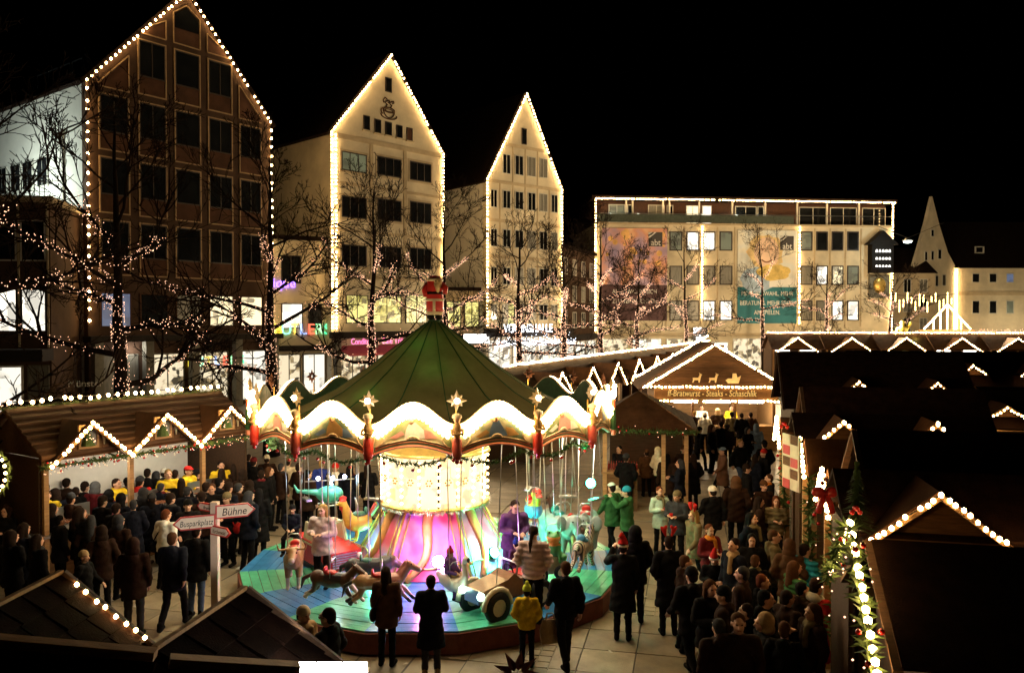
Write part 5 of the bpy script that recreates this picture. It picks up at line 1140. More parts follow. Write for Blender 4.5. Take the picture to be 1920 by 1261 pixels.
for a in (A0_ - 2 * PI * 3 / NS + .0, A0_ + 2 * PI * 4 / NS, A0_ + 2 * PI * 5 / NS - .25):
    c = pol(RB_ + .10, a); cd = MB(); cd.lathe([(.02, 3.22), (.05, 3.24), (.042, 3.95), (.02, 3.98)], 8, c); co = cd.build('candle', mat('candle_red', (.5, .12, .05), .4, bump=0), car)
    fl = MB(); fl.lathe([(.01, 3.97), (.06, 4.05), (.05, 4.16), (.0, 4.32)], 8, c); fl.build('flame', emat('flame_glass', (1, .66, .28), 70), co)
# ceiling, sweeps
MB().lathe([(.4, 3.62), (3.5, 3.52), (3.5, 3.49), (.4, 3.58)], 32).build('ceiling', mat('ceiling_cream', (.42, .34, .22), .7), car)
for k in range(NS): a = A0_ + 2 * PI * k / NS; MB().bar(pol(.5, a, 3.46), pol(3.66, a, 3.42), .06, .08).build('sweep', M['gold'], car)
rr = random.Random(7)
for k in range(NS): # swags of fir between the joints, below the boards
    a, a2 = A0_ + 2 * PI * k / NS, A0_ + 2 * PI * (k + 1) / NS; n = MB(); bb = MB()
    for i in range(170):
        t = rr.random(); p = pol(RB_ - .35, lerp(a, a2, t), 3.25 - .16 * math.sin(PI * t)); d = V((rr.gauss(0, 1), rr.gauss(0, 1), rr.gauss(0, 1))).normalized(); s = d.orthogonal().normalized() * .018; n.add([p - s, p + s, p + d * rr.uniform(.06, .13)], [(0, 1, 2)])
    so = n.build('fir_swag', M['fir'], car)
    for i in range(4): t = rr.random(); bb.ico(pol(RB_ - .28, lerp(a, a2, t), 3.17 - .16 * math.sin(PI * t)), .035)
    bb.build('bauble', M['bauble'], so)
# glowing drum
dm = []
glow = emat('drum_panel_glow', (1, .80, .40), 1.5, True, 1, 5, .55, (1, 1, 1), col2=(.95, .62, .20))
ND = 18; rd = 1.12
for k in range(ND):
    a, a2 = 2 * PI * k / ND + .02, 2 * PI * (k + 1) / ND - .02; q = MB(); q.add([pol(rd, a, 1.76), pol(rd, a2, 1.76), pol(rd, a2, 2.80), pol(rd, a, 2.80), pol(rd - .05, a, 1.76), pol(rd - .05, a2, 1.76), pol(rd - .05, a2, 2.8), pol(rd - .05, a, 2.8)], [(0, 1, 2, 3), (7, 6, 5, 4), (0, 4, 5, 1), (2, 6, 7, 3), (1, 5, 6, 2), (0, 3, 7, 4)]); po = q.build('drum_panel', glow, car)
    bl = MB(); am = 2 * PI * k / ND
    for i in range(7): bl.ico(pol(rd + .03, am, 1.86 + i * .14), .034)
    bl.build('bulb', M['bulb_ring'], po, kind='stuff')
    fl = MB(); mid = (a + a2) / 2; 
    for i in range(6): fl.ico(pol(rd + .008, mid + .05 * math.cos(i), 2.3 + .06 * math.sin(i * 1.05)), .022)
    fl.build('painted_flower', mat('paint_orange', (.6, .2, .04), .6, bump=0), po)
dr = MB(); dr.lathe([(.0, 1.70), (rd + .06, 1.70), (rd + .08, 1.76), (rd - .06, 1.77)], ND * 2); dr.lathe([(rd - .06, 2.79), (rd + .1, 2.80), (rd + .05, 2.88), (.9, 3.0), (.8, 3.5)], ND * 2); dr.build('drum_frame', M['gold'], car, True)
tin = MB(); rr = random.Random(2)
for i in range(900): a = rr.uniform(0, 2 * PI); p = pol(rd + .05, a, 1.72); d = V((math.cos(a) * .6, math.sin(a) * .6, rr.gauss(0, .8))).normalized(); s = V((-math.sin(a), math.cos(a), 0)) * .012; tin.add([p - s, p + s, p + d * .09], [(0, 1, 2)])
tin.build('tinsel', M['steel'], car, kind='stuff')
# tapered lower panels, hexagonal
cols_ = blotmat('painted_panel', [(.3, (.50, .03, .08)), (.72, (.55, .30, .60)), (.42, (.62, .08, .16)), (.5, (.60, .22, .30)), (.6, (.34, .16, .55))], 1.1)
for k in range(6):
    a, a2 = -PI / 2 - PI / 6 + PI / 3 * k, -PI / 2 + PI / 6 + PI / 3 * k; t0, t1_, b0, b1 = pol(.98, a, 1.70), pol(.98, a2, 1.70), pol(1.72, a, PZ + .02), pol(1.72, a2, PZ + .02); o = pol(1, (a + a2) / 2)
    q = MB(); slab(q, b0, b1, t1_, t0, .04); po = q.build('lower_panel', cols_, car)
    e = MB(); up = o * .03 + V((0, 0, .015)); e.tube([b0 + up, t0 + up], .028, 6); e.tube([b0.lerp(b1, .1) + up, t0.lerp(t1_, .12) + up], .013, 5); e.tube([b0.lerp(b1, .9) + up, t0.lerp(t1_, .88) + up], .013, 5); e.tube([b0.lerp(t0, .2).lerp(b1.lerp(t1_, .2), f) + up + V((0, 0, .06 * math.sin(f * 9.4))) for f in [i / 12 for i in range(13)]], .02, 5); e.build('panel_moulding', M['gold'], po, True)
    sw_ = MB(); sw_.tube([b0.lerp(t0, f).lerp(b1.lerp(t1_, f), .25 + .35 * f + .1 * math.sin(f * 5)) + up * .7 for f in [i / 10 for i in range(11)]], [.07 + .05 * (i / 10) for i in range(11)], 6); sw_.build('painted_ribbon', mat('paint_gold_orange', (.65, .30, .08), .5, bump=0), po, True)
MB().tube([(0, 0, PZ), (0, 0, 5.4)], .18, 12).build('centre_pole', M['black'], car)
# coloured spot lamps on the floor
def spotlamp(loc, col, e, es, lab, nm, aim=None):
    o = MB(); o.lathe([(.09, -.14), (.13, 0), (.10, .02)], 12); s = o.build('spot_lamp', M['black'], car); s.location = loc
    MB().ball((0, 0, .02), (.11, .11, .07), 12, 6).build('lens', emat(nm, col, es), s); s['label'] = lab
    d = V(aim) if aim else V((0, 0, 1)); s.rotation_mode = 'QUATERNION'; s.rotation_quaternion = d.to_track_quat('Z', 'Y')
    l = lamp('spot_light', V(loc) + d.normalized() * .25, e, col, .08, car)
    return s
GR = (.05, 1, .55)
def rel(u, v, z): p = G(u, v, z); return V((p.x - CX, p.y - CY, z))
spotlamp(rel(926, 1036, .75), GR, 280, 60, 'green lamp right of the centre', 'lens_green', (.6, -.6, .5))
spotlamp(rel(716, 1024, .8), GR, 150, 60, 'green lamp left of the centre', 'lens_green', (-.7, -1, .2))
spotlamp(rel(822, 1052, 1.05), (.80, .32, 1), 60, 220, 'violet lamp at the foot of the front panel', 'lens_violet', (0, -1, .25))
l = lamp('panel_wash', rel(805, 1040, 1.0) + V((-.1, .1, .2)), 55, (1, .25, .75), .15, car)
for a, r_, z_ in ((-1.5, 1.15, 4.35), (-1.9, .55, 4.85), (-2.2, 1.9, 3.95), (.6, 1.5, 4.1), (2, 1.5, 4.1)): lamp('tent_light', pol(r_, a, z_), 4, (.25, 1, .25), .12, car)
for k in range(8): lamp('ring_light', pol(4.1, A0_ + 2 * PI * (k + .25) / 8, 4.35), 85, (1, .72, .40), .2, car)
for k in range(6): lamp('floor_fill_light', pol(2.9, 2 * PI * k / 6 + .5, 3.2), 95, (1, .9, .7), .2, car); lamp('drum_light', pol(2.2, 2 * PI * k / 6 + .2, 3.2), 95, (1, .88, .62), .25, car)  # lamps along the sweeps are added fill to brighten the platform floor
for a_ in (-2.75, -.42): lamp('swag_light', pol(3.45, a_, 3.0), 14, GR, .08, car)
spotlamp(rel(1107, 905, 1.9), GR, 16, 60, 'green lamp at the right rim', 'lens_green', (.2, -1, .1))
# ---------------------------------------------------------------- santa on the tent tip
sn = thing('santa_figure', 'red and white inflatable santa with black boots on the tent tip', 'santa figure', (CX + .02, CY, 5.6)); sn.scale = (.95, .95, 1.13)
s = MB(); s.lathe([(.0, .12), (.17, .12), (.2, .2), (.20, .38), (.185, .5), (.19, .62), (.175, .74), (.12, .83), (.0, .86)], 18); s.build('body', M['red'], sn, True)
s = MB(); s.lathe([(.195, .355), (.21, .37), (.21, .40), (.19, .41)], 18); s.lathe([(.17, .10), (.19, .12), (.19, .16), (.17, .17)], 18); s.box(-.03, -.215, .16, .03, -.19, .38); s.build('white_trim', M['cream'], sn, True)
MB().lathe([(.188, .49), (.2, .5), (.2, .53), (.188, .54)], 18).build('belt', M['black'], sn, True)
s = MB(); s.ball((.07, -.12, .70), (.10, .09, .11), 14, 10); s.tube([(.07, -.15, .68), (.08, -.16, .52)], [.09, .03], 10); s.build('face_and_beard', mat('santa_face', (.60, .42, .20), .6), sn, True)
for s_ in (-1, 1): MB().ball((s_ * .09, -.03, .06), (.085, .12, .06), 12, 8).build('boot', M['black'], sn, True)
MB().tube([(.17, -.02, .66), (.25, -.12, .6), (.24, -.16, .5)], [.07, .065, .05], 8).build('arm', M['red'], sn, True); MB().tube([(-.17, 0, .68), (-.23, -.06, .56), (-.2, -.12, .46)], [.07, .065, .05], 8).build('arm', M['red'], sn, True)
MB().lathe([(.175, .735), (.19, .75), (.19, .78), (.17, .79)], 18).build('hat_rim', M['cream'], sn, True)
e = MB(); e.ball((.04, -.205, .735), .013, 6, 4); e.ball((.11, -.2, .735), .013, 6, 4); e.build('eyes', M['black'], sn)
# ================================================================ organic shapes: union of rounded primitives, remeshed to one skin
def blob(name, prims, voxel, mats, fn=None, smooth=4, noise_amp=0.0, noise_s=12, fold=None):
    q = MB()
    for p in prims:
        if p[0] == 'c':
            a, b_, r0, r1 = V(p[1]), V(p[2]), p[3], p[4]; d = b_ - a; L = max(d.length, 1e-4); d = d / L; pts = []; rad = []
            for t in (-1, -.9, -.6, -.25): pts.append(a + d * r0 * t); rad.append(r0 * math.sqrt(max(.0004, 1 - t * t)))
            for t in (.0, .5, 1.0): pts.append(a.lerp(b_, t)); rad.append(lerp(r0, r1, t))
            for t in (.25, .6, .9, 1): pts.append(b_ + d * r1 * t); rad.append(r1 * math.sqrt(max(.0004, 1 - t * t)))
            q.tube(pts, rad, 12)
        elif p[0] == 'e':
            rot = Matrix.Rotation(p[3][0], 3, p[3][1]) if len(p) > 3 else None
            q.ball(p[1], p[2], 16, 10, rot=rot)
        elif p[0] == 'f': # elliptical frustum
            z0, (a0, b0), z1, (a1, b1) = p[1:5]; cx, cy_ = p[5] if len(p) > 5 else (0, 0); vs = []; n = 20
            for z, a, b_ in ((z0, a0, b0), (z1, a1, b1)):
                vs += [(cx + a * math.cos(2 * PI * k / n), cy_ + b_ * math.sin(2 * PI * k / n), z) for k in range(n)]
            q.add(vs, [list(range(n))[::-1], list(range(n, 2 * n))] + [[k, (k + 1) % n, n + (k + 1) % n, n + k] for k in range(n)])
    me = q.mesh(name + '_src', []) if False else bpy.data.meshes.new(name); 
    me.from_pydata(q.v, [], q.f); me.update()
    o = bpy.data.objects.new(name, me); COL.objects.link(o)
    m = o.modifiers.new('r', 'REMESH'); m.mode = 'VOXEL'; m.voxel_size = voxel; m.use_smooth_shade = True
    if smooth: s = o.modifiers.new('s', 'SMOOTH'); s.iterations = smooth; s.factor = .5
    bpy.context.view_layer.update()
    out = bpy.data.meshes.new_from_object(o.evaluated_get(bpy.context.evaluated_depsgraph_get()))
    bpy.data.objects.remove(o); bpy.data.meshes.remove(me); out.name = name
    if noise_amp:
        ns = [v.normal.copy() for v in out.vertices]
        for v, nn in zip(out.vertices, ns):
            h = noise.noise(v.co * noise_s) + .5 * noise.noise(v.co * noise_s * 2.3)
            if fold: h += fold(v.co)
            v.co += nn * h * noise_amp
    out.materials.clear()
    for m_ in mats: out.materials.append(m_)
    if fn:
        for p in out.polygons: p.material_index = fn(p.center)
    out.polygons.foreach_set('use_smooth', [True] * len(out.polygons)); out.update()
    return out
# ---------------------------------------------------------------- people
SK = [mat('skin_fair', (.50, .27, .17), .55, var=.08, bump=.05, scale=20), mat('skin_warm', (.42, .21, .125), .55, var=.08, bump=.05, scale=20)]
EYE = mat('eye_dark', (.02, .012, .01), .2, bump=0); LIP = mat('lip', (.34, .09, .075), .5, bump=0)
def joints(pose):
    J = dict(sh=[V((-.185, 0, 1.43)), V((.185, 0, 1.43))], el=[V((-.25, .03, 1.15)), V((.25, .03, 1.15))], wr=[V((-.235, -.07, .90)), V((.235, -.07, .90))],
             hip=[V((-.092, 0, .93)), V((.092, 0, .93))], kn=[V((-.10, -.02, .50)), V((.10, -.02, .50))], an=[V((-.105, .02, .09)), V((.105, .02, .09))])
    if pose == 'hold': J['el'] = [V((-.25, -.02, 1.16)), V((.25, -.02, 1.16))]; J['wr'] = [V((-.09, -.27, 1.22)), V((.10, -.27, 1.20))]
    if pose == 'walk':
        J['kn'] = [V((-.10, -.20, .53)), V((.10, .06, .50))]; J['an'] = [V((-.10, -.26, .10)), V((.10, .34, .16))]; J['el'] = [V((-.24, .13, 1.17)), V((.24, -.08, 1.16))]; J['wr'] = [V((-.23, .10, .93)), V((.22, -.27, 1.0))]
    if pose == 'raise': J['el'] = [V((-.25, .03, 1.15)), V((.30, -.16, 1.32))]; J['wr'] = [V((-.235, -.07, .90)), V((.20, -.30, 1.52))]
    if pose == 'pocket': J['el'] = [V((-.29, .06, 1.15)), V((.29, .06, 1.15))]; J['wr'] = [V((-.19, -.10, .98)), V((.19, -.10, .98))]
    if pose == 'sit': J['kn'] = [V((-.20, -.34, .86)), V((.20, -.34, .86))]; J['an'] = [V((-.21, -.34, .46)), V((.21, -.34, .46))]; J['el'] = [V((-.24, -.06, 1.17)), V((.24, -.06, 1.17))]; J['wr'] = [V((-.10, -.30, 1.12)), V((.10, -.30, 1.12))]
    return J
BODY, COATS, LEGS, SHOES = {}, {}, {}, {}
def body_mesh(pose):
    if pose in BODY: return BODY[pose]
    J = joints(pose); P = [('e', (0, 0, 1.29), (.165, .105, .21)), ('e', (0, 0, 1.09), (.14, .098, .18)), ('e', (0, .01, .95), (.16, .112, .13)), ('c', (-.15, 0, 1.43), (.15, 0, 1.43), .055, .055),
        ('c', (0, .012, 1.44), (0, -.004, 1.57), .058, .054), ('e', (0, .012, 1.655), (.077, .096, .1)), ('e', (0, -.034, 1.605), (.063, .068, .088)), ('e', (0, -.06, 1.556), (.036, .034, .032)),
        ('c', (0, -.096, 1.637), (0, -.117, 1.603), .010, .016), ('e', (-.079, .012, 1.62), (.012, .022, .033)), ('e', (.079, .012, 1.62), (.012, .022, .033)), ('c', (-.04, -.085, 1.668), (.04, -.085, 1.668), .014, .014)]
    for s in (0, 1):
        sg = -1 if s == 0 else 1
        P += [('c', J['sh'][s], J['el'][s], .053, .041), ('c', J['el'][s], J['wr'][s], .041, .028), ('c', J['hip'][s], J['kn'][s], .088, .056), ('c', J['kn'][s], J['an'][s], .055, .036)]
        d = (J['wr'][s] - J['el'][s]).normalized(); side = d.cross(V((0, 0, 1)) if abs(d.z) < .8 else V((1, 0, 0))); side = side.normalized(); nrm = d.cross(side).normalized(); w = J['wr'][s]
        if abs(d.z) >= .8: side, nrm = V((0, 1, 0)) - d * d.y, V((1, 0, 0)) * -sg; side.normalize()
        P += [('c', w, w + d * .05, .026, .030), ('c', w + d * .045 - side * .022, w + d * .075 - side * .022, .019, .018), ('c', w + d * .045 + side * .022, w + d * .075 + side * .022, .019, .018)]
        for k, (off, L) in enumerate(((-.031, .066), (-.0105, .076), (.0105, .072), (.031, .056))):
            b0 = w + d * .085 + side * off; k1 = b0 + d * L * .5 + nrm * .012; P += [('c', b0, k1, .0095, .009), ('c', k1, k1 + (d * .7 + nrm * .7) * L * .5, .009, .0075)]
        th = w + d * .03 + side * (-.028); P += [('c', th, th - side * .026 + d * .028 + nrm * .012, .012, .0105), ('c', th - side * .026 + d * .028 + nrm * .012, th - side * .028 + d * .058 + nrm * .02, .0105, .009)]
        a = J['an'][s]; P += [('c', a + V((0, .02, -.045)), a + V((sg * .02, -.15, -.055)), .04, .032)]
    def fn(c):
        if c.y < -.07 and 1.63 < c.z < 1.66 and (c.x - math.copysign(.031, c.x)) ** 2 + ((c.z - 1.644) * 1.6) ** 2 < .00022: return 1
        if c.y < -.07 and abs(c.z - 1.574) < .0075 and abs(c.x) < .024: return 2
        return 0
    BODY[pose] = blob('body', P, .0095, [SK[0], EYE, LIP], fn, 2)
    return BODY[pose]
def coat_mesh(pose, kind):
    if (pose, kind) in COATS: return COATS[(pose, kind)]
    J = joints(pose); P = [('e', (0, .005, 1.28), (.205, .15, .23)), ('c', (-.155, 0, 1.415), (.155, 0, 1.415), .083, .083), ('f', .98, (.195, .15), 1.26, (.2, .148)), ('e', (0, .012, 1.475), (.092, .088, .055))]
    if pose == 'sit': P += [('e', (0, .0, .95), (.2, .16, .14))]
    elif kind == 'long': P += [('f', .52, (.255, .2), 1.0, (.2, .155))]
    elif kind == 'mid': P += [('f', .72, (.225, .18), 1.0, (.2, .152))]
    else: P += [('f', .84, (.2, .16), 1.0, (.2, .152))]
    for s in (0, 1):
        d = (J['wr'][s] - J['el'][s]); w = J['el'][s] + d * .93
        P += [('c', J['sh'][s] - V((0, 0, .01)), J['el'][s], .083, .068), ('c', J['el'][s], w, .067, .054)]
    if kind in ('short', 'mid'): P += [('e', (0, .105, 1.45), (.11, .06, .085))]
    fold = (lambda c: 1.3 * math.sin(c.z * 62)) if kind == 'puffer' else (lambda c: .5 * math.sin(c.z * 38 + c.x * 20))
    COATS[(pose, kind)] = blob('coat', P, .018, [M['black']], None, 3, .011, 7.5, fold)
    return COATS[(pose, kind)]
def legs_mesh(pose):
    if pose in LEGS: return LEGS[pose]
    J = joints(pose); P = [('e', (0, .01, .95), (.172, .125, .13))]
    for s in (0, 1): P += [('c', J['hip'][s], J['kn'][s], .098, .070), ('c', J['kn'][s], J['kn'][s].lerp(J['an'][s], .93), .070, .058)]
    LEGS[pose] = blob('trousers', P, .02, [M['black']], None, 3, .005, 11, lambda c: .6 * math.sin(c.z * 45))
    return LEGS[pose]
def shoe_mesh(pose, s):
    if (pose, s) in SHOES: return SHOES[(pose, s)]
    a = joints(pose)['an'][s]; sg = -1 if s == 0 else 1
    SHOES[(pose, s)] = blob('shoe', [('c', a + V((0, .03, -.04)), a + V((sg * .02, -.16, -.05)), .05, .042), ('c', a + V((0, .01, -.03)), a + V((0, .01, .05)), .052, .05)], .016, [M['black']], None, 2)
    return SHOES[(pose, s)]
HEAD = {}
def head_mesh(kind):
    if kind in HEAD: return HEAD[kind]
    if kind == 'short_hair': P = [('e', (0, .026, 1.675), (.088, .098, .095)), ('e', (0, .06, 1.62), (.078, .06, .085))]
    elif kind == 'long_hair': P = [('e', (0, .026, 1.675), (.091, .1, .098)), ('c', (0, .06, 1.66), (0, .105, 1.36), .088, .075), ('c', (-.07, .02, 1.64), (-.085, .02, 1.42), .033, .03), ('c', (.07, .02, 1.64), (.085, .02, 1.42), .033, .03)]
    elif kind == 'ponytail': P = [('e', (0, .026, 1.675), (.088, .098, .095)), ('c', (0, .11, 1.68), (.02, .19, 1.5), .045, .03), ('c', (.02, .19, 1.5), (.03, .18, 1.32), .04, .015)]
    elif kind == 'beanie': P = [('f', 1.665, (.096, .108), 1.705, (.098, .11), (0, .01)), ('e', (0, .012, 1.70), (.096, .108, .095)), ('f', 1.655, (.102, .115), 1.69, (.102, .115), (0, .01))]
    elif kind == 'pompom': P = [('e', (0, .012, 1.70), (.098, .11, .10)), ('f', 1.655, (.104, .117), 1.695, (.104, .117), (0, .01)), ('e', (0, .01, 1.825), (.045, .045, .042))]
    elif kind == 'hood': P = [('e', (0, .045, 1.665), (.118, .118, .135)), ('e', (0, .06, 1.55), (.13, .1, .11))]
    elif kind == 'santa_hat': P = [('e', (0, .01, 1.70), (.096, .108, .09)), ('c', (0, .01, 1.74), (.02, .07, 1.87), .08, .04), ('c', (.02, .07, 1.87), (.06, .13, 1.83), .04, .025)]
    elif kind == 'cap': P = [('e', (0, .012, 1.705), (.094, .106, .07)), ('e', (0, -.09, 1.695), (.07, .07, .014))]
    elif kind == 'santa_rim': P = [('f', 1.645, (.106, .12), 1.69, (.106, .12), (0, .01)), ('e', (.075, .15, 1.81), (.035, .035, .035))]
    elif kind == 'antlers': P = [('c', (-.05, .0, 1.75), (-.09, 0, 1.86), .02, .045), ('c', (-.09, 0, 1.86), (-.13, 0, 1.90), .04, .03), ('c', (-.09, 0, 1.86), (-.05, 0, 1.92), .04, .03), ('c', (.05, .0, 1.75), (.09, 0, 1.86), .02, .045), ('c', (.09, 0, 1.86), (.13, 0, 1.90), .04, .03), ('c', (.09, 0, 1.86), (.05, 0, 1.92), .04, .03)]
    elif kind == 'scarf': P = [('e', (0, .0, 1.495), (.115, .105, .05)), ('e', (0, -.03, 1.465), (.12, .1, .045)), ('c', (.05, -.12, 1.45), (.06, -.15, 1.2), .04, .045)]
    elif kind == 'fur_collar': P = [('e', (0, .02, 1.47), (.15, .13, .06)), ('e', (0, .09, 1.5), (.13, .08, .08))]
    HEAD[kind] = blob(kind, P, .016, [M['black']], None, 3, .004 if 'hair' in kind or kind in ('ponytail', 'fur_collar') else .002, 30)
    return HEAD[kind]
bagm = MB()
bagm.add([(-.15, -.05, 0), (.15, -.05, 0), (.15, .05, 0), (-.15, .05, 0), (-.17, -.06, .2), (.17, -.06, .2), (.17, .06, .2), (-.17, .06, .2), (-.13, -.015, .38), (.13, -.015, .38), (.13, .015, .38), (-.13, .015, .38)],
         [(0, 3, 2, 1), (8, 9, 10, 11), (0, 1, 5, 4), (1, 2, 6, 5), (2, 3, 7, 6), (3, 0, 4, 7), (4, 5, 9, 8), (5, 6, 10, 9), (6, 7, 11, 10), (7, 4, 8, 11)])
for s in (-1, 1): bagm.tube([(-.08, s * .015, .37), (-.05, s * .02, .48), (.05, s * .02, .48), (.08, s * .015, .37)], .008, 4)
BAGM = bagm.mesh('carrier_bag', M['cream'], True)
cupm = MB(); cupm.lathe([(.0, 0), (.035, 0), (.04, .09), (.036, .09), (.03, .01)], 10); CUP = cupm.mesh('mug', M['red'], True)
def setm(o, m):
    for sl in o.material_slots[:1]: sl.link = 'OBJECT'; sl.material = m
PC = {}
def cl(name, c): 
    if name not in PC: PC[name] = mat('cloth_' + name, c, .9, spec=.08, var=.25, scale=8, bump=.3, bscale=120)
    return PC[name]
CLO = dict(black=(.005, .0045, .0045), night=(.006, .007, .012), dbrown=(.020, .009, .005), brown=(.07, .033, .015), wine=(.11, .012, .014), red=(.42, .018, .014), grey=(.10, .10, .10), dgrey=(.03, .03, .032), cream=(.55, .47, .33), white=(.62, .58, .5),
           mint=(.48, .62, .50), pink=(.56, .40, .38), magenta=(.42, .02, .13), yellow=(.62, .42, .02), lime=(.50, .56, .06), green=(.03, .09, .03), teal=(.02, .22, .30), orange=(.5, .16, .02), jeans=(.06, .09, .16), tan=(.30, .20, .10), plaid=(.16, .08, .05), violet=(.10, .04, .12), blue=(.03, .05, .28), khaki=(.13, .10, .05), hair_d=(.016, .009, .006), hair_b=(.06, .026, .011), hair_r=(.10, .03, .012), hair_l=(.28, .17, .06), bluegrey=(.16, .22, .30))
def C_(n): return cl(n, CLO[n])
_pv = random.Random(31)
def person(base, h, rz, label, pose='stand', coat='black', kind='mid', legs='black', head='short_hair', hc='hair_d', group=None, skin=0, extra=(), shoe='black', bag=None, lean=0):
    t = thing('person', label, 'person', base, rz, group); s = h / 1.765; wv = _pv.uniform(.94, 1.12); t.scale = (s * wv, s * wv, s); lean = lean or _pv.uniform(-.02, .05)
    if lean: t.rotation_euler = (lean, 0, rz)
    o = link('body', body_mesh(pose), t); setm(o, SK[skin])
    o = link('coat', coat_mesh(pose, kind), t); setm(o, C_(coat)); co = o
    o = link('trousers', legs_mesh(pose), t); setm(o, C_(legs))
    for k in (0, 1): o = link('shoe', shoe_mesh(pose, k), t); setm(o, C_(shoe))
    o = link('hair' if 'hair' in head or head == 'ponytail' else ('hood' if head == 'hood' else 'hat'), head_mesh(head), t); setm(o, C_(hc))
    if head not in ('short_hair', 'long_hair', 'ponytail', 'hood'): o = link('hair', head_mesh('short_hair'), t); setm(o, C_('hair_d'))
    for e in extra:
        nm, c = e[0], e[1]
        if nm == 'bag': o = link('carrier_bag', BAGM, t, (.25, -.08, .42)); setm(o, C_(c))
        elif nm == 'shoulder_bag': o = MB().ball((.24, .04, .92), (.07, .15, .13), 12, 8).tube([(.24, -.08, 1.0), (.16, -.12, 1.25), (-.05, -.10, 1.47), (-.02, .12, 1.45), (.2, .14, 1.05)], .014, 5).build('shoulder_bag', C_(c), t, True)
        elif nm == 'mug': o = link('mug', CUP, t, (0, -.33, 1.20)); setm(o, C_(c))
        elif nm == 'glasses': MB().tube([(-.075, 0, 1.645), (-.07, -.09, 1.645), (-.012, -.112, 1.645), (.012, -.112, 1.645), (.07, -.09, 1.645), (.075, 0, 1.645)], .006, 4).build('glasses', M['black'], t)
        elif nm == 'apron': MB().box(-.13, -.165, .75, .13, -.155, 1.3).build('apron', C_(c), t)
        else: o = link(nm, head_mesh(nm), t); setm(o, C_(c))
    return t
def PP(u, vh, h): return W(u, vh, (CAMH - h) * FPX / (vh - HOR)) * V((1, 1, 0)) if False else _pp(u, vh, h)
def _pp(u, vh, h): p = G(u, vh, h); return V((p.x, p.y, 0))
N, S_, E_, W_ = PI, 0, PI / 2, -PI / 2      # facing away, towards the viewer, right, left
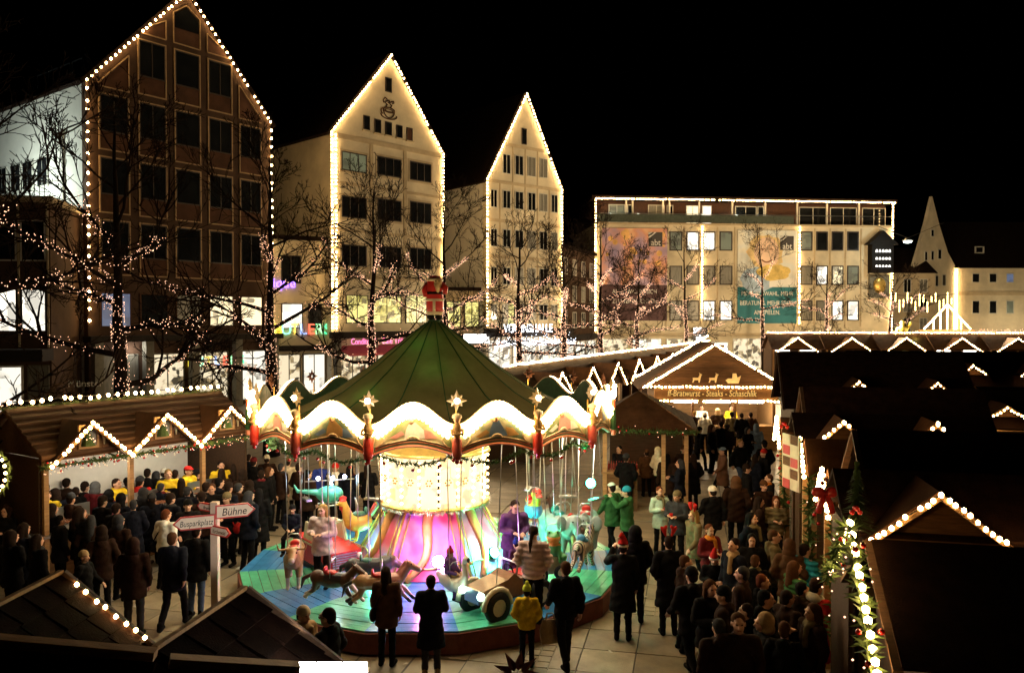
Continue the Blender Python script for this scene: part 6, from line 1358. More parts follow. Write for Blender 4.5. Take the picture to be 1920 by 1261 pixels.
FG = [
 (725, 1060, 1.63, N - .15, 'woman with long dark hair in brown coat watching the ride from behind', dict(coat='brown', kind='mid', head='long_hair', hc='hair_d', pose='stand', extra=(('shoulder_bag', 'dbrown'),))),
 (808, 1078, 1.60, N + .1, 'woman in dark knee long coat and pale shoes before the violet lamp', dict(coat='night', kind='long', head='short_hair', hc='hair_d', pose='hold', shoe='tan', legs='dgrey')),
 (988, 1095, 1.34, N - .1, 'boy in yellow and black jacket with lime green pompom hat', dict(coat='yellow', kind='short', head='pompom', hc='lime', pose='pocket', legs='night')),
 (1062, 1052, 1.73, N + .25, 'man in black jacket carrying a tan carrier bag beside the boy', dict(coat='black', kind='short', head='short_hair', hc='hair_b', pose='walk', extra=(('bag', 'tan'),))),
 (1168, 1012, 1.76, N - .2, 'man in black coat with red santa hat seen from behind', dict(coat='black', kind='long', head='santa_hat', hc='red', pose='raise', extra=(('santa_rim', 'cream'),))),
 (1190, 985, 1.80, N, 'tall person in black with hood behind the santa hat man', dict(coat='black', kind='mid', head='hood', hc='black', pose='pocket')),
 (616, 1138, 1.74, W_ - .3, 'man with glasses in high collared black coat looking left by the roof', dict(coat='black', kind='mid', head='short_hair', hc='hair_d', pose='pocket', extra=(('glasses', 'black'),))),
 (562, 1135, 1.60, E_ - .5, 'woman in white knit hat and beige scarf facing the man with glasses', dict(coat='tan', kind='mid', head='beanie', hc='cream', pose='hold', extra=(('scarf', 'tan'),))),
 (1238, 912, 1.64, S_ + .25, 'woman in mint jacket with grey scarf holding a red mug', dict(coat='mint', kind='mid', head='short_hair', hc='hair_r', pose='hold', extra=(('scarf', 'khaki'), ('mug', 'red')))),
 (1270, 920, 1.66, S_ - .6, 'person in grey flat hat and dark jacket beside the mint jacket', dict(coat='dgrey', kind='mid', head='beanie', hc='khaki', pose='hold', extra=(('mug', 'red'),))),
 (1254, 1003, 1.78, N, 'large person in black coat with red antler headband', dict(coat='black', kind='long', head='short_hair', hc='hair_d', pose='pocket', extra=(('antlers', 'red'),))),
 (1305, 955, 1.66, W_ + .4, 'person in olive jacket with red antlers further back', dict(coat='khaki', kind='mid', head='long_hair', hc='hair_l', pose='walk', extra=(('antlers', 'red'),))),
 (1331, 982, 1.65, S_ + .4, 'person in rusty red jacket behind the man with light collar', dict(coat='wine', kind='short', head='short_hair', hc='hair_r', pose='hold', extra=(('scarf', 'orange'),))),
 (1380, 893, 1.82, N - .2, 'broad person in black coat with brown fur hood, back turned', dict(coat='dbrown', kind='mid', head='hood', hc='brown', pose='pocket')),
 (1338, 912, 1.68, N + .3, 'person in black with white knit hat walking up the aisle', dict(coat='black', kind='mid', head='beanie', hc='white', pose='walk')),
 (1375, 1008, 1.77, W_ + .5, 'man in dark coat with light collar looking left', dict(coat='night', kind='long', head='short_hair', hc='hair_d', pose='pocket', extra=(('scarf', 'tan'),))),
 (1338, 1036, 1.35, S_ - .2, 'child in black with red santa hat beside the man with light collar', dict(coat='black', kind='short', head='santa_hat', hc='red', pose='hold', extra=(('santa_rim', 'white'),))),
 (1455, 928, 1.66, S_ - .2, 'woman with long auburn hair in quilted tan jacket', dict(coat='khaki', kind='puffer', head='long_hair', hc='hair_r', pose='hold')),
 (1448, 992, 1.72, E_ - .3, 'brown haired man in olive hooded jacket looking right', dict(coat='khaki', kind='mid', head='short_hair', hc='hair_b', pose='hold')),
 (1480, 1012, 1.72, N - .5, 'person in brown hooded parka with the hood up', dict(coat='brown', kind='mid', head='hood', hc='brown', pose='pocket')),
 (1511, 1018, 1.66, E_ + .4, 'person in turquoise jacket at the right stalls', dict(coat='teal', kind='puffer', head='short_hair', hc='hair_d', pose='hold')),
 (1492, 1050, 1.66, E_ + .2, 'brown haired woman in dark green puffer jacket', dict(coat='green', kind='puffer', head='long_hair', hc='hair_b', pose='hold')),
 (1430, 1075, 1.70, E_ - .2, 'red haired person in black looking right with lit face', dict(coat='black', kind='mid', head='short_hair', hc='hair_r', pose='pocket')),
 (1530, 1085, 1.70, E_ + .5, 'person in bright red coat with white fur collar at the right stall', dict(coat='red', kind='long', head='beanie', hc='dbrown', pose='hold', legs='wine', extra=(('fur_collar', 'white'),))),
 (1300, 1065, 1.74, N + .3, 'person in black jacket in the dark middle of the aisle', dict(coat='black', kind='mid', head='beanie', hc='black', pose='walk')),
 (1440, 1150, 1.62, W_, 'person in tan headscarf at the lower right of the aisle', dict(coat='black', kind='mid', head='hood', hc='tan', pose='pocket')),
 (1192, 812, 1.79, E_ - .2, 'man in dark jacket and light trousers leaning at the drinks stall', dict(coat='night', kind='short', head='short_hair', hc='hair_b', pose='hold', legs='tan', shoe='white')),
 (1236, 838, 1.66, E_ + .6, 'person in cream hooded jacket with dark scarf by the drinks stall', dict(coat='cream', kind='short', head='hood', hc='cream', pose='pocket', extra=(('scarf', 'wine'),))),
 (1263, 815, 1.76, W_ + .2, 'person in black beside the cream jacket at the drinks stall', dict(coat='black', kind='mid', head='cap', hc='tan', pose='hold')),
 (1212, 842, 1.5, N, 'person in rust coloured jacket between the light trousers and cream jacket', dict(coat='brown', kind='mid', head='beanie', hc='brown', pose='stand')),
 (1150, 905, 1.72, N + .5, 'green lit man walking past the right rim of the platform', dict(coat='green', kind='mid', head='cap', hc='mint', pose='walk')),  # green lamp light is put into the coat and cap colours
 (1178, 912, 1.70, W_ - .3, 'person in jacket coloured as green lit with raised hand by the drinks stall counter', dict(coat='green', kind='mid', head='beanie', hc='teal', pose='raise')),  # green cast of the lamps painted into jacket and hat
 (1302, 770, 1.72, N, 'orange haired person queueing at the sausage and steak stall', dict(coat='dbrown', kind='mid', head='short_hair', hc='hair_l', pose='pocket')),
 (1322, 774, 1.66, N, 'person in short white jacket and hat queueing at the steak stall', dict(coat='white', kind='short', head='beanie', hc='white', pose='stand')),
 (1345, 766, 1.74, N, 'person in brown coat with big tan fur hat queueing at the steak stall', dict(coat='dbrown', kind='mid', head='hood', hc='tan', pose='pocket')),
 (1373, 772, 1.72, N - .2, 'person in olive coat with black hat queueing at the steak stall', dict(coat='khaki', kind='mid', head='beanie', hc='black', pose='pocket')),
 (1391, 774, 1.74, N, 'person in black queueing at the steak stall, second from its right post', dict(coat='black', kind='mid', head='short_hair', hc='hair_d', pose='pocket')),
 (1407, 772, 1.72, N, 'person in dark brown queueing next to the right post of the steak stall', dict(coat='brown', kind='mid', head='short_hair', hc='hair_d', pose='pocket')),
 (1418, 795, 1.72, N - .3, 'person in blue grey hooded coat near the steak stall', dict(coat='bluegrey', kind='long', head='hood', hc='bluegrey', pose='stand')),
 (1431, 842, 1.70, W_ + .3, 'person in black jacket with bright red knit hat by the right stalls', dict(coat='black', kind='mid', head='beanie', hc='red', pose='hold')),
 (1434, 826, 1.74, N, 'person in black knit hat right behind the red knit hat', dict(coat='black', kind='mid', head='beanie', hc='black', pose='pocket')),
 (1356, 838, 1.66, W_, 'person in long plaid coat with blue cap in the aisle', dict(coat='plaid', kind='long', head='cap', hc='bluegrey', pose='walk')),
 (1386, 822, 1.78, S_ + .6, 'person in dark jacket and blue jeans stooping in the aisle', dict(coat='black', kind='short', head='short_hair', hc='hair_l', pose='walk', legs='jeans')),
 (1442, 888, 1.66, W_, 'person in black with orange hood by the right stalls', dict(coat='black', kind='mid', head='short_hair', hc='hair_b', pose='hold', extra=(('scarf', 'orange'),))),
 (1352, 790, 1.72, N + .2, 'person in black in the aisle behind the steak stall queue', dict(coat='black', kind='mid', head='short_hair', hc='hair_d', pose='walk')),
 (9, 948, 1.66, S_, 'woman in dark headscarf at the left picture edge facing the viewer', dict(coat='black', kind='long', head='hood', hc='dbrown', pose='hold')),
 (398, 905, 1.76, S_ + .2, 'young man with short hair facing the viewer behind the signpost', dict(coat='black', kind='mid', head='short_hair', hc='hair_b', pose='hold')),
 (429, 922, 1.68, S_ - .3, 'woman with glasses and folded arms holding a red bag by the signpost', dict(coat='black', kind='mid', head='beanie', hc='khaki', pose='hold', extra=(('glasses', 'black'), ('shoulder_bag', 'red')))),
 (352, 937, 1.66, S_ + .4, 'woman in dark beret left of the signpost arrows', dict(coat='black', kind='mid', head='beanie', hc='black', pose='pocket')),
 (307, 955, 1.66, N - .4, 'person in white jacket with dark shoulder strap, back turned', dict(coat='white', kind='short', head='short_hair', hc='hair_r', pose='stand', extra=(('shoulder_bag', 'black'),))),
 (325, 995, 1.78, N, 'man in long dark jacket walking away left of the signpost', dict(coat='night', kind='mid', head='short_hair', hc='hair_b', pose='walk')),
 (250, 1008, 1.76, N + .2, 'person in dark brown coat holding hands left of the walking man', dict(coat='dbrown', kind='mid', head='hood', hc='dbrown', pose='stand', legs='dgrey')),
 (160, 1032, 1.45, E_, 'child in black with yellowish knit hat at the lower left', dict(coat='black', kind='mid', head='beanie', hc='tan', pose='walk')),
 (366, 985, 1.74, N - .1, 'person in black jacket and blue jeans behind the signpost', dict(coat='black', kind='mid', head='short_hair', hc='hair_d', pose='stand', legs='jeans')),
 (540, 858, 1.68, N, 'person in cream white coat seen from behind left of the carousel', dict(coat='cream', kind='long', head='beanie', hc='khaki', pose='stand')),
 (387, 862, 1.70, N, 'person in magenta quilted jacket with beige hat at the sausage stall', dict(coat='magenta', kind='puffer', head='beanie', hc='tan', pose='pocket')),
 (180, 903, 1.72, N, 'person in maroon jacket with grey hood at the sausage stall', dict(coat='wine', kind='short', head='hood', hc='grey', pose='pocket')),
 (218, 906, 1.70, N, 'person in dark jacket with bright red knit hat at the sausage stall', dict(coat='night', kind='mid', head='beanie', hc='red', pose='pocket')),
 (262, 893, 1.74, N, 'person in red jacket with black lower back at the sausage stall', dict(coat='red', kind='short', head='beanie', hc='dgrey', pose='pocket')),
 (308, 878, 1.68, N, 'person in grey coat with white knit hat at the sausage stall', dict(coat='dgrey', kind='mid', head='beanie', hc='white', pose='stand')),
 (500, 853, 1.66, N + .3, 'person in beige hat near the right end of the sausage stall', dict(coat='dbrown', kind='mid', head='beanie', hc='cream', pose='pocket')),
 (475, 858, 1.74, N, 'person in maroon hat near the right end of the sausage stall', dict(coat='black', kind='mid', head='beanie', hc='wine', pose='pocket')),
 (507, 874, 1.70, E_, 'brown haired person with turned face left of the carousel', dict(coat='black', kind='mid', head='long_hair', hc='hair_b', pose='stand')),
 (602, 862, 1.70, N, 'person in blue jacket behind the left carousel chains', dict(coat='blue', kind='mid', head='short_hair', hc='hair_l', pose='stand')),
 (630, 868, 1.66, S_, 'person with pale scarf behind the left carousel chains', dict(coat='night', kind='mid', head='beanie', hc='red', pose='stand', extra=(('scarf', 'white'),))),
]
for (u, vh, h, rz, lab, kw) in FG: person(_pp(u, vh, h), h, rz, lab, **kw)
rnd = random.Random(17); used = []
crowd = [(85, 905), (103, 917), (160, 903), (189, 930), (238, 896), (275, 878), (294, 882), (328, 880), (396, 853), (340, 895), (368, 880), (415, 878), (440, 868), (455, 880), (468, 850), (130, 925), (60, 940), (215, 945), (250, 935), (285, 925), (320, 925), (470, 900), (445, 905), (150, 950), (110, 965), (40, 980), (190, 985), (385, 905), (490, 880), (525, 868), (560, 868), (575, 880), (655, 872), (690, 868), (75, 925), (125, 895), (142, 912), (205, 918), (228, 925), (268, 915), (300, 905), (350, 912), (378, 922), (408, 895), (425, 905), (95, 945), (170, 965), (225, 965), (462, 920), (485, 915), (20, 995), (70, 1000)]
ORDN = ('first', 'second', 'third', 'fourth', 'fifth', 'sixth', 'seventh', 'eighth', 'ninth', 'tenth', 'eleventh', 'twelfth', 'thirteenth', 'fourteenth', 'fifteenth', 'sixteenth', 'seventeenth', 'eighteenth', 'nineteenth', 'twentieth') 
ORDN += tuple('twenty ' + o for o in ORDN[:9]) + ('thirtieth',) + tuple('thirty ' + o for o in ORDN[:9]) + ('fortieth',) + tuple('forty ' + o for o in ORDN[:9]) + ('fiftieth',) + tuple('fifty ' + o for o in ORDN[:9])
HN = dict(short_hair='bare headed', beanie='knit hatted', hood='hooded', long_hair='long haired')
CN = dict(black='black', night='blue black', dbrown='dark brown'); KN = dict(mid='coat', long='long coat')
crowd2 = [(1290, 790), (1335, 795), (1310, 800), (1365, 795), (1400, 800), (1415, 850), (1400, 870), (1280, 835), (1160, 835), (1175, 850), (1250, 850), (1275, 860), (1420, 930), (1410, 960), (1330, 1085), (1365, 1100), (1390, 1060), (1280, 1040), (1475, 1105), (1400, 1130), (1520, 1130), (1470, 1165), (1350, 1160), (1410, 1000), (1385, 1150), (1440, 1105), (1500, 1090), (1415, 1040), (1430, 900), (1300, 850)]
crowd.sort(); crowd2.sort()
for i, (u, v) in enumerate(crowd):
    h = rnd.uniform(1.6, 1.8); c, k, hd_ = rnd.choice(['black', 'night', 'black', 'dbrown']), rnd.choice(['mid', 'mid', 'long']), rnd.choice(['short_hair', 'beanie', 'hood', 'long_hair'])
    person(_pp(u, v, h), h, N + rnd.uniform(-.6, .6), '%s person in %s %s, %s from left in sausage stall crowd' % (HN[hd_], CN[c], KN[k], ORDN[i]), rnd.choice(['pocket', 'stand', 'hold']), c, k, 'black', hd_, rnd.choice(['black', 'hair_d', 'hair_d', 'dgrey']), 'dark coated crowd before the sausage stall', extra=rnd.choice([(), (), (('shoulder_bag', 'dbrown'),), (('scarf', 'dgrey'),), (('scarf', 'wine'),)]))
for i, (u, v) in enumerate(crowd2):
    h = rnd.uniform(1.58, 1.8); c, k, hd_ = rnd.choice(['black', 'night', 'black', 'dbrown']), rnd.choice(['mid', 'long', 'mid']), rnd.choice(['short_hair', 'beanie', 'long_hair'])
    person(_pp(u, v, h), h, rnd.uniform(-PI, PI), '%s person in %s %s, %s from left in the aisle crowd' % (HN[hd_], CN[c], KN[k], ORDN[i]), rnd.choice(['pocket', 'stand', 'hold', 'walk']), c, k, 'black', hd_, rnd.choice(['black', 'hair_d', 'hair_b', 'dgrey']), 'black clad crowd in the aisle', extra=rnd.choice([(), (), (('shoulder_bag', 'dbrown'),), (('scarf', 'khaki'),), (('bag', 'dgrey'),)]))
# staff behind the sausage counter
sd_ = V((math.cos(san), math.sin(san), 0)); sn_ = V((math.sin(san), -math.cos(san), 0))
for k, (f, lab) in enumerate(((.10, 'leftmost seller in yellow shirt at the sausage counter'), (.40, 'seller in yellow shirt and dark apron in the middle of the sausage counter'), (.66, 'blond seller in yellow shirt at the sausage counter'), (.76, 'seller in yellow shirt and red cap at the sausage counter'), (.95, 'rightmost seller in yellow shirt at the sausage counter'))):
    p = SA + sd_ * sL * f - sn_ * .75; p.z = .12
    person(p, 1.72, san + (.3 if k % 2 else -.4), lab, 'hold', 'yellow', 'short', 'black', 'short_hair' if k != 3 else 'cap', ('hair_b', 'hair_d', 'hair_l', 'red', 'hair_d')[k], extra=(('apron', 'black'),))
for k, u in enumerate((1312, 1340, 1368)):
    p = V((bx, by, 0)) + V((-1.6 + k * 1.3, .9, .1)); person(p, 1.72, 0, ('seller in pink shirt at the left of the steak stall', 'seller in white shirt in the middle of the steak stall', 'seller in yellow shirt at the right of the steak stall')[k], 'hold', ('magenta', 'white', 'yellow')[k], 'short', 'black', 'short_hair', 'hair_d')
# people on the platform
def plat(u, v, h, z=PZ): p = G(u, v, z + h); return V((p.x, p.y, z))
person(plat(1000, 985, 1.68), 1.68, N - .2, 'woman in pale pink padded coat with dark ponytail on the platform', 'pocket', 'pink', 'puffer', 'black', 'ponytail', 'hair_d')
person(plat(955, 925, 1.72), 1.72, S_ + .3, 'man in dark snow patterned jacket bending on the platform', 'hold', 'violet', 'mid', 'violet', 'short_hair', 'hair_d', lean=.25)
person(plat(604, 945, 1.62), 1.62, S_ - .2, 'woman in pale fur jacket with dark gloves on the platform', 'hold', 'pink', 'mid', 'dbrown', 'long_hair', 'hair_l')
person(plat(968, 1012, 1.05), 1.05, N + .6, 'small child in purple with blue knit hat next to the pink coat', 'stand', 'violet', 'short', 'violet', 'pompom', 'blue')
# ================================================================ carousel rides
def quad(name, mats, fn, bl=.42, br=.17, leg=.42, neck=(.30, .34), head=.13, muzzle=.2, pose='gallop', ears=.07, tail=.3, horn=0, trunk=0, voxel=.017, maner=0, nw=.09, lw=.055, belly=1.0):
    P = [('c', (-bl, 0, 0), (bl, 0, .02), br * .96, br), ('e', (0, 0, -.03), (bl * 1.05, br * .98 * belly, br * 1.02 * belly)), ('e', (-bl, 0, .02), (br * 1.1, br * 1.02, br * 1.08))]
    nb = V((bl + br * .35, 0, br * .3)); nt = nb + V((neck[0], 0, neck[1])); P += [('c', nb, nt, nw * 1.5, nw)]
    hd = nt + V((muzzle, 0, -muzzle * .55)); P += [('c', nt, hd, head * .72, head * .48), ('e', nt, (head * .8, head * .68, head * .75))]
    for s in (-1, 1):
        P += [('c', nt + V((-.02, s * head * .45, head * .5)), nt + V((-.05, s * (head * .5 + ears * .4), head * .5 + ears)), ears * .35, ears * .16)] if not trunk else [('e', nt + V((-.05, s * (head + .07), 0)), (.05, .13, .17))]
        if horn: P += [('c', nt + V((0, s * head * .4, head * .5)), nt + V((.02, s * (head * .5 + horn * .8), head * .45)), .028, .024), ('c', nt + V((.02, s * (head * .5 + horn * .8), head * .45)), nt + V((.04, s * (head * .5 + horn), head * .5 + horn * .7)), .024, .008)]
    if trunk: P += [('c', hd, hd + V((.08, 0, -.2)), head * .42, head * .3), ('c', hd + V((.08, 0, -.2)), hd + V((.16, 0, -.42)), head * .3, head * .2)]
    for s in (-1, 1):
        for f in (1, -1):
            top = V((f * bl, s * br * .55, -br * .35))
            if pose == 'gallop':
                if f > 0: kn = top + V((.16 + .05 * s, 0, -leg * .42)); ft = kn + V((.16, 0, -leg * .38))
                else: kn = top + V((-.06, 0, -leg * .42)); hk = kn; ft = kn + V((-.26 - .03 * s, 0, -leg * .34))
            else: kn = top + V((.02 * f, 0, -leg * .5)); ft = top + V((-.01, 0, -leg))
            P += [('c', top, kn, lw * 1.55, lw), ('c', kn, ft, lw * .95, lw * .66), ('c', ft, ft + V((.03, 0, -.02)), lw * .85, lw * .75)]
    if tail: P += [('c', (-bl - br * .9, 0, br * .5), (-bl - br - tail * .6, 0, br * .4 - tail * .3), .04, .05), ('c', (-bl - br - tail * .6, 0, br * .4 - tail * .3), (-bl - br - tail * .8, 0, -tail * .8), .05, .015)]
    if maner:
        for i in range(6): P += [('e', nb.lerp(nt, .1 + i * .18) + V((-nw * .9, 0, nw * .5)), (.05, .02 + maner * .02, .07))]
    return blob(name, P, voxel, mats, fn, 3), nt, hd
def ride(nm, lab, u, v, z, rz, mesh, saddle=None, sc=1.0, rods=2, tilt=0, cat='carousel animal', eye=None, saddle_m=None, sz=.16):
    p = G(u, v, z); t = thing(nm, lab, cat, p, rz); t.scale = (sc, sc, sc); t.rotation_euler = (0, tilt, rz)
    link('body', mesh, t)
    if saddle is not False:
        s = MB(); s.ball((-.02, 0, sz), (.16, .13, .06), 12, 7); s.ball((-.16, 0, sz + .06), (.04, .11, .09), 10, 6); s.build('saddle', saddle_m or M['red'], t, True)
        h = MB(); h.tube([(.02, -.14, .05), (.04, -.15, .42), (.06, -.08, .5), (.06, .08, .5), (.04, .15, .42), (.02, .14, .05)], .012, 6); h.build('handle_hoop', M['steel'], t, True)
    if eye: 
        e = MB()
        for s in (-1, 1): e.ball((eye[0], s * eye[1], eye[2]), .018, 8, 5)
        e.build('eyes', M['black'], t, True)
    rd_ = MB(); zt_ = (3.45 - z) / sc
    for k in range(rods):
        y = (-.14, .14, 0)[k] if rods > 1 else 0
        rd_.tube([(.02, y, .3 if saddle is not False else .1), (.0, y * 1.4, zt_)], .009 / sc, 5)
    rd_.build('hanger_rod', M['steel'], t)
    return t
brn, wht = mat('animal_brown', (.075, .028, .011), .4, var=.3), mat('animal_cream', (.60, .48, .34), .4, var=.1); blk = mat('animal_black', (.014, .012, .011), .4)
tanm = mat('animal_tan', (.34, .17, .06), .4, var=.2); pkm = mat('animal_pink', (.46, .17, .12), .4, var=.15); gry = mat('animal_grey', (.28, .31, .29), .45, var=.12)
me, nt, hd = quad('collie', [brn, wht, blk], lambda c: 1 if (c.x > .38 and c.z < .12 and abs(c.y) < .1) or c.z < -.32 or c.x > .86 else (2 if -.15 < c.x < .3 and c.z > 0 or c.x < -.75 else 0), bl=.36, br=.165, neck=(.20, .25), muzzle=.24, leg=.48, tail=.34, ears=.08)
ride('carousel_dog', 'leaping brown and white collie with red saddle on the carousel', 622, 1085, .98, -.25, me, sc=.76, eye=(nt.x + .06, .075, nt.z + .03))
me, nt, hd = quad('bull', [tanm, wht], lambda c: 1 if c.x > .98 or (c.z < -.35) else 0, bl=.45, br=.21, neck=(.22, .2), muzzle=.2, head=.17, leg=.5, pose='stand', horn=.24, tail=.3, nw=.13)
ride('carousel_bull', 'tan bull with wide horns facing the viewer on the carousel', 552, 1040, 1.1, -PI / 2 + .2, me, sc=.85, eye=(nt.x + .08, .1, nt.z + .02))
me, nt, hd = quad('boar', [blk, brn], lambda c: 1 if c.x > .55 else 0, bl=.34, br=.19, neck=(.16, .06), muzzle=.2, head=.16, leg=.34, pose='stand', tail=.15, nw=.14)
ride('carousel_boar', 'dark boar behind the collie on the carousel', 690, 1062, .95, .15, me, sc=.8, saddle_m=mat('saddle_green', (.03, .14, .08), .5), eye=(nt.x + .08, .09, nt.z + .04))
me, nt, hd = quad('pony', [pkm, tanm, wht, blk], lambda c: 3 if c.z < -.36 or c.x < -.62 else (2 if c.x > .92 or abs(c.z + .05) < .02 else (1 if c.x < .1 else 0)), bl=.38, br=.17, neck=(.22, .3), muzzle=.22, leg=.46, tail=.36, maner=1)
ride('carousel_pony', 'rosy tan galloping pony half hidden behind the brown coat woman', 712, 1090, .98, .2, me, sc=.78, eye=(nt.x + .05, .075, nt.z + .03))
me, nt, hd = quad('elephant', [gry], None, bl=.36, br=.27, neck=(.14, .12), muzzle=.08, head=.22, leg=.42, pose='stand', trunk=1, tail=.14, lw=.10, nw=.17)
ride('carousel_elephant', 'pale grey elephant with red saddle at the right of the carousel', 1098, 985, 1.1, -PI / 2 - .2, me, sz=.27, eye=(nt.x + .16, .13, nt.z + .06))
ride('carousel_elephant', 'teal lit grey elephant left of the zebra', 1048, 985, 1.15, -PI / 2 + .5, me, sz=.27, saddle_m=mat('saddle_teal', (.03, .22, .2), .5), eye=(nt.x + .16, .13, nt.z + .06))
def zebm():
    m, nt_, b_ = _new('zebra_coat'); tc = nt_.nodes.new('ShaderNodeTexCoord'); w = nt_.nodes.new('ShaderNodeTexWave'); w.inputs['Scale'].default_value = 5; w.inputs['Distortion'].default_value = 3; w.inputs['Detail'].default_value = 1
    rp = nt_.nodes.new('ShaderNodeValToRGB'); rp.color_ramp.interpolation = 'CONSTANT'; rp.color_ramp.elements[0].color = (.015, .012, .01, 1); rp.color_ramp.elements[1].color = (.6, .5, .36, 1); rp.color_ramp.elements[1].position = .45
    nt_.links.new(tc.outputs['Object'], w.inputs['Vector']); nt_.links.new(w.outputs['Fac'], rp.inputs[0]); nt_.links.new(rp.outputs[0], b_.inputs['Base Color']); b_.inputs['Roughness'].default_value = .4; return m
me, nt, hd = quad('zebra', [zebm()], None, bl=.34, br=.155, neck=(.2, .34), muzzle=.2, leg=.48, tail=.28, maner=1)
ride('carousel_zebra', 'striped zebra leaping toward the viewer on the carousel', 1093, 1025, 1.2, PI / 2 - .35, me, tilt=.15, sc=.85, saddle_m=mat('saddle_blue', (.05, .25, .4), .5), eye=(nt.x + .05, .075, nt.z + .03))
me, nt, hd = quad('deer', [brn, tanm], lambda c: 1 if c.z < -.1 else 0, bl=.34, br=.15, neck=(.16, .42), muzzle=.18, head=.11, leg=.5, pose='stand', tail=.1, nw=.07)
ride('carousel_deer', 'brown deer with raised head between the two elephants', 1062, 985, 1.2, PI / 2 + .6, me, eye=(nt.x + .05, .07, nt.z + .03))
# swan
P = [('e', (0, 0, 0), (.42, .22, .2)), ('c', (-.3, 0, .05), (-.55, 0, .2), .13, .04), ('c', (.34, 0, .05), (.48, 0, .3), .10, .075), ('c', (.48, 0, .3), (.42, 0, .55), .07, .06), ('c', (.42, 0, .55), (.50, 0, .68), .06, .065), ('e', (.54, 0, .67), (.1, .07, .07)), ('c', (.6, 0, .65), (.72, 0, .6), .035, .02)]
for s in (-1, 1): P += [('e', (-.08, s * .2, .08), (.3, .06, .16)), ('e', (-.3, s * .19, .14), (.2, .045, .1))]
me = blob('swan', P, .02, [wht, mat('beak_orange', (.6, .2, .03), .4), blk], lambda c: 1 if c.x > .645 else (2 if c.x > .6 and c.z > .6 else 0), 3)
sw_t = ride('carousel_swan', 'white swan gondola with curved neck on the carousel', 852, 1092, .82, -.95, me, sc=.8, sz=.2, saddle_m=mat('seat_orange', (.55, .25, .05), .5))
person(V((sw_t.location.x - .12, sw_t.location.y + .05, .82 - .5)), 1.12, -.5 + PI / 2, 'child with red and black pompom hat riding the white swan', 'sit', 'violet', 'short', 'violet', 'pompom', 'red')
# rooster
P = [('e', (0, 0, 0), (.3, .17, .2)), ('c', (.2, 0, .1), (.3, 0, .38), .12, .08), ('e', (.32, 0, .42), (.09, .075, .085)), ('c', (.38, 0, .41), (.5, 0, .38), .03, .008), ('e', (.32, 0, .52), (.09, .02, .06)), ('e', (.37, 0, .32), (.03, .02, .05))]
for s in (-1, 1): P += [('c', (.02, s * .08, -.15), (.05, s * .09, -.36), .04, .025), ('c', (.05, s * .09, -.36), (.16, s * .1, -.38), .024, .015)]
me = blob('rooster', P, .016, [mat('rooster_yellow', (.6, .38, .05), .4), M['red'], mat('beak_y', (.6, .35, .04), .4)], lambda c: 1 if c.z > .46 or (c.x > .33 and c.z < .36 and c.x < .41) else 0, 3)
ro = ride('carousel_rooster', 'rooster with rainbow striped tail feathers behind the red car', 672, 978, 1.35, PI + .3, me, sz=.17, saddle_m=mat('saddle_green', (.03, .14, .08), .5))
for i, c in enumerate(((.5, .05, .04), (.6, .3, .05), (.08, .35, .12), (.1, .22, .5), (.5, .06, .25), (.55, .5, .1))):
    f = MB(); f.tube([(-.22, 0, .08), (-.36 - .02 * i, 0, .36 + .03 * i - i * .02), (-.52 - .01 * i, 0, .42 - i * .035), (-.62 + .01 * i, 0, .22 - i * .05)], [.05, .045, .04, .015], 6); f.build('tail_feather', mat('feather_%s' % ('red', 'amber', 'green', 'blue', 'rose', 'lemon')[i], c, .45, bump=0), ro, True)
# duck and frog
P = [('e', (0, 0, 0), (.26, .19, .19)), ('c', (.12, 0, .1), (.17, 0, .3), .11, .09), ('e', (.18, 0, .38), (.13, .12, .13)), ('e', (.32, 0, .35), (.09, .07, .03)), ('c', (-.22, 0, .05), (-.36, 0, .16), .07, .03)]
me = blob('duck', P, .018, [mat('duck_yellow', (.62, .42, .04), .4), mat('duck_blue', (.06, .22, .42), .4), mat('duck_red', (.55, .05, .03), .4)], lambda c: 2 if c.z > .42 or c.x > .27 else (1 if c.z < .12 else 0), 3)
ride('carousel_duck', 'yellow duck with red cap and blue suit on the carousel', 1000, 955, 1.5, -PI / 2 + .4, me, sz=.15, eye=(.28, .06, .42))
P = [('e', (0, 0, 0), (.2, .17, .24)), ('e', (.08, 0, .24), (.16, .15, .11)), ('e', (.1, .08, .34), (.05, .05, .05)), ('e', (.1, -.08, .34), (.05, .05, .05))]
for s in (-1, 1): P += [('c', (-.05, s * .14, -.14), (.18, s * .22, -.1), .07, .05), ('c', (.18, s * .22, -.1), (.05, s * .2, -.3), .05, .04), ('c', (.1, s * .12, .1), (.2, s * .12, -.2), .04, .03)]
me = blob('frog', P, .018, [mat('frog_green', (.06, .26, .06), .35), mat('frog_orange', (.6, .25, .03), .4)], lambda c: 1 if c.x > .12 and .1 < c.z < .28 else 0, 3)
ride('carousel_frog', 'green and orange frog left of the zebra on the carousel', 1037, 1028, 1.1, -PI / 2, me, sz=.12, eye=(.15, .08, .36))
# child on the bull
bp = G(546, 1000, 1.3); person(V((bp.x, bp.y + .1, .66)), 1.2, .1, 'child in dark dotted jacket riding the tan bull', 'sit', 'night', 'short', 'black', 'beanie', 'black')
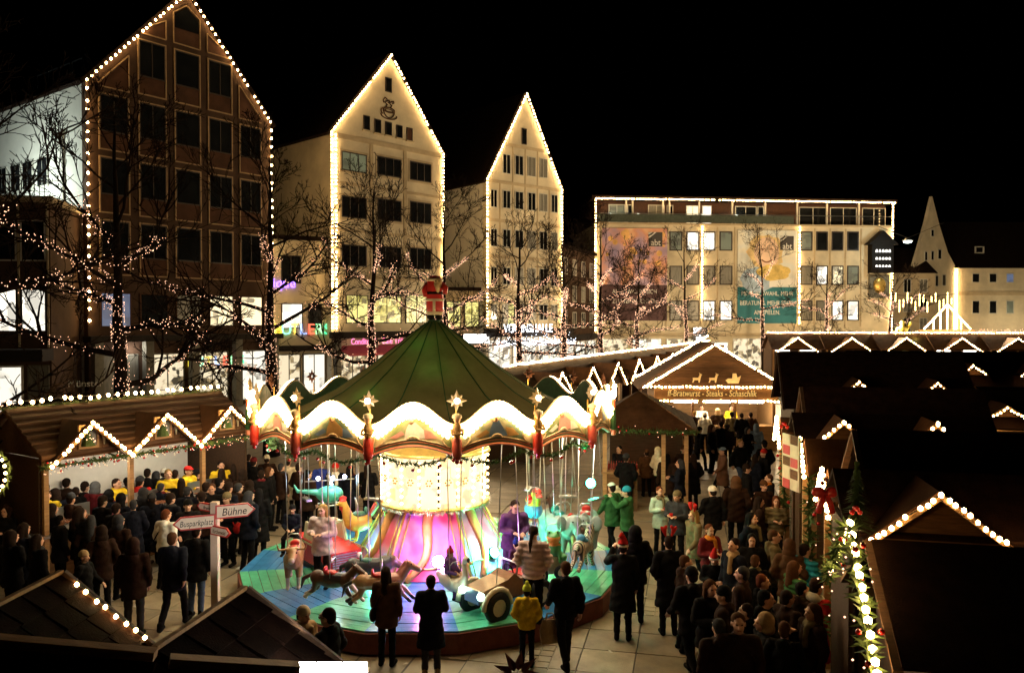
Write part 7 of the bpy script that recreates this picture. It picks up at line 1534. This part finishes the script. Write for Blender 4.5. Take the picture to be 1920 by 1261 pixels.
# ---- ride vehicles
def wheel(t, x, y, z, r, w, nm='wheel', axis='y'):
    o = MB(); o.lathe([(r * .55, -w / 2), (r * .93, -w / 2), (r, -w / 4), (r, w / 4), (r * .93, w / 2), (r * .55, w / 2)], 20); wo = o.build(nm, M['rubber'], t, True); wo.location = (x, y, z); wo.rotation_euler = (PI / 2, 0, 0)
    h = MB(); h.lathe([(0, -w * .4), (r * .56, -w * .4), (r * .56, w * .4), (0, w * .4)], 16); h.build('rim', M['cream'], wo)
p = G(612, 1022, .85); rc = thing('carousel_pickup', 'red toy pickup car with chrome grille on the carousel', 'carousel car', p, math.radians(38) - PI / 2)
RB2 = [(-.85, .0), (.80, .0), (.85, .1), (.85, .36), (.25, .42), (.2, .44), (-.85, .44)]
MB().prism(RB2, (0, -.38, -.3), (1, 0, 0), (0, 0, 1), (0, .76, 0)).build('body', M['red'], rc)
q = MB(); q.prism([(.28, .12), (.1, .50), (-.32, .50), (-.42, .14)], (0, -.33, -.0), (1, 0, 0), (0, 0, 1), (0, .04, 0)); q.prism([(.28, .12), (.1, .50), (-.32, .50), (-.42, .14)], (0, .29, -.0), (1, 0, 0), (0, 0, 1), (0, .04, 0)); q.bar((.28, -.33, .12), (.1, -.33, .5), .04, .04); q.bar((.28, .33, .12), (.1, .33, .5), .04, .04); q.bar((.1, -.33, .5), (.1, .33, .5), .04, .04, (1, 0, 0)); q.build('cab_frame', M['cream'], rc)
q = MB()
for i in range(6): q.box(.852, -.27, -.25 + i * .05, .875, .27, -.225 + i * .05)
q.build('grille', M['steel'], rc)
MB().box(.86, -.4, -.36, .92, .4, -.30).build('bumper', M['steel'], rc)
for s in (-1, 1): MB().ball((.87, s * .31, -.05), (.03, .06, .06), 10, 6).build('headlight', M['cream'], rc, True); [wheel(rc, x, s * .40, -.28, .17, .1) for x in (-.55, .52)]; MB().box(-.85, s * .385 - .004, .08, .84, s * .385 + .004, .12).build('trim_strip', M['cream'], rc)
rd_ = MB(); [rd_.tube([(x, s * .3, .1), (x, s * .34, 2.6)], .009, 5) for x in (-.6, .5) for s in (-1, 1)]; rd_.build('hanger_rod', M['steel'], rc)
p = G(952, 1098, .78); vc = thing('carousel_roadster', 'old timer roadster with big black wheels and lit headlamps on the carousel', 'carousel car', p, -PI / 2 - .85)
blob_b = [(-.6, -.12), (.75, -.12), (.8, .12), (.2, .22), (.05, .3), (-.1, .18), (-.5, .2), (-.65, .32)]
MB().prism(blob_b, (0, -.24, 0), (1, 0, 0), (0, 0, 1), (0, .48, 0)).build('body', mat('roadster_brown', (.20, .09, .04), .3, coat=.5), vc)
q = MB(); q.ring(-.22, -.14, .22, .16, .80, .84, .03)
gq = MB()
gq.box(.80, -.2, -.1, .84, .2, .14); gq.build('radiator', M['steel'], vc)
for s in (-1, 1):
    for x in (-.48, .55): wheel(vc, x, s * .36, -.16, .27, .13)
    f = MB(); f.tube([(.55 + math.cos(a) * .31, s * .36, -.16 + math.sin(a) * .31) for a in [PI * k / 8 for k in range(9)]], .05, 6); f.build('mudguard', M['cream'], vc, True)
    MB().ball((.84, s * .26, .06), .07, 12, 8).build('headlight', emat('headlight_glass', (.6, 1, .9), 8), vc, True)
    lamp('headlight_light', (.98, s * .26, .06), 1.2, (.6, 1, .9), .05, vc)
MB().tube([(.0, -.22, .2), (-.05, -.22, .46), (-.05, .22, .46), (0, .22, .2)], .02, 6).build('windscreen_frame', M['steel'], vc)
MB().box(-.5, -.2, .05, -.2, .2, .2).build('seat', M['red'], vc); st_ = MB(); st_.tube([(-.02 + math.cos(a) * .03, math.sin(a) * .12, .3 + math.cos(a) * .11) for a in [2 * PI * k / 14 for k in range(15)]], .012, 5); st_.build('steering_wheel', M['black'], vc)
rd_ = MB(); [rd_.tube([(x, s * .22, .2), (x * .8, s * .26, 2.65)], .009, 5) for x in (-.5, .45) for s in (-1, 1)]; rd_.build('hanger_rod', M['steel'], vc)
p = G(1015, 1055, .85); cart = thing('carousel_cart', 'small cream wooden cart with bucket seat beside the frog', 'carousel car', p, .6)
MB().prism([(-.35, -.15), (.35, -.2), (.42, .12), (-.42, .2)], (0, -.2, 0), (1, 0, 0), (0, 0, 1), (0, .4, 0)).build('body', M['cream'], cart)
for s in (-1, 1): wheel(cart, -.2, s * .27, -.15, .16, .06); wheel(cart, .25, s * .27, -.15, .13, .06)
MB().tube([(-.2, 0, .1), (-.2, 0, 2.6)], .01, 5).build('hanger_rod', M['steel'], cart)
p = G(618, 925, 1.75); hl = thing('carousel_helicopter', 'green helicopter ride with three bluish white lamps at the back left', 'carousel aircraft', p, .3); hl.scale = (.72, .72, .72)
hb = blob('helicopter', [('e', (0, 0, 0), (.42, .24, .26)), ('c', (-.3, 0, .05), (-.95, 0, .14), .11, .05), ('c', (-.95, 0, .12), (-1.05, 0, .32), .05, .03)], .02, [mat('heli_green', (.05, .30, .22), .35)], None, 3)
link('body', hb, hl)
q = MB(); q.bar((-.75, 0, .42), (.75, 0, .42), .09, .02); q.bar((0, -.75, .425), (0, .75, .425), .09, .02); q.tube([(0, 0, .2), (0, 0, .44)], .02, 6); q.build('rotor', M['steel'], hl)
for k, (x, y) in enumerate(((-.35, -.15), (.08, -.2), (.45, -.1))): o = MB().ball((x, y, .52), .06, 10, 6).build('rotor_lamp', emat('lamp_blue_white', (.55, .65, 1), 45), hl); 
lamp('rotor_light', (.1, -.4, .45), 22, (.5, .8, 1), .1, hl)
MB().tube([(0, 0, .44), (0, 0, 1.7)], .012, 5).build('hanger_rod', M['steel'], hl)
q = MB(); [q.tube([(-.35, s * .2, -.32), (.35, s * .2, -.32)], .02, 5) for s in (-1, 1)]; [q.tube([(x, s * .14, -.2), (x, s * .2, -.32)], .014, 5) for s in (-1, 1) for x in (-.2, .2)]; q.build('landing_skid', M['steel'], hl)
# spare chains with trapeze seats at the right and left
for k, (u, v, z) in enumerate(((1065, 930, 1.75), (1118, 935, 1.8), (990, 915, 1.85), (575, 935, 1.7), (700, 935, 1.8), (745, 925, 1.9))):
    p = G(u, v, z); t = thing('hanging_seat', ('empty trapeze hanger above the deer', 'empty trapeze hanger at the right rim', 'empty trapeze hanger right of the drum', 'empty trapeze hanger above the pickup', 'empty trapeze hanger behind the rooster', 'empty trapeze hanger left of the drum')[k], 'hanger', p, k * .7)
    MB().box(-.2, -.06, -.02, .2, .06, .02).build('bar', M['steel'], t); q = MB(); q.tube([(-.18, 0, 0), (-.05, 0, 3.44 - z)], .008, 5); q.tube([(.18, 0, 0), (.05, 0, 3.44 - z)], .008, 5); q.build('hanger_rod', M['steel'], t)
# statue figure at the far right
sp_ = V((sw.x, sw.y, 0)); zs = 3.95
me = blob('statue', [('f', 0, (.5, .42), 1.0, (.34, .3)), ('e', (0, 0, 1.25), (.42, .32, .45)), ('e', (0, 0, 1.85), (.2, .2, .24)), ('c', (-.35, 0, 1.45), (-.6, -.2, .9), .14, .1), ('c', (.35, 0, 1.45), (.5, -.3, 1.9), .14, .1)], .06, [mat('yellow_green_stone', (.30, .28, .05), .8, var=.35)], None, 3, .02, 5)  # stone base colour is yellow green, varied at random
so = link('stone_figure', me, q_st if 'q_st' in globals() else None)
so.parent = [o for o in bpy.data.objects if o.name.startswith('weathered_statue')][0]; so.location = (0, 0, 3.5)
lamp('statue_light', (0, -2.0, 4.2), 60, (.85, 1, .3), .2, so.parent)
